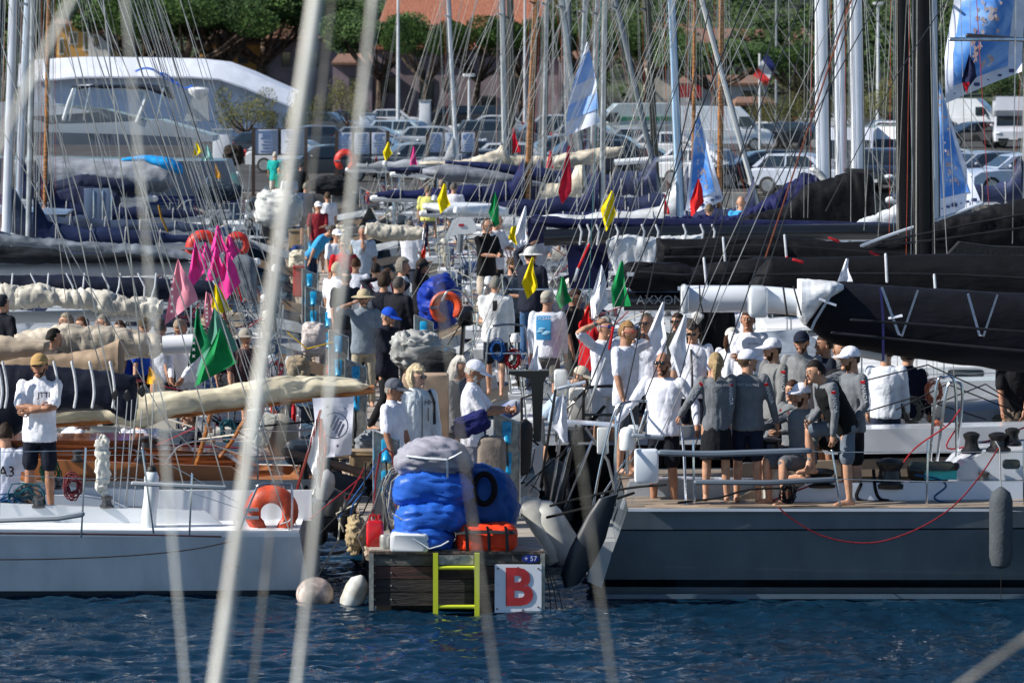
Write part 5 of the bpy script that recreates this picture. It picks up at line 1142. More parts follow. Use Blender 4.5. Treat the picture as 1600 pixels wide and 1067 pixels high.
coil('rope_heap',at(330,790,131),.32,r,cloth('1b1c1e'),12,'z',.2); coil('rope_heap',at(400,782,131),.2,r,cloth('1b1c1e'),8,'z',.15); coil('rope_coil',at(356,672,126),.12,r,cloth('1f5a68'),7,'y',.05)
px_tube('gangway',[(445,705),(520,725),(590,745)],129,.05,cloth('6a5a52'),r)
for px,py in((228,690),(238,692)): winch(at(px,py+14,125),.09,r)
b=boat('L3','sloop under tan canvas with a white boom, third back on the left',-1,lx(116),116,11,3.0,1.0,'e4e6e6','8a8f94','d0ccc0',boom=False,group=g,mast=(-130,520,-120,20,ALU)); r=b['root']
px_tube('boom',[(255,540),(300,537),(303,537)],118,.13,paint('e2e5ea',.3,.4),r,14); px_tube('boom',[(-80,600),(150,560),(255,540)],116.5,.10,paint('c9cac6',.4,.3),r,12)
BP('sail_cover',bundle([(-60,560),(30,556),(90,552),(150,545),(186,528),(194,530)],[(-60,600),(30,590),(110,600),(180,606),(194,606)],119,.18,40,16,.022,2.0,9,st=(.8,1,2),fold=.9),sailc('a38e76'),r)
BP('sail_cover',bundle([(-60,524),(0,524),(60,530),(78,532)],[(-60,570),(0,566),(60,556),(80,548)],121,.2,24,16,.022,2.2,11,st=(.8,1,2),fold=.9),sailc('b7a893'),r)
BP('sail_cover',bundle([(20,520),(90,505),(170,510),(240,520),(262,530)],[(20,560),(90,556),(170,558),(240,560),(262,548)],117,.2,40,16,.04,3,12,fold=.8),sailc('c4baa8'),r)
b=boat('L4','sloop with a bulky white folded mainsail on its boom, fourth back on the left',-1,lx(107),107,12,3.2,1.05,'dfe3e7','20304a','cfd2d4',boom=False,group=g,mast=(-90,440,-75,24,ALU)); r=b['root']
px_tube('boom',[(-80,498),(250,492)],107,.09,paint('b8bcc0'),r,12)
BP('sail_cover',bundle([(-60,440),(0,442),(30,446),(60,443),(95,452),(130,446),(150,452),(190,460),(225,465),(256,468)],[(-60,488),(40,484),(100,480),(160,492),(235,497),(256,492)],107.5,.26,70,18,.05,2.2,13,st=(1.6,1,.5),fold=1.0),sailc('cfcabc'),r)
b=boat('L5','sloop with dark navy sail cover tied by white straps, fifth back on the left',-1,lx(99),99,12,3.3,1.05,'e2e6ea','14181e','c8ccd0',boom=False,group=g,mast=(-140,420,-125,24,ALU)); r=b['root']
cv=BP('sail_cover',bundle([(-60,430),(100,430),(290,436),(352,440)],[(-60,470),(100,466),(290,470),(352,462)],99,.24,50,16,.02,2,15),sailc('161d30'),r)
for i in range(12): px_tube('sail_tie',[(20+28*i,428),(24+28*i+(6 if i%2 else -6),448),(20+28*i+(9 if i%2 else -9),470)],101.5,.014,cloth('cfd3d8'),cv)
px_tube('boom',[(-80,468),(360,462)],99,.07,paint('20242c'),r,10)
b=boat('L6','sloop with long flat pale boom below charcoal flaked sail, sixth back on the left',-1,lx(92),92,13,3.5,1.1,'c9d0d8','3a4048','c8ccd0',boom=False,group=g,mast=(-60,400,-44,26,ALU)); r=b['root']
px_tube('boom',[(-80,424),(150,422),(330,416)],92,.13,paint('a9abb0',.5,.2),r,12)
BP('stacked_sail',bundle([(-60,372),(20,384),(85,388),(110,398),(190,395),(260,400),(300,405)],[(-60,412),(60,412),(190,411),(300,409)],92.3,.2,60,16,.03,3,17,st=(.2,1.6,4.2),fold=.9),sailc('1e2328'),r)
b=boat('L7','sloop with slate-grey sail cover, seventh back on the left beside the twin lifebuoys',-1,lx(86),86,12,3.4,1.1,'cdd6de','26303c','ccd0d4',boom=False,group=g,mast=(-20,380,-6,24,ALU)); r=b['root']
BP('sail_cover',bundle([(-60,350),(60,372),(150,376),(260,388),(390,400),(402,412)],[(-60,380),(150,396),(260,412),(390,470),(402,480)],86,.25,60,16,.05,2.4,19,fold=.7),sailc('6d7680'),r)
px_tube('boom',[(-60,396),(400,412)],86,.08,paint('9aa2aa'),r,10)
mids=[('L8','white sloop with navy cockpit canopy, eighth back on the left',80,11,'e6e9ec','1c3a6a','1b2748','1c2744',(45,330,52,9,ALU)),
('L9','dark navy hulled boat with flat white rail, ninth back on the left',74,12,'10151e','d0d4d8','2c3a52',None,(12,310,22,16,paint('c3cad4',.4,.3))),
('L10','white cruising boat with dark blue bimini, tenth back on the left',68,10,'e4e7ea','26447a','1a2444','18213e',(70,330,76,7,WOODV)),
('L11','white motor boat with navy canopy beside the grey folding panels, eleventh back on the left',63,11,'dde2e8','2a3a56','20294a','1a2340','none'),
('L12','pale grey-hulled motor boat behind the steel gangways, twelfth back on the left',58,10,'b9c6d6','e0e4e8','34405a','2a3244','none'),
('L14','white boat with sun-bleached canvas, fourteenth back on the left',52,10,'e0e2e2','5a6470','7a8088','58616c','none'),
('L15','small white yacht at the quay end on the left of the pontoon',47,9,'e4e4e2','30405a','2a3450','22408a','none')]
for k,lb,s,L,hc,bc,cc,hd,ms in mids:
    boat(k,lb,-1,lx(s,1.0+random.random()*.6),s,L,3.4,1.1+random.uniform(-.1,.15),hc,bc,'d3d7da',cover=cc,hood=hd,mast=ms,group=g,bcol='b4b8bc')
# motor yacht far left
s=50; r=thing('motor_yacht','grey-blue motor yacht with white flybridge, radar and dark bimini at far left','motor yacht',at(150,350,s)); yc=FP/s
mb=MB(); prof=[(-160,205),(60,206),(200,210),(335,222)]; lo_=[(-160,300),(60,300),(200,300),(300,300)]
x0=xx(-160,s); 
mb=hull_mesh(xx(350,s),-1,yc+2.2,11,4.2,2.9,[(1,0),(.62,1),(.52,0),(.12,2)],-.9,.7,3.1); P('hull',mb,[paint('6d7887'),paint('24356e'),paint('39414a')],r)
P('deck',deck_mesh(xx(350,s),-1,yc+2.2,11,4.2,2.9,3.1,.7,None),paint('d8dcde'),r,False)
def side_prism(name,pts,s,th,m,par,dy=0): 
    p=[at(x,y,s)+V((0,dy,0)) for x,y in pts]; a=sum((p[i].x*p[(i+1)%len(p)].z-p[(i+1)%len(p)].x*p[i].z) for i in range(len(p)))
    mb=MB(); mb.poly(p if a>0 else p[::-1],(0,th,0)); return P(name,mb,m,par,False)
side_prism('superstructure',[(-100,205),(-60,178),(30,182),(75,195),(170,192),(245,188),(330,213),(330,222),(-100,222)],s,2.6,paint('a2abb5'),r,.6)
side_prism('dark_band',[(-100,206),(60,207),(200,211),(300,216),(298,228),(-100,226)],s*1.003,.1,paint('4a5566'),r,.5)
side_prism('windscreen',[(35,190),(80,165),(160,172),(230,190),(120,196)],s,2.0,paint('6a7682',.2,.8),r,.9)
side_prism('flybridge',[(-40,162),(10,160),(70,163),(150,176),(60,182),(-40,180)],s,2.2,paint('b2bac3'),r,.8)
px_tube('radar_arch',[(100,186),(112,150),(126,136),(200,138),(228,146),(214,190)],s*.995,.07,paint('c8cdd0'),r)
BP('bimini',bundle([(112,134),(150,131),(230,131),(262,136),(272,150)],[(112,141),(150,139),(230,141),(262,152),(272,156)],49.7,.9,30,14,.03,1.5,4),cloth('1c2534'),r)
for x in(140,255,118): px_tube('bimini_pole',[(x,138),(x-10,190)],s,.03,STEEL,r)
mb=MB(); mb.lathe(at(310,144,s),[(.05,-.25),(.32,-.02),(.34,.08),(.25,.14),(0,.16)],16); P('radar_dome',mb,paint('dfe1e1'),r)
side_prism('mast_foot',[(285,190),(300,150),(322,150),(325,190)],s,.3,paint('a9b2ba'),r,.5)
px_tube('bow_rail',[(190,196),(230,184),(330,190),(352,205)],s*.99,.02,STEEL,r)
# grey inflatable covered boat with long grey panel
r=thing('covered_dinghy','long boat under a pale grey tarpaulin below the motor yacht','tender',at(140,330,55)); BP('tarpaulin',bundle([(10,250),(60,244),(180,250),(255,252),(275,262)],[(10,285),(60,298),(180,305),(255,300),(275,290)],55,1.0,50,18,.06,1.2,23,fold=.4),sailc('8f959e'),r)
BP('blue_flap',bundle([(190,248),(225,242),(265,246),(285,258)],[(190,252),(225,252),(265,268),(285,272)],56,.5,20,12,.03,2,3),cloth('1b93d8'),r); mb=hull_mesh(xx(285,55),-1,FP/55,6,2.0,.9,[(1,0),(.8,1),(.12,0)],0,.8,1.0); P('hull',mb,[paint('c2c6cc'),paint('232a3c')],r)
r=thing('cockpit_tent','navy canvas cockpit enclosure beside the grey folding panels','canopy',at(110,360,68)); BP('canvas',bundle([(85,300),(120,290),(150,292),(188,305)],[(85,330),(120,345),(150,350),(188,345)],67,.8,30,16,.05,2,29),cloth('131c38'),r)
r=thing('boarding_panels','row of blue-grey vertical folding boarding panels','gangway',at(152,372,71))
for i in range(3):
    mb=MB(); mb.rbox(at(138+14*i,330,71)+V((0,.02*i,0)),(.19,.07,1.0),.02); P('panel',mb,paint('5b6c86',.4,.2),r); px_tube('panel_hinge',[(146+14*i,298),(146+14*i,358)],71.5,.016,STEEL,r)
side=side_prism('bow',[(-60,325),(0,330),(108,332),(98,345),(84,352),(-60,360)],70,1.2,paint('0c1420'),BOAT['L10']['root']); side_prism('bow_rail_cap',[(-60,318),(0,324),(108,330),(104,335),(-60,334)],70.5,1.2,paint('9db6d6'),BOAT['L10']['root'],-.1)
BP('cabin_canvas',bundle([(55,292),(130,272),(200,280),(235,296)],[(55,302),(130,300),(200,304),(235,304)],60,.8,36,14,.04,2,31),cloth('19223a'),BOAT['L11']['root'])
# lifebuoys in the middle distance
def hshoe(label,px,py,s,rr,rot=0,c=None):
    root=thing('horseshoe_buoy',label,'lifebuoy',at(px,py,s)); mb=MB(); c_=at(px,py,s); pts=[]
    for i in range(23): a=R(-60+300*i/22+rot); pts.append(c_+V((rr*cos(a),-.02,rr*sin(a))))
    mb.tube(pts,[rr*.22]+[rr*.32]*21+[rr*.22],9,True,1.4); P('ring',mb,c or mat('red buoy vinyl',(.62,.03,.015),.5,var=.2,scale=8),root); mb=MB(); mb.box(c_+V((-rr,-.1,0)),(rr*.7,.05,.04)); P('reflective_tape',mb,plast('8d97a2'),root); return root
hshoe('red horseshoe buoy left of the pink pennants, larger of the pair',318,388,86,.24); hshoe('red horseshoe buoy right of the pink pennants, smaller of the pair',371,382,84,.17,0); hshoe('red horseshoe buoy at the quay beside the notice board',540,251,50,.26,0); hshoe('orange horseshoe buoy seen edge-on by the blue tarpaulin',697,480,99,.19,20,OR)
# ---------------------------------------------------------------- right side
WM=paint('dfe6f0',.35,.5); BM=mat('black carbon',(.006,.006,.008),.45,spec=.3); SIL=paint('a9b8c8',.35,.4)
b=boat('R3','white racing yacht with red and blue ropes on its stern, third back on the right',1,rx(111,.7),111,13,3.9,1.1,'e3e7ec','26303c','d5d9dc',boom=False,group=gr,mast=(1443,470,1440,31,BM)); r=b['root']
b['R3']=1
px_tube('boom',[(975,470),(1140,470),(1460,480)],117,.14,paint('14161a',.35,.4),r,14)
mb=MB(); textmb('AXXON',.17,TR(at(1030,468,117)-V((0,.19,0))),.0,mb=mb); P('lettering',mb,paint('9aa0a8'),r,False)
px_tube('boom',[(1070,467),(1170,467)],124,.17,paint('dce2ea',.3,.4),BOAT['R2']['root'],16); mb=MB(); mb.rbox(at(1070,467,124.5),(.10,.36,.36),.05); P('boom_end',mb,paint('d0d6dc'),BOAT['R2']['root'])
px_tube('boom_band',[(1093,447),(1094,470),(1098,487)],126.5,.010,RUBBER,BOAT['R2']['root'])
BP('outhaul_bag',bundle([(1080,490),(1090,486),(1100,492)],[(1080,496),(1090,508),(1100,496)],127,.08,8,12,.01,4,1),cloth('cfccc6'),BOAT['R2']['root'])
BP('stacked_sail',bundle([(1170,440),(1200,400),(1300,402),(1500,398),(1700,400)],[(1170,482),(1200,492),(1300,500),(1500,520),(1700,540)],124.5,.25,60,16,.03,2,35,st=(.2,1.6,4.2)),sailc('101116'),BOAT['R2']['root'])
BP('stacked_sail',bundle([(973,412),(985,408),(1060,410),(1080,418),(1180,400),(1320,404),(1470,420)],[(973,448),(985,455),(1060,456),(1200,462),(1320,470),(1470,470)],117.5,.22,60,16,.035,3,37,st=(.2,1.6,4.2),fold=.9),sailc('131419'),r)
mb=MB(); mb.box(at(985,427,117)-V((0,.16,0)),(.12,.25,.07)); 
for x,y in((1068,450),(985,428)):
    mb=MB(); mb.box(at(x,y,119.5)-V((0,.1,0)),(.16 if x>1000 else .10,.02,.05)); P('sail_label',mb,paint('c9d2dc'),r)
b=boat('R4','white yacht with grey spray hood, fourth back on the right',1,rx(103,.8),103,12,3.8,1.1,'dfe3e7','1c2430','dcdfe1',boom=False,hood='8d97a4',group=gr,mast=(1415,440,1409,24,BM)); r=b['root']
BP('stacked_sail',bundle([(1025,372),(1100,372),(1200,364),(1320,376),(1500,384),(1700,380)],[(1025,415),(1100,430),(1200,440),(1320,450),(1700,455)],108,.25,70,16,.04,2.4,39,st=(.2,1.6,4.2),fold=.9),sailc('0f1015'),r)
px_tube('boom',[(1020,425),(1430,440)],107.5,.10,BM,r,12)
# slanting bundles at right
BP('stacked_sail',bundle([(1345,382),(1400,366),(1480,340),(1560,318),(1700,290)],[(1345,390),(1400,398),(1500,402),(1700,410)],109,.25,50,16,.035,2.4,41,st=(.2,1.6,4.2),fold=.9),sailc('121318'),r)
px_tube('batten',[(1346,384),(1400,364),(1480,338),(1535,318)],111,.022,paint('b9c3d0'),r)
side_prism('cockpit_screen',[(1480,400),(1500,378),(1550,385),(1700,390),(1700,430),(1480,430)],112,.3,cloth('1f2226'),BOAT['R3']['root'])
b=boat('R5','yacht with navy sail cover and white tarpaulin on the boom, fifth back on the right',1,rx(96,.9),96,13,3.8,1.1,'e6e9ec','18233c','d8dbde',boom=False,group=gr,mast=(1462,440,1459,14,SIL)); r=b['root']
px_tube('boom',[(850,372),(1000,366),(1420,362)],101,.13,paint('15171c',.3,.4),r,14)
for x in(905,918,932,962,1003,1025,1068,1095,1113): px_tube('boom_strap',[(x,352),(x+4,362),(x+1,382)],102.5,.018,cloth('b9bdc2'),r)
me=bundle([(830,338),(880,340),(1100,342),(1420,348)],[(830,352),(880,358),(1100,360),(1420,362)],100.6,.25,50,14,.025,2,43); BP('sail_cover',me,sailc('14193e'),r)
side_prism('hanging_canvas',[(884,372),(950,368),(952,400),(950,450),(890,452)],100,.10,sailc('151a42'),r)
side_prism('hanging_canvas',[(823,340),(850,342),(858,378),(826,384)],100,.12,sailc('1a1f44'),r)
BP('tarpaulin',bundle([(948,376),(965,368),(1050,369),(1099,366)],[(948,402),(965,440),(1050,438),(1099,412)],102.3,.12,40,16,.04,3,45,fold=.6),mat('translucent white tarp',(.62,.65,.68),.35,var=.1,scale=3,bump=.5,bscale=6),r)
b=boat('R6','yacht with black peaked sail cover at a fat white mast, sixth back on the right',1,rx(90,.8),90,14,4,1.15,'e9ecee','a0a6ac','e1e3e4',boom=False,group=gr,mast=(1341,335,1338,21,WM,16,1.5)); r=b['root']
BP('sail_cover',bundle([(1040,345),(1150,342),(1225,322),(1262,285),(1290,280),(1335,265),(1358,268),(1366,285)],[(1040,362),(1150,362),(1240,366),(1300,362),(1366,360)],90.5,.35,70,18,.05,2,47,fold=.7),sailc('0d0e13'),r); px_tube('mast_collar',[(1322,266),(1362,268)],91.5,.035,RUBBER,r)
b=boat('R7','yacht with draped navy sail cover at its fat white mast, seventh back on the right',1,rx(84,.9),84,14,4,1.15,'e2e6ea','20283c','dcdfe1',boom=False,group=gr,mast=(1287,330,1284,23,WM,16,1.5)); r=b['root']
BP('sail_cover',bundle([(1040,338),(1150,336),(1195,312),(1225,290),(1250,272),(1275,268),(1298,285)],[(1040,350),(1150,350),(1230,350),(1298,350)],84.5,.3,70,18,.06,3,49,st=(1.5,1,.5),fold=1),sailc('1a1f4a'),r)
BP('sail_head',bundle([(1262,262),(1272,259),(1284,268),(1300,292)],[(1262,266),(1272,272),(1284,284),(1300,300)],85.2,.2,16,12,.03,2,51),sailc('b9bdbb'),r)
b=boat('R8','yacht with middle fat white mast of the three, eighth back on the right',1,rx(79,1),79,13,4,1.1,'e6e8ea','6a7078','dcdfe1',boom=(2.4,5.0),cover='2a3040',group=gr,mast=(1315,320,1312,18,WM,16,1.5))
BP('sail_cover',bundle([(1310,362),(1340,345),(1390,325),(1425,305),(1440,262),(1444,258)],[(1310,368),(1340,364),(1390,362),(1444,355)],96,.2,50,16,.03,3,53),sailc('cfd5dc'),BOAT['R5']['root'])
mr=[('R9','white yacht with a long white boom, ninth back on the right',74,12,'e8eaec','3a5a86','c9cdd0',None,(1063,330,1050,13,paint('9fc0de',.35,.4)),None),
('R10','boat with ochre wooden mast and navy cover, tenth back on the right',69,12,'e2e5e8','1a2a4a','1d2650','1a2344',(1124,330,1128,9,WOODV),None),
('R11','white sloop with dinghy-like white coachroof, eleventh back on the right',65,12,'e9ebee','a8b0b8','20284a',None,(940,325,946,9,ALU),None),
('R12','white sloop with orange wooden mast and navy sail cover, twelfth back on the right',61,11,'dfe3e6','203050','1c2550','1a2240',(824,318,838,11,WOODV),None),
('R13','cruising yacht with cream sail over navy cover, thirteenth back on the right',57,11,'d8dcde','5a646e','d9cfba',None,(914,290,878,9,ALU),None),
('R14','yacht with black mast behind the leaning grey spars, fourteenth back on the right',54,12,'cfd4d8','26303c','2a3656','24304e',(1025,285,1011,11,paint('14171b')),None),
('R15','yacht with grey mast by the striped banner, fifteenth back on the right',51,10,'e1e4e6','3a4a66','1f2a4e',None,(890,262,886,13,paint('8f989e',.4,.3)),None),
('R16','yacht with dark grey mast next to a silver one, sixteenth back on the right',49,10,'d0d4d6','394652','232e50',None,(789,235,785,9,paint('b0b8bc',.4,.3)),None),
('R17','yacht with slim mast leaning right, near the quay on the right',47,10,'e4e6e8','2b3a58','9aa0a6',None,(712,215,701,7,paint('c3cbd2',.4,.3)),None),
('R18','yacht with charcoal mast closest to the quay on the right',45.5,10,'dadde0','2b3a58','2a3450',None,(800,235,797,11,paint('2a2d30')),None)]
for k,lb,s,L,hc,bc,cc,hd,ms,_ in mr:
    boat(k,lb,1,rx(s,1+random.random()*.8),s,L,3.5,1.1+random.uniform(-.1,.15),hc,bc,'dadde0',cover=cc,hood=hd,mast=ms,group=gr,bcol='dfe2e4')
# second rank: other masts with their own hulls further right/left at the quay
far=[('F1','moored yacht with wooden mizzen beside the second blue banner',64,1060,(1082,330,1086,6,WOODV),'e2e4e6'),('F2','moored yacht with a thin silver mast right of centre',60,860,(850,250,855,8,ALU),'d8dce0'),('F3','moored yacht whose grey mast leans over the car park',56,930,(1030,300,962,9,paint('7d868e',.4,.3)),'e6e8ea'),
('F4','moored yacht with white mast leaning right over the dark estate car',70,1000,(1185,325,1097,9,paint('c5c9ca',.5,.2)),'e8eaec'),('F5','moored yacht at far left edge with silvery white mast',60,-60,(30,300,45,14,SIL),'d8dee4'),('F6','moored yacht at the left with stepped steel mast',57,-20,(48,290,46,10,ALU),'d2d8de'),
('F7','yacht with a thin aluminium mast in front of the pink-grey building',52,760,(905,250,915,8,ALU),'cfd4d8'),('F8','yacht with twin spreader mast right of the wooden one',50,820,(925,255,934,8,ALU),'d8dadc'),('F9','white motor-sailer under the blurred steel rails at the far right',62,1430,(1600,300,1610,10,ALU),'e8eaec')]
for k,lb,s,px,ms,hc in far:
    boat(k,lb,1 if px>300 else -1,xx(px,s)+(0 if px>300 else 4),s,9.5,3.2,1.05,hc,'2b3a58','d9dcde',cover='2a3456',mast=ms,group='yachts moored in the second rank near the quay',bcol='d5d8da')
px_tube('boom',[(960,254),(1060,247)],54,.09,paint('dfe3e6'),BOAT['F3']['root'],10)
BP('sail_cover',bundle([(655,252),(720,250),(775,236),(785,224),(795,240),(860,245),(920,232),(975,228)],[(655,258),(720,264),(780,262),(860,268),(920,258),(975,240)],58,.25,50,14,.05,2,55,fold=.9),sailc('c9c0ae'),BOAT['R13']['root'])
BP('sail_cover',bundle([(695,250),(760,254),(850,262),(870,270)],[(695,256),(760,268),(850,288),(870,285)],60,.3,40,14,.02,2,57),sailc('18224a'),BOAT['R12']['root']); BP('tarpaulin',bundle([(660,264),(700,256),(780,268),(850,286)],[(660,272),(700,284),(780,290),(850,292)],60.4,.5,40,14,.03,1.5,59),sailc('7d828c'),BOAT['R12']['root'])
BP('tarpaulin',bundle([(605,262),(640,260),(672,262)],[(605,268),(640,271),(672,272)],58,.4,20,12,.03,2,60),sailc('17203c'),BOAT['R14']['root'])
# white inflatable and hull in the centre distance
r=thing('inflatable_dinghy','white inflatable dinghy lying upturned in the centre distance','dinghy',at(730,330,72)); BP('tube',bundle([(660,318),(700,315),(770,318),(795,326)],[(660,326),(700,338),(770,340),(795,338)],72,.5,36,16,.015,1.5,61),paint('dfe5ea',.4,.2),r)
r=thing('sail_bag','long white rolled sail beside the upturned dinghy','sail bag',at(610,372,80)); BP('roll',bundle([(570,348),(600,350),(650,352),(680,358)],[(570,366),(600,378),(650,376),(680,368)],80,.25,40,14,.05,3,62),sailc('b9b4a6'),r)
r=thing('outboard_motor','big white outboard cowling with small red mark in the centre distance','outboard motor',at(720,372,82)); mb=MB(); mb.poly([at(696,370,82),at(706,346,82),at(716,341,82),at(738,342,82),at(745,356,82),at(742,364,82),at(712,368,82)][::-1],(0,.35,0)); P('cowling',mb,paint('dfe3e4',.3,.5),r); mb=MB(); mb.box(at(721,352,82)-V((0,.01,0)),(.10,.01,.05)); P('badge',mb,paint('b01c30'),r); mb=MB(); mb.tube([at(720,366,82),at(718,395,82)],.06,8); P('leg',mb,plast('6a7078'),r)
r=thing('outboard_motor','dark outboard engine at the stern of the classic boat','outboard motor',at(470,700,128)); mb=MB(); mb.rbox(at(472,706,128),(.42,.3,.30),.1); P('cowling',mb,paint('2a3440',.3,.4),r); mb=MB(); mb.tube([at(475,715,128),at(478,770,128)],.05,8); P('leg',mb,plast('20262c'),r)
r=thing('liferaft_bag','round beige liferaft bag on the rail behind the blurred white rope','liferaft',at(436,680,127)); mb=MB(); mb.ell(at(436,680,127),(.24,.14,.27),20,14); P('bag',mb,cloth('a7a39a'),r); mb=MB(); mb.rbox(at(415,672,127.5),(.17,.16,.42),.03,0,R(18)); o=P('rescue_case',mb,cloth('d6d6cc')); tag(o,'white upright rescue case leaning beside the round beige bag','case')
px_tube('stern_rail',[(300,790),(310,640),(330,625),(430,628),(450,650),(462,760)],126,.013,STEEL,BOAT['L2']['root']); px_tube('stern_rail',[(260,720),(300,690),(440,690),(470,735)],126.5,.012,STEEL,BOAT['L2']['root'])
# small details strewn over the mid-distance sterns: winches, fenders, cowls, lines
rd=random.Random(12)
FM=[mat('mid fender %d'%i,hexc(c),.4) for i,c in enumerate(('1c2026','e1e2de','23345e','8d9298'))]
k=0
for key,b in list(BOAT.items()):
    if key in('L1','R1','R2') or key[0]=='F': continue
    sd=b['side']
    WH3=['nearest the stern','amidships','towards the bow']; no=dict(zip('3 4 5 6 7 8 9 10 11 12 13 14 15 16 17 18'.split(),'third fourth fifth sixth seventh eighth ninth tenth eleventh twelfth thirteenth fourteenth fifteenth sixteenth seventeenth eighteenth'.split())).get(key[1:],'second')
    for i in range(3):
        l=.15+.3*i; yq=-b['B']/2*beam(l,.78)-.12; fc=rd.randrange(4)
        o=fender('%s fender on the %s %s-hand boat, %s'%(['black','white','navy','grey'][fc],no,'left' if key[0]=='L' else 'right',WH3[i]),V((b['xs']+sd*l*b['L'],b['yc']+yq,b['F']-.45)),.42,.10,FM[fc],0,'fenders of '+key.replace('L','the left row boat ').replace('R','the right row boat '))
    mb=MB(); a=V((b['xs']+sd*.3,b['yc']-.3,b['F']+.04)); e=V((pcx(b['yc'])+sd*.75,b['yc']-.3,ZP+.08)); mb.tube([a,e],.13,4,flat=.2); P('gangway',mb,plast(rd.choice(['3a3632','9aa0a4','6a5a48'])),b['root'])
    for q in(-.5,.0,.5):
        a=V((b['xs'],b['yc']+q*b['B']/2,b['F'])); e=V((pcx(b['yc'])-.9*(-sd)*1 if 0 else pcx(b['yc'])+sd*.9,b['yc']+q*1.2,ZP+.03)); mb=MB(); mb.tube(sag(a,e,.05,6),.010,5); P('mooring_line',mb,cloth(rd.choice(['15171a','c8c4b4','24406a'])),b['root'])
    X=lambda l,dy,z:V((b['xs']+sd*l,b['yc']+dy*b['B']/2,b['F']+z))
    mb=MB(); mb.rbox(X(.1,.5,.45),(.10,.30,.42),.04); P('stern_locker',mb,paint(rd.choice(['dfe2e4','c8402a','2a3a5a','e8e4d0']),.5,0),b['root'])
    pz=rd.uniform(.8,1.9); pq=rd.choice([-.6,.6,.2]); mb=MB(); mb.tube([X(.02,pq,.0),X(-.1,pq,pz)],.014,6); P('antenna_pole',mb,STEEL,b['root'])
    if rd.random()<.3:
        mb=MB(); mb.lathe(X(-.1,pq,pz),[(.07,0),(.08,.05),(.05,.12),(0,.13)],10); P('antenna_dome',mb,paint('e4e6e8'),b['root'])
    elif rd.random()<.5:
        mb=MB(); mb.rbox(X(-.12,-pq,.55),(.28,.22,.34),.07); mb.tube([X(-.15,-pq,.4),X(-.2,-pq,-.3)],.04,6); P('outboard',mb,paint(rd.choice(['1a1c20','dfe1e3','3a4048'])),b['root'])
    for e_ in range(7):
        q=rd.uniform(-.8,.8); l=rd.uniform(0,2.5); mb=MB(); a=X(l,q,.55); mb.tube([a,a+V((rd.uniform(-.6,.6),.1,rd.uniform(-.5,.9))),a+V((rd.uniform(-1,1),.1,rd.uniform(-.4,.1)))],.012,5); P('deck_line',mb,cloth(rd.choice(['c8c4b8','24406a','7a2430','1a1c1e'])),b['root'])
    mb=MB(); mb.rbox(X(rd.uniform(.6,1.4),rd.uniform(-.5,.5),.25),(rd.uniform(.4,.9),.4,.25),.06); P('cockpit_cushion',mb,cloth(rd.choice(['d8dadc','2a4470','b8a890','8a9098'])),b['root'])
    coil('rope_coil',X(.02,.25,.45),.14,b['root'],cloth(rd.choice(['7a2030','24507a','b8b09a','1d1f22'])),5,'y',.04)
    mb=MB(); ring=[X(1.2,q,1.35) if abs(q)<.6 else X(1.2,q,.2) for q in(-.62,-.55,0,.55,.62)]
    if rd.random()<.5: mb.tube(ring,.014,6); P('cockpit_hoop',mb,STEEL,b['root'])
    for _k in range(0 if key in('L2','L3') else 2):
        mb=MB(); w_=rd.uniform(.5,1.1); l=rd.uniform(1.5,3.2); mb.ell(X(l,rd.uniform(-.3,.3),.22),(w_,.35,.22),14,8); me=mb.mesh('s',[STEEL]); wob(me,.07,3,rd.random()*9,fold=.7); BP('sail_heap',me,sailc(rd.choice(['c6c2b4','d8dce0','20283e','6a7480','a7a49a'])),b['root'])
# red and blue ropes on R3 rail; rails there
coil('rope_hank',at(802,560,112),.14,BOAT['R3']['root'],cloth('8a1a26'),9,'y',.04); coil('rope_hank',at(777,545,112),.15,BOAT['R3']['root'],cloth('2a62a8'),6,'y',.03); coil('rope_hank',at(1425,640,126),.16,BOAT['R2']['root'],cloth('6e6a5e'),9,'y',.04); coil('rope_hank',at(1460,610,124),.13,BOAT['R2']['root'],cloth('b86a50'),7,'y',.04); coil('rope_hank',at(1465,670,130),.09,BOAT['R2']['root'],cloth('b86a50'),6,'y',.03)
px_tube('stern_rail',[(757,590),(765,520),(778,508),(812,508),(822,520),(828,590)],112,.016,STEEL,BOAT['R3']['root']); px_tube('stern_rail',[(760,552),(826,552)],112,.013,STEEL,BOAT['R3']['root'])
for pts,s in(([(735,560),(755,460),(765,450),(800,452)],104),([(800,452),(900,452),(960,455)],104),([(690,470),(700,455),(720,455),(740,480)],104)): px_tube('stern_rail',pts,s,.014,STEEL,BOAT['R4']['root'])
for pts in([(1290,610),(1450,570),(1560,620)],[(1400,640),(1480,600),(1580,640)],[(1440,640),(1540,600),(1600,640)],[(1330,650),(1430,620),(1540,655)]): px_tube('rope',pts,127,.009,cloth('22242a'),BOAT['R2']['root'])
side_prism('white_cabin',[(1290,690),(1300,672),(1480,668),(1660,664),(1660,705),(1290,710)],130.5,.6,paint('d4dae2'),BOAT['R1']['root']); side_prism('bench',[(1330,640),(1340,600),(1700,590),(1700,650)],122,.6,paint('d5dadf'),BOAT['R2']['root'])

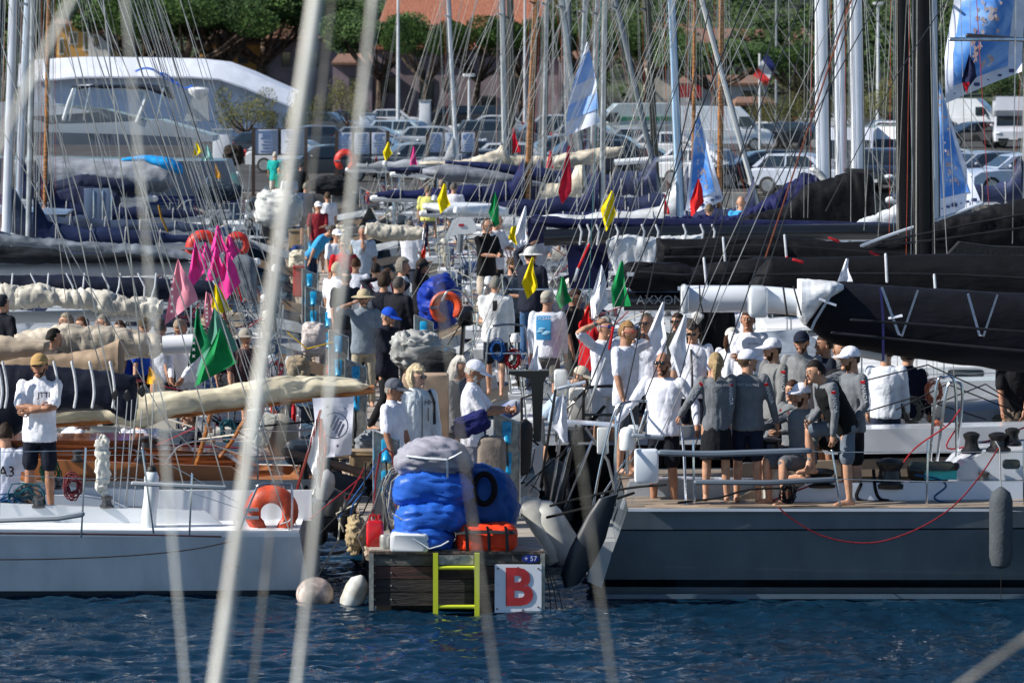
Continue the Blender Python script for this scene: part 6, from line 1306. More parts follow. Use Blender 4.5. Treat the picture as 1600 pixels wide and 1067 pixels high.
# things left on the far part of the pontoon
rd=random.Random(31); PN=[('storage_crate','crate'),('kit_bag','kit bag'),('rope_heap','rope'),('fender','fender'),('hand_cart','cart')]
CN=['black','dark blue','cream','grey','red','tan']; CV=['16181c','1c3a70','cfc8b4','80868c','a02a24','a08a6a']; YS=[48.5,50.5,53,56,59,62.5,66,70,75,80,85,90,95,100,106,112,119,126,134]
WHO=['beside the second boats','just past the blue-capped man','beside the third boats','behind the khaki hat','beside the fourth boats','by the dark coats','beside the fifth boats','beside the sixth boats','behind the red shirt','beside the eighth boats','beside the ninth boats','behind the sky-blue tee','beside the tenth boats','beside the eleventh boats','beside the twelfth boats','beside the thirteenth boats','near the strollers','just beyond the strollers','at the quay end']
for i,Y in enumerate(YS):
    for sd in(-1,1):
        k=rd.randrange(6); t=rd.randrange(4); s_=FP/Y; X_=pcx(Y)+sd*rd.uniform(.55,.8); px_=800+X_*s_; hh=rd.uniform(.3,.7); ww=rd.uniform(.35,.6)
        lb='%s %s on the %s edge of the pontoon %s'%(CN[k],['storage crate','kit bag','heap of rope','rolled sail bag'][t],'left' if sd<0 else 'right',WHO[i])
        if t==0:
            o=thing('storage_crate',lb,'crate',(X_,Y,ZP)); mb=MB(); mb.rbox((X_,Y,ZP+hh/2),(ww,.4,hh),.03); P('box',mb,plast(CV[k]),o); mb=MB(); mb.rbox((X_,Y,ZP+hh+.02),(ww*1.06,.44,.05),.02); P('lid',mb,plast(CV[k],.3),o)
        else:
            sack(['','kit_bag','rope_heap','sail_bag'][t],lb,px_,YH+(H-ZP-hh/2)*s_,ww*s_,hh*s_,s_,.22,cloth(CV[k]),i+sd,['','kit bag','rope','sail bag'][t],.05,.7,sc=5)

# pleats, battens and ties on the stacked sails at the right
for k,pts,s_ in (('R2',[(1180,452),(1300,455),(1500,470),(1690,490)],126.6),('R2',[(1180,430),(1320,428),(1500,430),(1690,440)],126.6),('R3',[(1000,425),(1080,430),(1200,425),(1330,430)],119.5),('R4',[(1050,388),(1200,384),(1330,392),(1500,402)],110.5),('R4',[(1040,402),(1200,402),(1330,412),(1520,420)],110.5),('R4',[(1380,378),(1460,362),(1560,342),(1690,320)],111.5),('R4',[(1370,384),(1470,374),(1570,360),(1690,345)],111.5),('R1',[(1330,500),(1450,508),(1560,516),(1690,524)],137.4),('R1',[(1300,520),(1420,532),(1560,545),(1690,556)],137.4)):
    px_tube('sail_fold_edge',pts,s_,.016,sailc('23252b'),BOAT[k]['root'])
for k,x0,x1,y0,y1,s_,c in (('R4',1130,1133,372,408,110.8,'c9ced4'),('R4',1226,1229,368,402,110.8,'c9ced4'),('R3',1100,1104,404,446,119.8,'c9ced4'),('R3',1230,1233,402,450,119.8,'b8242c'),('R4',1296,1310,372,377,110.9,'b8242c'),('R4',1360,1372,394,399,110.9,'b8242c'),('R2',1384,1386,398,440,127,'d4d8e0'),('R2',1460,1463,430,470,127,'c9ced4'),('R2',1240,1254,406,410,127,'b8242c')):
    px_tube('sail_tie',[(x0,y0),(x1,y1)],s_,.018,cloth(c),BOAT[k]['root'])
for i,(x,y,s_,c,lb) in enumerate([(365,243,46,'2a2420','dark round rolled cover at the quay left of the first notice board'),(345,300,56,'22303e','dark canvas bundle near the left quay clutter'),(520,290,52,'1c2026','black covered tender stern right of the strollers')]):
    sack('canvas_roll',lb,x,y,34 if i==0 else 70,32 if i==0 else 30,s_,.3,cloth(c),50+i,'canvas roll',.05,.8)
for i,(px0,px1,s_,c,n_) in enumerate([(340,420,53,'3a4450','charcoal'),(345,430,49,'8a94a2','grey'),(500,590,50.5,'c8ccd0','white'),(600,690,54,'2a3a55','navy')]):
    r=thing('small_motor_boat',n_+' open motor boat '+['behind the amber pennant near the quay','directly below the first notice board','right of the red quayside buoy','under the high yellow flag near the quay'][i],'motor boat',at((px0+px1)/2,330,s_)); x0=xx(px0,s_); L_=(px1-px0)/s_*1.6; sd=1 if px0>480 else -1; xs0=xx(px0,s_) if sd>0 else xx(px1,s_)
    P('hull',hull_mesh(xs0,sd,FP/s_,L_+2,2.1,.85,[(1,0),(.8,1),(.12,1)],0,.8,1.1),[paint(c),paint('20262e')],r); P('deck',deck_mesh(xs0,sd,FP/s_,L_+2,2.1,.85,1.1,.8,(.1,.5,.6,.3)),paint('b8bcc0'),r,False)
    mb=MB(); mb.poly([V((xs0+sd*1.2,FP/s_-.5,.9)),V((xs0+sd*1.5,FP/s_-.5,1.5)),V((xs0+sd*1.6,FP/s_-.5,1.5)),V((xs0+sd*1.9,FP/s_-.5,.9))][::-sd],(0,1,0)); P('windscreen',mb,GLASS,r); mb=MB(); mb.rbox(V((xs0,FP/s_,1.1)),(.4,.4,.7),.1); P('outboard',mb,plast('1a1c20'),r)
    mb=MB(); mb.tube([V((xs0+sd*.3,FP/s_-.8,.9)),V((xs0+sd*.3,FP/s_-.7,2.0)),V((xs0+sd*.3,FP/s_+.7,2.0)),V((xs0+sd*.3,FP/s_+.8,.9))],.03,6); P('arch',mb,STEEL,r)
# ---------------------------------------------------------------- flags and banners
PK='code pennants hoisted on the left rigging'; WH='signal flags hanging in the right rigging'
PINK,PALE,YEL,GRN,WHT='f0409c','f09aae','e8cf0a','0a8a4a','e6e9f2'
F=[('pale pink pennant with faint white print, leftmost of the pink group',[(278,403),(266,455),(257,508)],[(279,403),(300,455),(272,470),(268,508)],120,PALE,PK),
('magenta flag at the top of the pink group',[(339,352),(328,395),(322,408)],[(340,352),(350,390),(345,392)],114,PINK,PK),
('magenta flag right of the top one, beside the small lifebuoy',[(356,368),(352,392),(360,410)],[(358,368),(371,392),(362,410)],114,PINK,PK),
('magenta flag at the left of the group, narrow and folded',[(305,372),(294,435),(303,446)],[(307,372),(318,410),(305,446)],116,PINK,PK),
('magenta flag in the middle, under the top one',[(336,386),(321,438),(330,440)],[(338,386),(347,425),(333,441)],116.5,PINK,PK),
('lowest magenta flag, longest of the right-hand ones',[(353,392),(341,445),(350,472)],[(355,392),(370,433),(356,472)],117,PINK,PK),
('small magenta pennant hiding behind the lowest one',[(320,378),(305,400),(312,412)],[(322,378),(324,410),(316,413)],115,PINK,PK),
('yellow flag below the magenta cluster',[(336,443),(330,480),(340,490)],[(338,443),(352,486),(342,490)],118,YEL,PK),
('rose flag with white print partly behind the yellow one',[(322,455),(318,490),(322,513)],[(330,460),(333,500),(324,513)],117.5,PALE,PK),
('dark green flag with white star prints, left of the green trio',[(307,482),(300,540),(293,575)],[(308,482),(323,525),(296,574)],121,'0b7a4c',PK),
('grey-green faded flag behind the bright green one',[(334,480),(318,545),(305,590)],[(336,480),(362,545),(340,565)],120.5,'5d9a86',PK),
('bright emerald flag lowest of the green trio',[(343,513),(320,560),(303,605)],[(344,513),(358,566),(305,604)],122,GRN,PK),
('small amber pennant above the cream sail cover',[(233,573),(229,600)],[(236,573),(244,600)],126,'e0a81a',PK),
('yellow pennant hanging before the motor yacht bow',[(307,222),(300,246)],[(308,222),(314,238)],70,YEL,PK),
('pale turquoise pennant beside the yellow one at the yacht bow',[(322,226),(314,252)],[(324,226),(330,250)],70,'8fc4be',PK),
('thin amber flag near the quay on the left',[(336,256),(337,278)],[(338,256),(341,280)],66,'e0a020',PK),
('yellow flag high in the centre distance beside notice boards',[(606,222),(598,238),(602,252)],[(607,222),(607,240),(603,252)],66,YEL,WH),
('magenta flag high in the centre distance beside the yellow one',[(645,229),(640,258)],[(647,229),(647,258)],66,'e0408c',WH),
('yellow flag in the centre distance above the white dinghy',[(693,287),(683,312),(688,334)],[(695,287),(696,320),(691,333)],82,YEL,WH),
('green flag beside the head of the man in black polo',[(773,300),(763,332),(772,356)],[(775,300),(775,350),(774,357)],90,GRN,WH),
('white flag high above the bucket-hat man, upper one',[(820,322),(800,372),(795,378)],[(821,322),(817,380),(812,390)],97,WHT,WH),
('white flag directly below, lower one above the bucket-hat man',[(806,385),(801,405),(805,424)],[(817,372),(812,405),(808,425)],97,WHT,WH),
('yellow strip of flag behind the upper white flag',[(799,355),(794,372)],[(806,352),(800,384)],98,YEL,WH),
('yellow flag hanging in front of the bucket-hat man',[(831,402),(815,442),(824,468)],[(833,402),(834,450),(827,468)],108,YEL,WH),
('tall yellow flag above the navy sail cover',[(955,298),(938,326),(947,362)],[(957,298),(958,335),(950,363)],108,YEL,WH),
('green flag with white edge next to the cap of the man in the printed shirt',[(877,432),(868,465),(875,482)],[(879,432),(884,470),(877,482)],116,GRN,WH),
('green flag right of the large white one',[(970,408),(955,450),(957,480)],[(972,408),(973,478),(960,481)],120,GRN,WH),
('large white flag above the red jacket man',[(939,414),(922,470),(925,500)],[(941,414),(945,475),(935,497)],119,WHT,WH),
('bright red flag rolled in front of the red jacket man',[(918,478),(905,510)],[(922,478),(913,510)],119,'d2161a',WH),
('white flag hanging before the chest of the sunglasses man',[(1035,472),(1012,522),(1024,555)],[(1037,472),(1034,530),(1028,556)],131,WHT,WH),
('white flag hanging left of the curly grey-haired man',[(1069,492),(1045,543),(1060,590)],[(1071,492),(1070,560),(1063,594)],132,WHT,WH),
('small white flag tip above the black stacked sail',[(1322,404),(1308,440)],[(1324,404),(1320,440)],128,WHT,WH),
('white furled flag behind the T-shaped bracket',[(838,540),(824,580)],[(840,540),(836,583)],125,WHT,WH),
('long white flag hanging over the black stern',[(879,612),(863,665),(878,692)],[(881,612),(881,690),(880,700)],133,WHT,WH),
('red-and-white rolled flag in the distance by the wooden mast',[(888,228),(872,300),(878,320)],[(891,228),(888,300),(882,320)],78,'c8203a',WH),
('thin red pennant left of the wooden mast',[(801,200),(801,240)],[(803,200),(808,238)],60,'d01a34',WH),
('small red striped flag right of the wooden mast',[(859,235),(853,262)],[(861,235),(860,264)],62,'c03a44',WH),
('red flag rolled before the second blue banner',[(1090,280),(1078,315),(1080,340)],[(1093,280),(1096,315),(1086,340)],80,'c81e20',WH),
('thin red flag near the right-centre black mast',[(1038,305),(1037,335)],[(1040,305),(1041,335)],75,'c81e20',WH)]
PR=paint('e4e4e6',.6,0)
for lb,Lp,Rp,s,c,g_ in F: 
    o=flag(lb,Lp,Rp,s,c,g_)
    if 'white print' in lb or 'star' in lb:
        mb=MB(); cx=sum(x for x,y in Lp)/len(Lp)*.5+sum(x for x,y in Rp)/len(Rp)*.5; y0=Lp[0][1]; y1=Lp[-1][1]
        for i in range(5):
            c_=at(cx-(4 if 'leftmost' in lb else 1),y0+(y1-y0)*(.35+.11*i),s)-V((0,.09,0)); st=[c_+V(((.03 if k%2 else .012)*cos(k*pi/4),0,(.03 if k%2 else .012)*sin(k*pi/4))) for k in range(8)]; mb.poly(st[::-1],(0,.003,0))
        P('print',mb,PR,o,False)
# national and club flags
def stripes(label,quads,s,cols,pole=None):
    root=thing('flag',label,'flag',at(quads[0][0][0],quads[0][0][1],s)); 
    for (a,b_,c_,d_),cc in zip(quads,cols):
        rows=[]
        for i in range(13):
            t=i/12; p=at(*a,s).lerp(at(*d_,s),t); q=at(*b_,s).lerp(at(*c_,s),t); rows.append([p.lerp(q,j/4)+V((0,.025*sin(j*2+t*7),0)) for j in range(5)])
        mb=MB(); mb.grid(rows); P('cloth_panel',mb,mat('flag cloth %s'%cc,hexc(cc),.7,var=.06,scale=8,spec=.2),root)
    if pole: px_tube('staff',pole[0],s,pole[1],pole[2],root)
    return root
stripes('red and white ensign drooping on a slanted red staff near the pontoon',[((497,650),(504,655),(512,700),(500,765)),((490,662),(497,650),(500,765),(478,718)),((500,715),(506,700),(492,775),(486,770))],133,['c22a2e','e3e3e4','dcdcde'],([(501,642),(463,768)],.018,paint('7a2018')))
stripes('French ensign hanging limp in the middle distance',[((664,348),(670,352),(668,385),(663,388)),((660,360),(665,350),(664,390),(659,392)),((660,385),(666,382),(664,408),(657,408))],86,['20264e','d8d8dc','d0301e'],([(663,342),(672,400)],.012,WOODV))
cf=stripes('white club flag with a grey emblem and stars beside the left pedestals',[((488,622),(553,620),(549,710),(498,716))],132,['d9dce8']); 
mb=MB(); cc=at(524,664,132.4)-V((0,.06,0)); 
mb.torus(cc,.15,.010,'y',-130,130,24,4,sx=1.0)
for dx,dz,r_ in((-.09,.22,.025),(.12,.20,.02),(.03,-.24,.03),(-.1,-.12,.02)): mb.poly([cc+V((dx+(r_ if k%2 else r_*.4)*cos(k*pi/5),0,dz+(r_ if k%2 else r_*.4)*sin(k*pi/5))) for k in range(10)][::-1],(0,.003,0))
for i in range(4): mb.box(cc+V((-.02+.03*i,0,.05-.035*i)),(.03,.004,.16),0,R(25))
P('emblem',mb,paint('6a7088',.7,0),cf,False)
stripes('red and white ensign folded behind the round beige liferaft bag',[((455,630),(462,632),(462,690),(456,700)),((462,632),(470,640),(470,690),(462,692))],125,['b02a34','d8dae0'])
# white tip + event banners
def banner(label,Lp,Rp,s,seed=0,logo=True,stp=False,rip=.06):
    m=mat('banner print %d'%seed,(.10,.30,.75),.6,spec=.2); nt=m.node_tree; 
    cr=[n for n in nt.nodes if n.type=='VALTORGB'][0]; cr.color_ramp.elements[0].color=(.07,.24,.66,1); cr.color_ramp.elements[1].color=(.28,.50,.88,1)
    e=cr.color_ramp.elements.new(.60); e.color=(.62,.70,.84,1); e=cr.color_ramp.elements.new(.66); e.color=(.18,.40,.80,1)
    nz=[n for n in nt.nodes if n.type=='TEX_NOISE'][0]; nz.inputs['Scale'].default_value=1.3; nz.inputs['Detail'].default_value=8; nz.inputs['Distortion'].default_value=1.2
    root=thing('event_banner',label,'banner',at(Lp[0][0],Lp[0][1],s))
    def q(u,t):
        l=at(*[interp([(i/(len(Lp)-1),p[k]) for i,p in enumerate(Lp)],t) for k in(0,1)],s); r=at(*[interp([(i/(len(Rp)-1),p[k]) for i,p in enumerate(Rp)],t) for k in(0,1)],s); p=l.lerp(r,u); p.y+=rip*sin(u*5+t*4+seed); return p
    mb=MB(); mb.grid([[q(j/10,i/20) for j in range(11)] for i in range(21)]); P('cloth',mb,mat('banner white cloth',(.70,.76,.90),.6,var=.05),root)
    if stp:
        mb=MB()
        for a,b_ in((.12,.42),(.62,.82)): mb.grid([[q(j/8,a+(b_-a)*i/8)-V((0,.02,0)) for j in range(9)] for i in range(9)])
        P('printed_area',mb,mat('pale blue banner print',(.22,.42,.85),.6,col2=(.34,.52,.88),scale=2),root)
    else:
        mb=MB(); mb.grid([[q(.10+.72*j/8,.06+.78*i/16)-V((0,.02,0)) for j in range(9)] for i in range(17)]); P('printed_area',mb,m,root)
        mb=MB(); rd=random.Random(seed)
        for k in range(40): 
            c=q(.3+.35*rd.random(),.10+.65*rd.random())-V((0,.035,0)); r_=.35*(at(Rp[-1][0],0,s)-at(Lp[-1][0],0,s)).length*rd.uniform(.05,.14); mb.poly([c+V((r_*(rd.uniform(.3,1))*cos(-a),0,r_*rd.uniform(.3,1)*1.4*sin(-a))) for a in [k2*pi/4 for k2 in range(8)]],(0,.004,0))
        P('abstract_figures',mb,mat('banner figure tint',(.66,.66,.74),.7,col2=(.50,.36,.34),scale=2.5),root,False)
    if logo:
        mb=MB()
        for k in range(6):
            c=q(.12+.15*k,.93)-V((0,.03,0)); w_=.02*(1+k%3)*60/s*1.6; mb.rbox(c,(w_*1.6,.006,w_),w_*.3)
        P('logos',mb,paint('3a4a78',.6,0),root)
    return root
banner('largest blue and white event banner flying at the top right corner',[(1497,-30),(1476,90),(1476,162)],[(1606,-30),(1600,60),(1596,112)],104,1,rip=.1)
banner('tall white and blue teardrop banner behind the black masts at right',[(1462,120),(1462,250),(1464,341)],[(1466,120),(1506,250),(1534,320)],92,2)
banner('striped blue and white teardrop banner in the centre distance',[(917,66),(890,150),(882,214)],[(919,66),(932,130),(936,192)],66,3,False,True); 
banner('blue and white teardrop banner behind the thin wooden mizzen',[(1088,175),(1078,270),(1070,340)],[(1091,175),(1115,260),(1131,313)],70,4)
o=flag('small pennant of navy, white and red with stars beside the large banner',[(1514,85),(1503,125),(1507,145)],[(1516,85),(1518,120),(1511,148)],112,'1a2244',WH); mb=MB(); mb.poly([at(1503,130,112.5)-V((0,.08,0)),at(1514,128,112.5)-V((0,.08,0)),at(1510,147,112.5)-V((0,.08,0))],(0,.004,0)); P('red_tip',mb,cloth('c41e2a'),o,False)
# spreaders near top right
px_tube('spreader',[(1485,62),(1600,62)],108,.03,STEEL,BOAT['R3']['root']); px_tube('spreader',[(1512,56),(1640,66)],107,.035,WIRED,BOAT['R3']['root'])
# extra running rigging traced in the picture, each line belonging to a boat
ext=[('R2',[(1180,-40),(898,660)],130,.009,WIRED),('R2',[(1120,-40),(960,700)],133,.008,WIRED),('R2',[(1000,-40),(830,400)],112,.006,WIRE),('R3',[(1230,-30),(1060,600)],134,.007,WIRED),('R3',[(1110,-30),(880,640)],122,.006,WIRE),('R3',[(1085,-30),(850,620)],120,.006,WIRE),('R3',[(1060,-30),(900,560)],118,.005,WIRE),
('R4',[(1010,-30),(760,520)],108,.006,WIRE),('R4',[(960,-30),(715,500)],104,.005,WIRE),('R4',[(985,-30),(740,540)],106,.005,WIRE),('R5',[(940,-30),(640,470)],98,.005,WIRE),('R5',[(900,-30),(730,450)],98,.005,WIRE),('R6',[(880,-30),(620,400)],92,.005,WIRE),('R7',[(800,-30),(560,400)],84,.005,WIRE),('R8',[(860,-30),(640,340)],82,.005,WIRE),
('R6',[(1340,-30),(1190,420)],112,.012,cloth('7a4636')),('R2',[(1500,-30),(1400,120),(1290,330)],118,.007,WIRED),('R2',[(1390,-30),(1205,300)],116,.008,WIRED),('R3',[(1290,-30),(1100,520)],130,.007,WIRED),
('R6',[(1257,-30),(1256,340)],94,.005,WIRE),('R6',[(1270,-30),(1262,340)],94,.005,WIRE),('R6',[(1232,-30),(1236,340)],94,.005,WIRE),('R4',[(1374,-30),(1350,360)],105,.006,WIRE),('R4',[(1396,-30),(1372,370)],105,.006,WIRE),('R4',[(1515,-30),(1520,360)],105,.006,WIRE),('R4',[(1524,-30),(1545,320)],105,.006,cloth('a04448')),('R3',[(1588,-30),(1582,380)],110,.008,ALU),('R3',[(1500,-30),(1510,330)],108,.005,WIRE),('R5',[(1350,-30),(1378,350)],101,.006,WIRE),
('R3',[(1060,130),(935,450)],122,.006,WIRED),('R3',[(1010,220),(930,440)],118,.006,WIRED),('R9',[(1160,60),(1240,260)],76,.004,WIRE),('R2',[(940,-30),(920,470)],124,.004,cloth('3f7f84')),
('L2',[(110,-30),(345,640)],128,.009,WIRE),('L2',[(140,-30),(420,640)],130,.007,WIRE),('L3',[(85,-30),(215,560)],120,.007,WIRE),('L3',[(180,-30),(330,480)],118,.006,WIRED),('L4',[(20,-30),(190,520)],112,.006,WIRE),('L4',[(215,-30),(360,520)],118,.006,WIRED),('L4',[(150,-30),(290,560)],114,.006,WIRE),('L5',[(60,-30),(240,430)],104,.005,WIRE),('L5',[(190,-30),(390,480)],106,.006,WIRE),
('L6',[(235,-30),(420,420)],96,.005,WIRE),('L6',[(0,-30),(170,430)],96,.005,WIRE),('L2',[(0,60),(190,680)],132,.008,WIRE),('L1',[(-10,180),(260,660),(300,700)],137,.006,WIRE),('L3',[(230,-30),(445,620)],124,.007,WIRED),('L2',[(158,-30),(240,740)],131,.010,WIRE),('L7',[(270,-30),(430,420)],90,.005,WIRE),('L8',[(130,-30),(300,380)],84,.004,WIRE),('L3',[(45,-30),(120,620)],122,.006,WIRE)]
for k,pts,s,r_,m in ext: px_tube('rigging_line',pts,s,r_,m,BOAT[k]['root'],5)
px_tube('turnbuckle',[(921,382),(903,420)],118,.018,cloth('b81c24'),BOAT['R3']['root']); px_tube('turnbuckle',[(903,420),(898,438)],118,.022,ALU,BOAT['R3']['root'])
px_tube('turnbuckle',[(958,512),(952,545)],130,.018,cloth('b81c24'),BOAT['R2']['root']); px_tube('stay_end',[(946,560),(918,640)],130,.018,ALU,BOAT['R2']['root'])
px_tube('hazard_tape_line',[(248,322),(252,340),(262,362)],92,.02,cloth('8a6a2a'),BOAT['L6']['root']); px_tube('yellow_line',[(450,520),(480,545),(520,535)],118,.010,cloth('c8a018'),BOAT['L3']['root'])
for x in(350,356): px_tube('red_line',[(x+8,418),(x+22,470)],116,.012,cloth('b8242c'),BOAT['L4']['root'])
# ---------------------------------------------------------------- out-of-focus rigging of the boat the picture is taken from
FW=mat('white polyester rope',(.95,.92,.83),.7,var=.15,scale=30,stretch=(1,1,.2)); FG=mat('grey braided rope',(.36,.34,.29),.7,var=.2,scale=30)
root=thing('near_rigging','blurred pale shrouds and halyards of a boat close to the viewer','rigging',(0,6,4))
def nr(name,a,b_,s,w,m): 
    A,B=at(*a,s),at(*b_,s); d=B-A; mb=MB(); mb.tube([A-d*.25,B+d*.25],w/s/2,10); P(name,mb,m,root)
nr('thick_shroud',(493,0),(338,1067),1000,19,FW); nr('halyard',(583,0),(465,1067),950,9,FW); nr('halyard',(112,0),(-8,240),1000,9,FW); nr('thin_stay',(196,0),(290,1067),900,5,FW)
nr('thin_stay',(700,540),(776,1067),900,4.5,FG); nr('thin_stay',(885,560),(958,1067),900,4.5,FG); nr('sheet',(1640,970),(1480,1085),950,6,FG); nr('grey_stay',(522,-20),(396,1067),800,4.5,FG)
# ---------------------------------------------------------------- the people
SUNL='0a0b10'; GY='6d7176'; W='e2e5f0'; NV='161b2a'
CR='crew in grey long-sleeved shirts on the grey yacht'; WT='crew in white tees on the black yacht'; PT='people standing on the pontoon'
T3=[('SPIRIT SAILING',.050,(0,.150,1.40),pi,'b9bcc2',0)]
person('blonde woman in grey long-sleeved shirt and black skirt seen from behind, hair in a ponytail',1119,550,139.5,180,(-.13,.02,.84),(.42,-.10,1.02),('long',GY),('skirt','14161c'),('pony','9a8460'),h=1.68,tone=1,group=CR,text=T3,fat=.90)
person('man in white cap and grey shirt seen from behind, arm round the blonde woman',1168,546,139,172,(-.34,-.18,.86),(.30,.0,.95),('long',GY),('shorts','1a2136'),('short','4a3a2a'),('cap','e4e6f2'),h=1.72,tone=1,yaw=-60,group=CR,text=[('SPIRIT SAILING',.045,(0,.155,1.38),pi,'b9bcc2',0)])
person('bearded man in white cap and grey shirt looking left over the other crew',1209,528,133,-62,'down','down',('long','7a7c7c'),('shorts',NV),('short','3a281c'),('cap','e4e6f2'),beard='3a2618',h=1.80,tone=1,group=CR)
person('man in navy cap and sunglasses with moustache, grey polo, facing the camera',1253,517,128,-18,'down','down',('polo','85888a'),('shorts',NV),('short','2c2018'),('cap','161e30'),SUNL,'4a3628',h=1.80,group=CR)
person('grinning man in a dark tee behind the others, facing left under the boom',1290,522,128,-72,'down','down',('tee','1a2230'),('shorts','20242c'),('short','3a2a1e'),h=1.76,tone=2,group=CR)
person('smiling young woman sitting low on deck in a grey shirt, hair tied back',1240,593,136,-40,'rest','front',('long','6d7276'),('shorts','202430'),('short','3a2418'),h=1.66,sit=1,group=CR,fat=.9)
person('bearded man in white cap with orange glasses on its peak, sitting and pointing left',1254,598,138.5,-50,(-.35,-.52,1.20),'rest',('long','6d7276'),('shorts','5a5e64'),('short','4a3420'),('cap','e8eaf4'),None,'3a2a20',h=1.78,sit=1,group=CR)
person('dark-haired man in black vest and striped shorts with one bare foot on a winch',1278,562,140,-70,'front','knee',('long','73777c','0f1114'),('shorts','66707c'),('short','15110f'),h=1.74,lean=28,legs='step',group=CR,tone=1)
person('tall bearded man in white cap with his hand on the black-vested man\'s shoulder',1331,541,138,-62,(-.02,-.52,1.40),(.24,-.15,.95),('long','6d7278'),('shorts','121419'),('short','4a3020'),('cap','eceef8'),None,'5a3a24',h=1.84,group=CR,text=[('CANADA',.05,(-.24,-.12,1.34),R(-60),'d8dade',0)],extras=[('band',-1,'101114')])
person('crouching person in a black cap behind the man in the black vest',1307,577,135,-100,'rest','rest',('tee','1c1e22'),('shorts','16181c'),('short','2a1c14'),('cap','17181b'),h=1.7,sit=1,group=CR)
person('man in white and sky-blue shirt with navy shorts, head hidden by the black sail',1384,534,126,165,'down','down',('long','dfe6f0'),('shorts','222c44'),('short','3a2a1e'),h=1.8,group='sailors under the black stacked sail')
person('man in navy jacket bending away under the black sail',1418,540,123,150,'down','down',('jacket','10152a'),('trousers','14171e'),('short','2a2018'),h=1.78,group='sailors under the black stacked sail')
person('man in black tee with bare arms working over ropes at the right edge',1588,532,126,-10,(-.16,-.30,.95),(.10,-.34,.92),('tee','17181c'),('shorts','8a7a6a'),('short','2a2018'),h=1.8,lean=14,tone=2,group='sailors under the black stacked sail')
person('person in pale hooded top behind the crew under the boom end',1310,530,122,30,'down','down',('jacket','8d9090'),('shorts',NV),('short','5a4a3a'),h=1.74,group='sailors under the black stacked sail')
# white crew
person('grey-haired man raising his right arm, mirrored blue sunglasses, white tee and shorts',944,494,125.5,42,(-.22,-.10,1.70),'down',('tee',W),('shorts','d8d8d8'),('short','84837e'),None,'1830b8',h=1.80,group=WT,extras=[('band',-1,'2a6a80')])
person('sandy-haired man with orange-red sunglasses talking on a phone, white tee and grey shorts',978,501,131,55,'down',(.14,-.12,1.60),('tee',W),('shorts','55595f'),('short','8a6a44'),None,'d83a14',beard='a07850',h=1.84,group=WT,fat=1.08,extras=[('phone',1,'sandy-haired man'),('band',1,'2a3040')])
person('balding man in black sunglasses and white tee looking left behind the white flag',1011,489,122,-28,'down','down',('tee',W),('shorts',NV),('balding','a09078'),None,SUNL,h=1.83,tone=1,group=WT)
person('man with tousled dark grey curly hair looking down in a white tee',1083,501,122.5,-12,'down','down',('tee',W),('shorts',NV),('curly','332c28'),None,'15110f',h=1.80,nod=22,tone=1,group=WT)
person('bald man in white long-sleeved henley and dark sunglasses, arms spread on the rail',1037,549,138,-24,(-.50,-.12,1.0),(.42,-.05,.98),('long',W),('shorts','12151f'),('bald','000000'),None,SUNL,beard='3a2a22',h=1.80,tone=2,fat=1.12,group=WT)
person('young man in white tee whose face is hidden by the white boom end, hands folded',1169,483,123,-12,(.05,-.28,1.18),(-.05,-.26,1.2),('tee',W),('shorts',NV),('short','2c1e14'),h=1.80,tone=2,group=WT,text=[('SAILING',.035,(.09,-.16,1.36),0,'4a5060',0)])
person('woman in pale cap with brown ponytail turned away beside the white boom end',1143,512,118,150,'down','down',('tee','dfe3ec'),('shorts','b8bcc6'),('pony','4a3020'),('cap','c9c8c2'),h=1.68,group=WT)
person('stooping person in beige cap and pale blue top by the solar panel',905,573,119,60,'rest','rest',('long','a9bcd0'),('shorts','30363e'),('short','6a4a34'),('cap','bdb5a4'),h=1.7,lean=40,group=WT)
person('person in black behind the white crew, wearing sunglasses',1118,440,112,20,'down','down',('long','101114'),('shorts','101114'),('short','2a2018'),None,SUNL,h=1.8,group=WT)
person('figure in dark olive jacket behind the balding man',1060,488,113,-30,'down','down',('jacket','2a2e2c'),('trousers','1c1e20'),('short','3a2a20'),None,SUNL,h=1.78,group=WT)
person('person in white shirt far behind the black clad sailor',1140,455,108,-20,'down','down',('tee','dde0ea'),('shorts',NV),('short','3a2a20'),h=1.78,group=WT)
# stern crews of middle boats
MD='crew on the sterns of the middle boats'
person('man in bright red jacket bowing his head behind the rigging wires',922,470,113,120,'front','down',('jacket','b00c18'),('trousers','24262c'),('short','3a2a20'),h=1.76,nod=35,group=MD)
person('dark-haired man in black polo looking down to the right',896,450,111,62,'down','front',('polo','0f1013'),('trousers','2a2c30'),('short','2a1a12'),None,SUNL,h=1.80,nod=20,tone=2,group=MD,fat=1.1)
o=person('man seen from behind in white long-sleeved shirt with a blue square print reading OCEAN',855,454,112,172,'down','down',('long','e4e8f2'),('shorts','6a6864'),('short','8a8680'),('cap','a8a498'),h=1.78,group=MD)
BL=paint('3aa0d8',.8,0); mb=MB(); mb.rbox((0.03,.155,1.27),(.21,.012,.34),.01); q=bpy.data.objects.new('back_print',mb.mesh('back_print',BL)); COL.objects.link(q); q.parent=o; mb=MB(); textmb('OCEAN',.062,TR((.03,.166,1.40),pi),.0,mb=mb); q=bpy.data.objects.new('lettering',mb.mesh('lettering',paint('e8ecf4',.8,0))); COL.objects.link(q); q.parent=o
mb=MB(); [mb.ell((.03+.05*cos(k),.166,1.22+.04*sin(k*2)),(.05,.004,.02),8,5) for k in range(4)]; q=bpy.data.objects.new('fish_print',mb.mesh('fish_print',paint('9ad4f0',.8,0))); COL.objects.link(q); q.parent=o
o=person('grey-haired man in a white foul-weather jacket with a black patch, seen from behind',774,431,105,178,'down','front',('jacket','e0e2e2'),('shorts','1d2534'),('short','77766f'),h=1.80,group=MD,legs='stride')
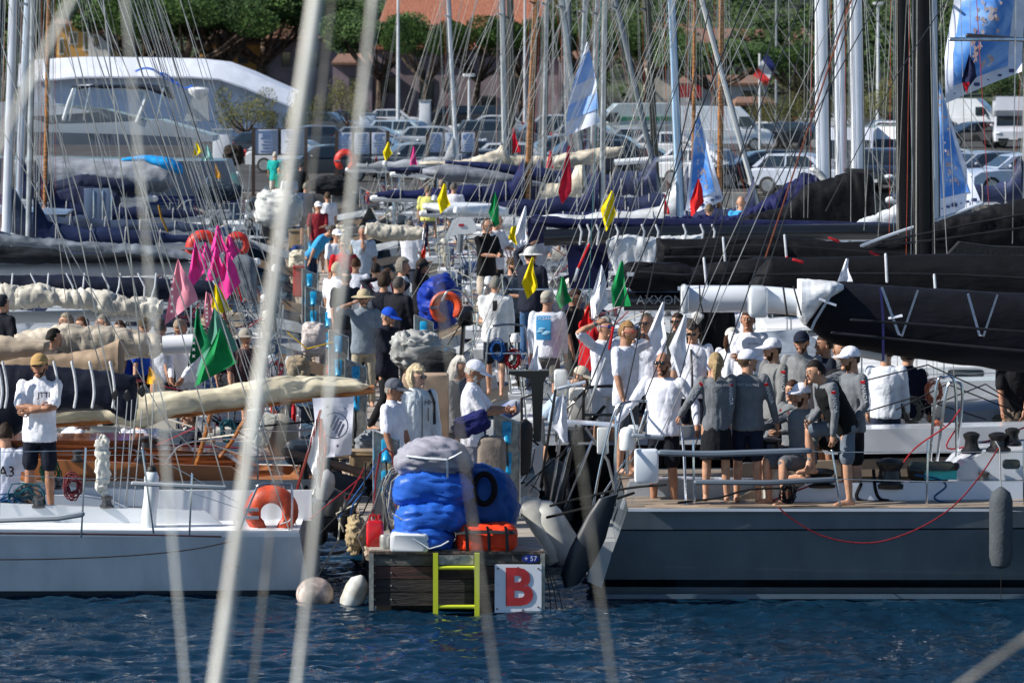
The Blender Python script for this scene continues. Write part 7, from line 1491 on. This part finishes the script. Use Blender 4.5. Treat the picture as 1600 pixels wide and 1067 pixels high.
mb=MB(); mb.rbox((.0,.165,1.35),(.07,.01,.15),.008); q=bpy.data.objects.new('collar_patch',mb.mesh('collar_patch',RUBBER)); COL.objects.link(q); q.parent=o
person('man in white bucket hat and navy jacket with raised arm, blue jeans',829,386,101,150,'down',(.12,-.20,1.80),('jacket','1c2130'),('trousers','3a5a80'),('short','3a2a20'),('hat','c9cbc9'),h=1.82,group=MD)
person('man in grey vest with brown cap half hidden by the lower white flag',800,402,98,40,'front','front',('tee','3a424c','5a6672'),('trousers','1a1c22'),('short','3a2a20'),('cap','4a3626'),None,SUNL,h=1.76,group=MD)
person('bearded man in black polo and beige shorts holding a phone with both hands',760,341,90,40,'front',(.02,-.33,1.18),('polo','0c0d10'),('shorts','bcb0a0'),('balding','55504a'),None,'2a2420','8a857e',h=1.84,tone=1,group=MD,fat=1.05,extras=[('phone',1,'bearded man in black polo')])
person('sunburnt man in pale vest standing behind the man in black polo',775,334,88,60,'down','front',('tee','c9ccd4'),('shorts','1a1c22'),('bald','000'),h=1.80,tone=1,group=MD)
# pontoon group near
person('white-bearded man in white cap and white polo looking at his phone',738,562,133,84,(-.02,-.36,1.20),(.05,-.40,1.22),('polo','e6e8f2'),('shorts','8a8c98'),('short','b4b0a8'),('cap','e9ebf7'),None,'c9c5bd',h=1.84,tone=2,nod=22,fat=1.08,group=PT,shoes='d8d8d8',extras=[('phone',1,'white-capped man')])
o=sack('folded_jacket','navy jacket folded over the forearm of the white-capped man',736,662,62,34,136,.15,cloth('1a2058'),41,'jacket',.03,.6,rot=-22)
person('white-haired person in grey top right behind the white-capped man',716,556,129,62,'down','down',('long','6a6c72'),('trousers','2a2c32'),('long','c9c4ba'),h=1.76,group=PT,nod=10)
person('man in grey cap, white polo and patterned scarf turned to the right',613,591,136.5,66,'down','down',('polo','e4e6f0'),('trousers','c4b48c'),('short','8a847a'),('cap','5b5f68'),SUNL,None,h=1.74,tone=2,group=PT,nod=8,shoes='40352c',fat=1.05)
o=person('woman with curly blonde hair in a white sailing jacket with black strap',650,572,134.5,24,'down','down',('jacket','dfe6e8'),('trousers','c8c4b8'),('curly','cdbb98'),None,SUNL,h=1.74,tone=0,yaw=30,group=PT,text=[('HH',.085,(.09,-.185,1.36),0,'101318',.01)])
for nm,pts in(('zip',[(0,-.185,1.44),(0,-.19,1.2),(0,-.182,.84)]),('pocket_zip',[(.075,-.19,1.30),(.08,-.19,1.14)]),('shoulder_strap',[(.13,-.10,1.50),(.16,-.178,1.36),(.17,-.165,1.1)])):
    mb=MB(); mb.tube(pts,.007 if nm!='shoulder_strap' else .020,5); q=bpy.data.objects.new(nm,mb.mesh(nm,RUBBER)); COL.objects.link(q); q.parent=o
person('man in bright blue cap and dark navy jacket walking to the right',605,480,108,58,'front','down',('jacket','141826'),('trousers','16181c'),('short','8a8884'),('cap','1648b8'),SUNL,None,h=1.80,group=PT,nod=16,legs='stride')
person('man in khaki bucket hat and grey polo with gloved hand at his ear',568,452,102.5,5,(-.17,-.14,1.58),'down',('polo','7f8b95'),('trousers','a29a86'),('short','5a5048'),('hat','b5a888'),SUNL,'5a4c40',h=1.80,tone=1,group=PT,fat=1.05)
person('tall man in long dark navy coat standing with his back to the light',622,432,99.5,140,'down','down',('jacket','12141e'),('trousers','101218'),('short','4a4642'),None,SUNL,h=1.84,group=PT)
person('man in navy sweater lifting both arms to his head',600,427,97.5,168,(-.12,-.16,1.66),(.14,-.14,1.68),('long','121624'),('trousers','14161c'),('curly','3a2c22'),h=1.78,group=PT)
person('person in a washed pink cap and grey top behind the khaki hat',573,441,96.5,160,'down','down',('tee','5a606a'),('trousers','30343c'),('short','4a3c30'),('cap','a8646a'),h=1.74,group=PT)
person('man with green mirrored sunglasses in dark polo shirt',540,421,96,22,'down','down',('polo','2c3238'),('trousers','6a6e74'),('short','2e2a28'),None,'0a7a4a',h=1.78,group=PT)
person('person with short silver-blond hair in white polo turned away',525,409,92,150,'down','down',('polo','e2e4ea'),('shorts','4a5260'),('short','b0a488'),h=1.76,group=PT)
person('brown-haired boyish man in white shirt seen from behind',556,402,89.5,170,'down','down',('tee','dde1ea'),('shorts','2a3040'),('short','4a2e1a'),h=1.74,group=PT)
person('person with dark cropped hair in white tee seen from behind',587,411,91,172,'down','down',('tee','dfe2e8'),('shorts','2a3040'),('short','1c1512'),h=1.74,group=PT)
person('grey curly-haired man in white shirt in profile to the right',628,404,93,82,'down','down',('tee','dce2ea'),('trousers','2a3040'),('curly','77726a'),h=1.80,group=PT)
person('man in black jacket shading his brow with one hand',658,403,93.5,72,(-.10,-.15,1.70),'down',('jacket','111319'),('trousers','1a1c22'),('short','2a1e18'),None,SUNL,h=1.80,tone=2,group=PT)
person('man in bright red polo shirt with sunglasses striding forward',537,373,82,8,'down','down',('polo','b8121c'),('shorts','2a3a6a'),('short','6a6058'),None,SUNL,h=1.82,tone=2,group=PT)
person('man in pale blue tee with spectacles hanging, hand at his mouth',567,352,77,10,(-.02,-.15,1.52),'down',('tee','a9b8c6'),('shorts','343c4c'),('short','8a8680'),h=1.82,tone=2,group=PT)
person('person in white cap and white tee beyond the red shirt',526,358,76,30,'down','down',('tee','dfe4ee'),('shorts','2a3448'),('short','4a3c30'),('cap','e2e6f2'),SUNL,h=1.78,group=PT)
person('bending person in sky-blue tee beyond the white cap',516,352,72,70,'down','down',('tee','3a9ad0'),('shorts','1c2840'),('short','4a4440'),h=1.78,lean=40,group=PT)
person('person in maroon top half hidden among the pontoon group',604,418,88,120,'down','down',('tee','5a1420'),('shorts','20242c'),('short','3a2a1e'),h=1.70,group=PT)
person('far stroller in turquoise tee and white hair seen from behind near the quay',430,237,46.5,170,'down','down',('tee','18a8a0'),('shorts','c8c4bc'),('short','b8b4ac'),h=1.78,group=PT)
person('small child in teal beside the turquoise stroller',436,262,47,170,'down','down',('tee','1a7a6a'),('shorts','c08a80'),('short','b89a68'),h=1.25,group=PT)
person('far stroller dressed all in black near the quay',470,254,45,170,'down','down',('tee','0d0e12'),('trousers','0d0e14'),('short','2a2018'),h=1.78,group=PT)
SD='people sitting in distant cockpits'
person('person in pale yellow tee sitting in a distant cockpit',669,289,64,175,'down','down',('tee','d8d67a'),('shorts','5a6068'),('short','6a5a48'),h=1.74,group=SD,sit=1)
person('person in white tee sitting right of the yellow tee in a distant cockpit',709,285,64,178,'down','down',('tee','e0dfe8'),('shorts','5a6068'),('short','5a5650'),h=1.74,group=SD,sit=1)
person('person in lilac shirt sitting between the yellow and white tees',690,280,61,150,'down','down',('tee','a9a6c8'),('shorts','5a6068'),('short','8a7a68'),h=1.74,group=SD,sit=1)
person('person in sky-blue tee sitting below the navy sail cover at right',1158,306,80,178,'down','down',('tee','3f9fd6'),('shorts','3a4048'),('bald','000'),h=1.74,group=SD,sit=1)
person('person in white top sitting left of the second blue banner base',1108,318,78,170,'down','down',('tee','d8dcea'),('shorts','5a6068'),('short','6a5a48'),h=1.74,group=SD,sit=1)
# left side people
LG_='sailors on the left-hand boats'
person('bearded man in tan cap and sunglasses with arms crossed, white polo and navy shorts',62,552,135,-6,(.05,-.215,1.20),(-.04,-.25,1.16),('polo','e6e8f0'),('shorts','0f1626'),('short','2e2018'),('cap','a98a58'),SUNL,'2e2018',h=1.86,tone=2,group=LG_,shoes='e0e0e0',text=[('JTTI',.085,(.10,-.218,1.335),0,'12141c',.02)],fat=1.06,hint=(.9,-.25,-.7))
o=person('seated person in white tee printed A3 seen from behind at the left edge',8,660,134,176,'rest','rest',('tee','d6dcec'),('shorts',NV),('short','2a2018'),h=1.78,sit=1,group=LG_,text=[('A3',.17,(-.05,.16,1.22),pi,'3a2420',.01)])
person('person in white polo cut by the left edge, arm hanging',-22,570,133,20,'down','down',('polo','dfe3ef'),('shorts',NV),('short','2a2018'),h=1.80,group=LG_)
person('person in white tee bending forward, back to the viewer, on the classic boat',128,640,121,120,'rest','rest',('tee','dfe4f0'),('shorts','b8c0d0'),('short','4a3224'),h=1.78,sit=1,lean=35,group=LG_,fat=1.1)
person('seated man in white tee whose eyes are hidden by the varnished boom',219,634,121,0,(-.26,-.35,1.06),(.1,-.38,1.0),('tee','dfe2f0'),('shorts','c4c8d4'),('short','2a2018'),('cap','22304a'),h=1.80,sit=1,tone=1,group=LG_,fat=1.1)
person('bespectacled man in dark padded jacket sitting in profile to the left',300,636,121,-75,'rest','front',('jacket','141b2a'),('trousers','2a3446'),('short','5a4c42'),None,'2a2a2a',None,h=1.78,sit=1,tone=1,group=LG_)
person('grey-haired man in white long sleeves bowing over ropes by the white boom',283,497,117,-20,(-.05,-.42,1.12),(.12,-.42,1.12),('long','dfe1ea'),('trousers','b8bcc6'),('short','8a7a68'),h=1.80,lean=22,nod=20,tone=2,group=LG_)
person('person in navy jacket at the left edge turning away',2,460,111,140,'hip','down',('jacket','0b101c'),('trousers','14161c'),('short','20242c'),h=1.82,group=LG_)
person('dark-haired head of a sailor between the tan covers',82,512,118,120,'rest','rest',('tee','3a3634'),('shorts',NV),('short','12110f'),h=1.74,sit=1,group=LG_)
for px,py,c,hr,cp,lb in((106,488,'e2e6f0','8a8070',None,'stooping sailor in white shirt behind the folded white mainsail'),(130,494,'6a4a38','4a3020',None,'suntanned sailor with brown hair behind the folded white mainsail'),(163,491,'3a86b8','7a766e',None,'grey-haired sailor behind the folded white mainsail'),(188,500,'1a48b8','3a2418',None,'sailor in royal blue behind the folded white mainsail'),(226,496,'2a5ac0','2a2018','4a4034','smiling sailor in dark cap left of the pale pink pennant'),(250,498,'dfe3f0','5a5048',None,'sailor in white left of the bowing grey-haired man')):
    person(lb,px,py,111,random.choice([-20,20,160,-60]) if cp is None else 5,'rest','rest',('tee',c),('shorts',NV),('short',hr),('cap',cp) if cp else None,h=1.76,sit=1,group=LG_)
person('far sailor with hat at the mooring lines right of the green flags',383,513,113,20,'down','down',('tee','4a3a3c'),('shorts','20242c'),('short','3a3028'),('hat','9a968a'),h=1.7,group=LG_,sit=1)
person('far sailor in grey jersey between pink pennants and pontoon',352,500,108,40,'down','down',('tee','20242c'),('shorts','20242c'),('short','1a1614'),h=1.7,group=LG_,sit=1)

for px,hy,s,f,c,hr,cp,lb in ((452,268,52,20,'c8ccd4','3a3028',None,'far stroller in pale grey top walking towards the viewer'),(478,285,56,160,'30405a','8a8478',None,'far stroller in slate blue top near the white bundled sail'),(497,315,64,10,'8a2430','2a2018','e8e8ee','far person in brick red top and white cap beyond the sky-blue tee'),(512,300,60,200,'e0e2e8','4a3a2a',None,'far person in white top with back turned, nearer than the strollers'),
 (880,300,62,20,'2a3a5a','3a2a20',None,'deckhand in dark blue by the red rolled flag'),(640,345,78,150,'dfe2ea','6a6258',None,'deckhand in white behind the long rolled sail'),(840,345,88,30,'9aa2ac','2a2018','c8c8c0','deckhand in grey with pale cap right of the upper white flag')):
    person(lb,px,hy,s,f,'down','front',('tee',c),('shorts','2a3040'),('short',hr),('cap',cp) if cp else None,h=1.76,group='far figures in the marina')
for o in COL.q: RC.objects.link(o)
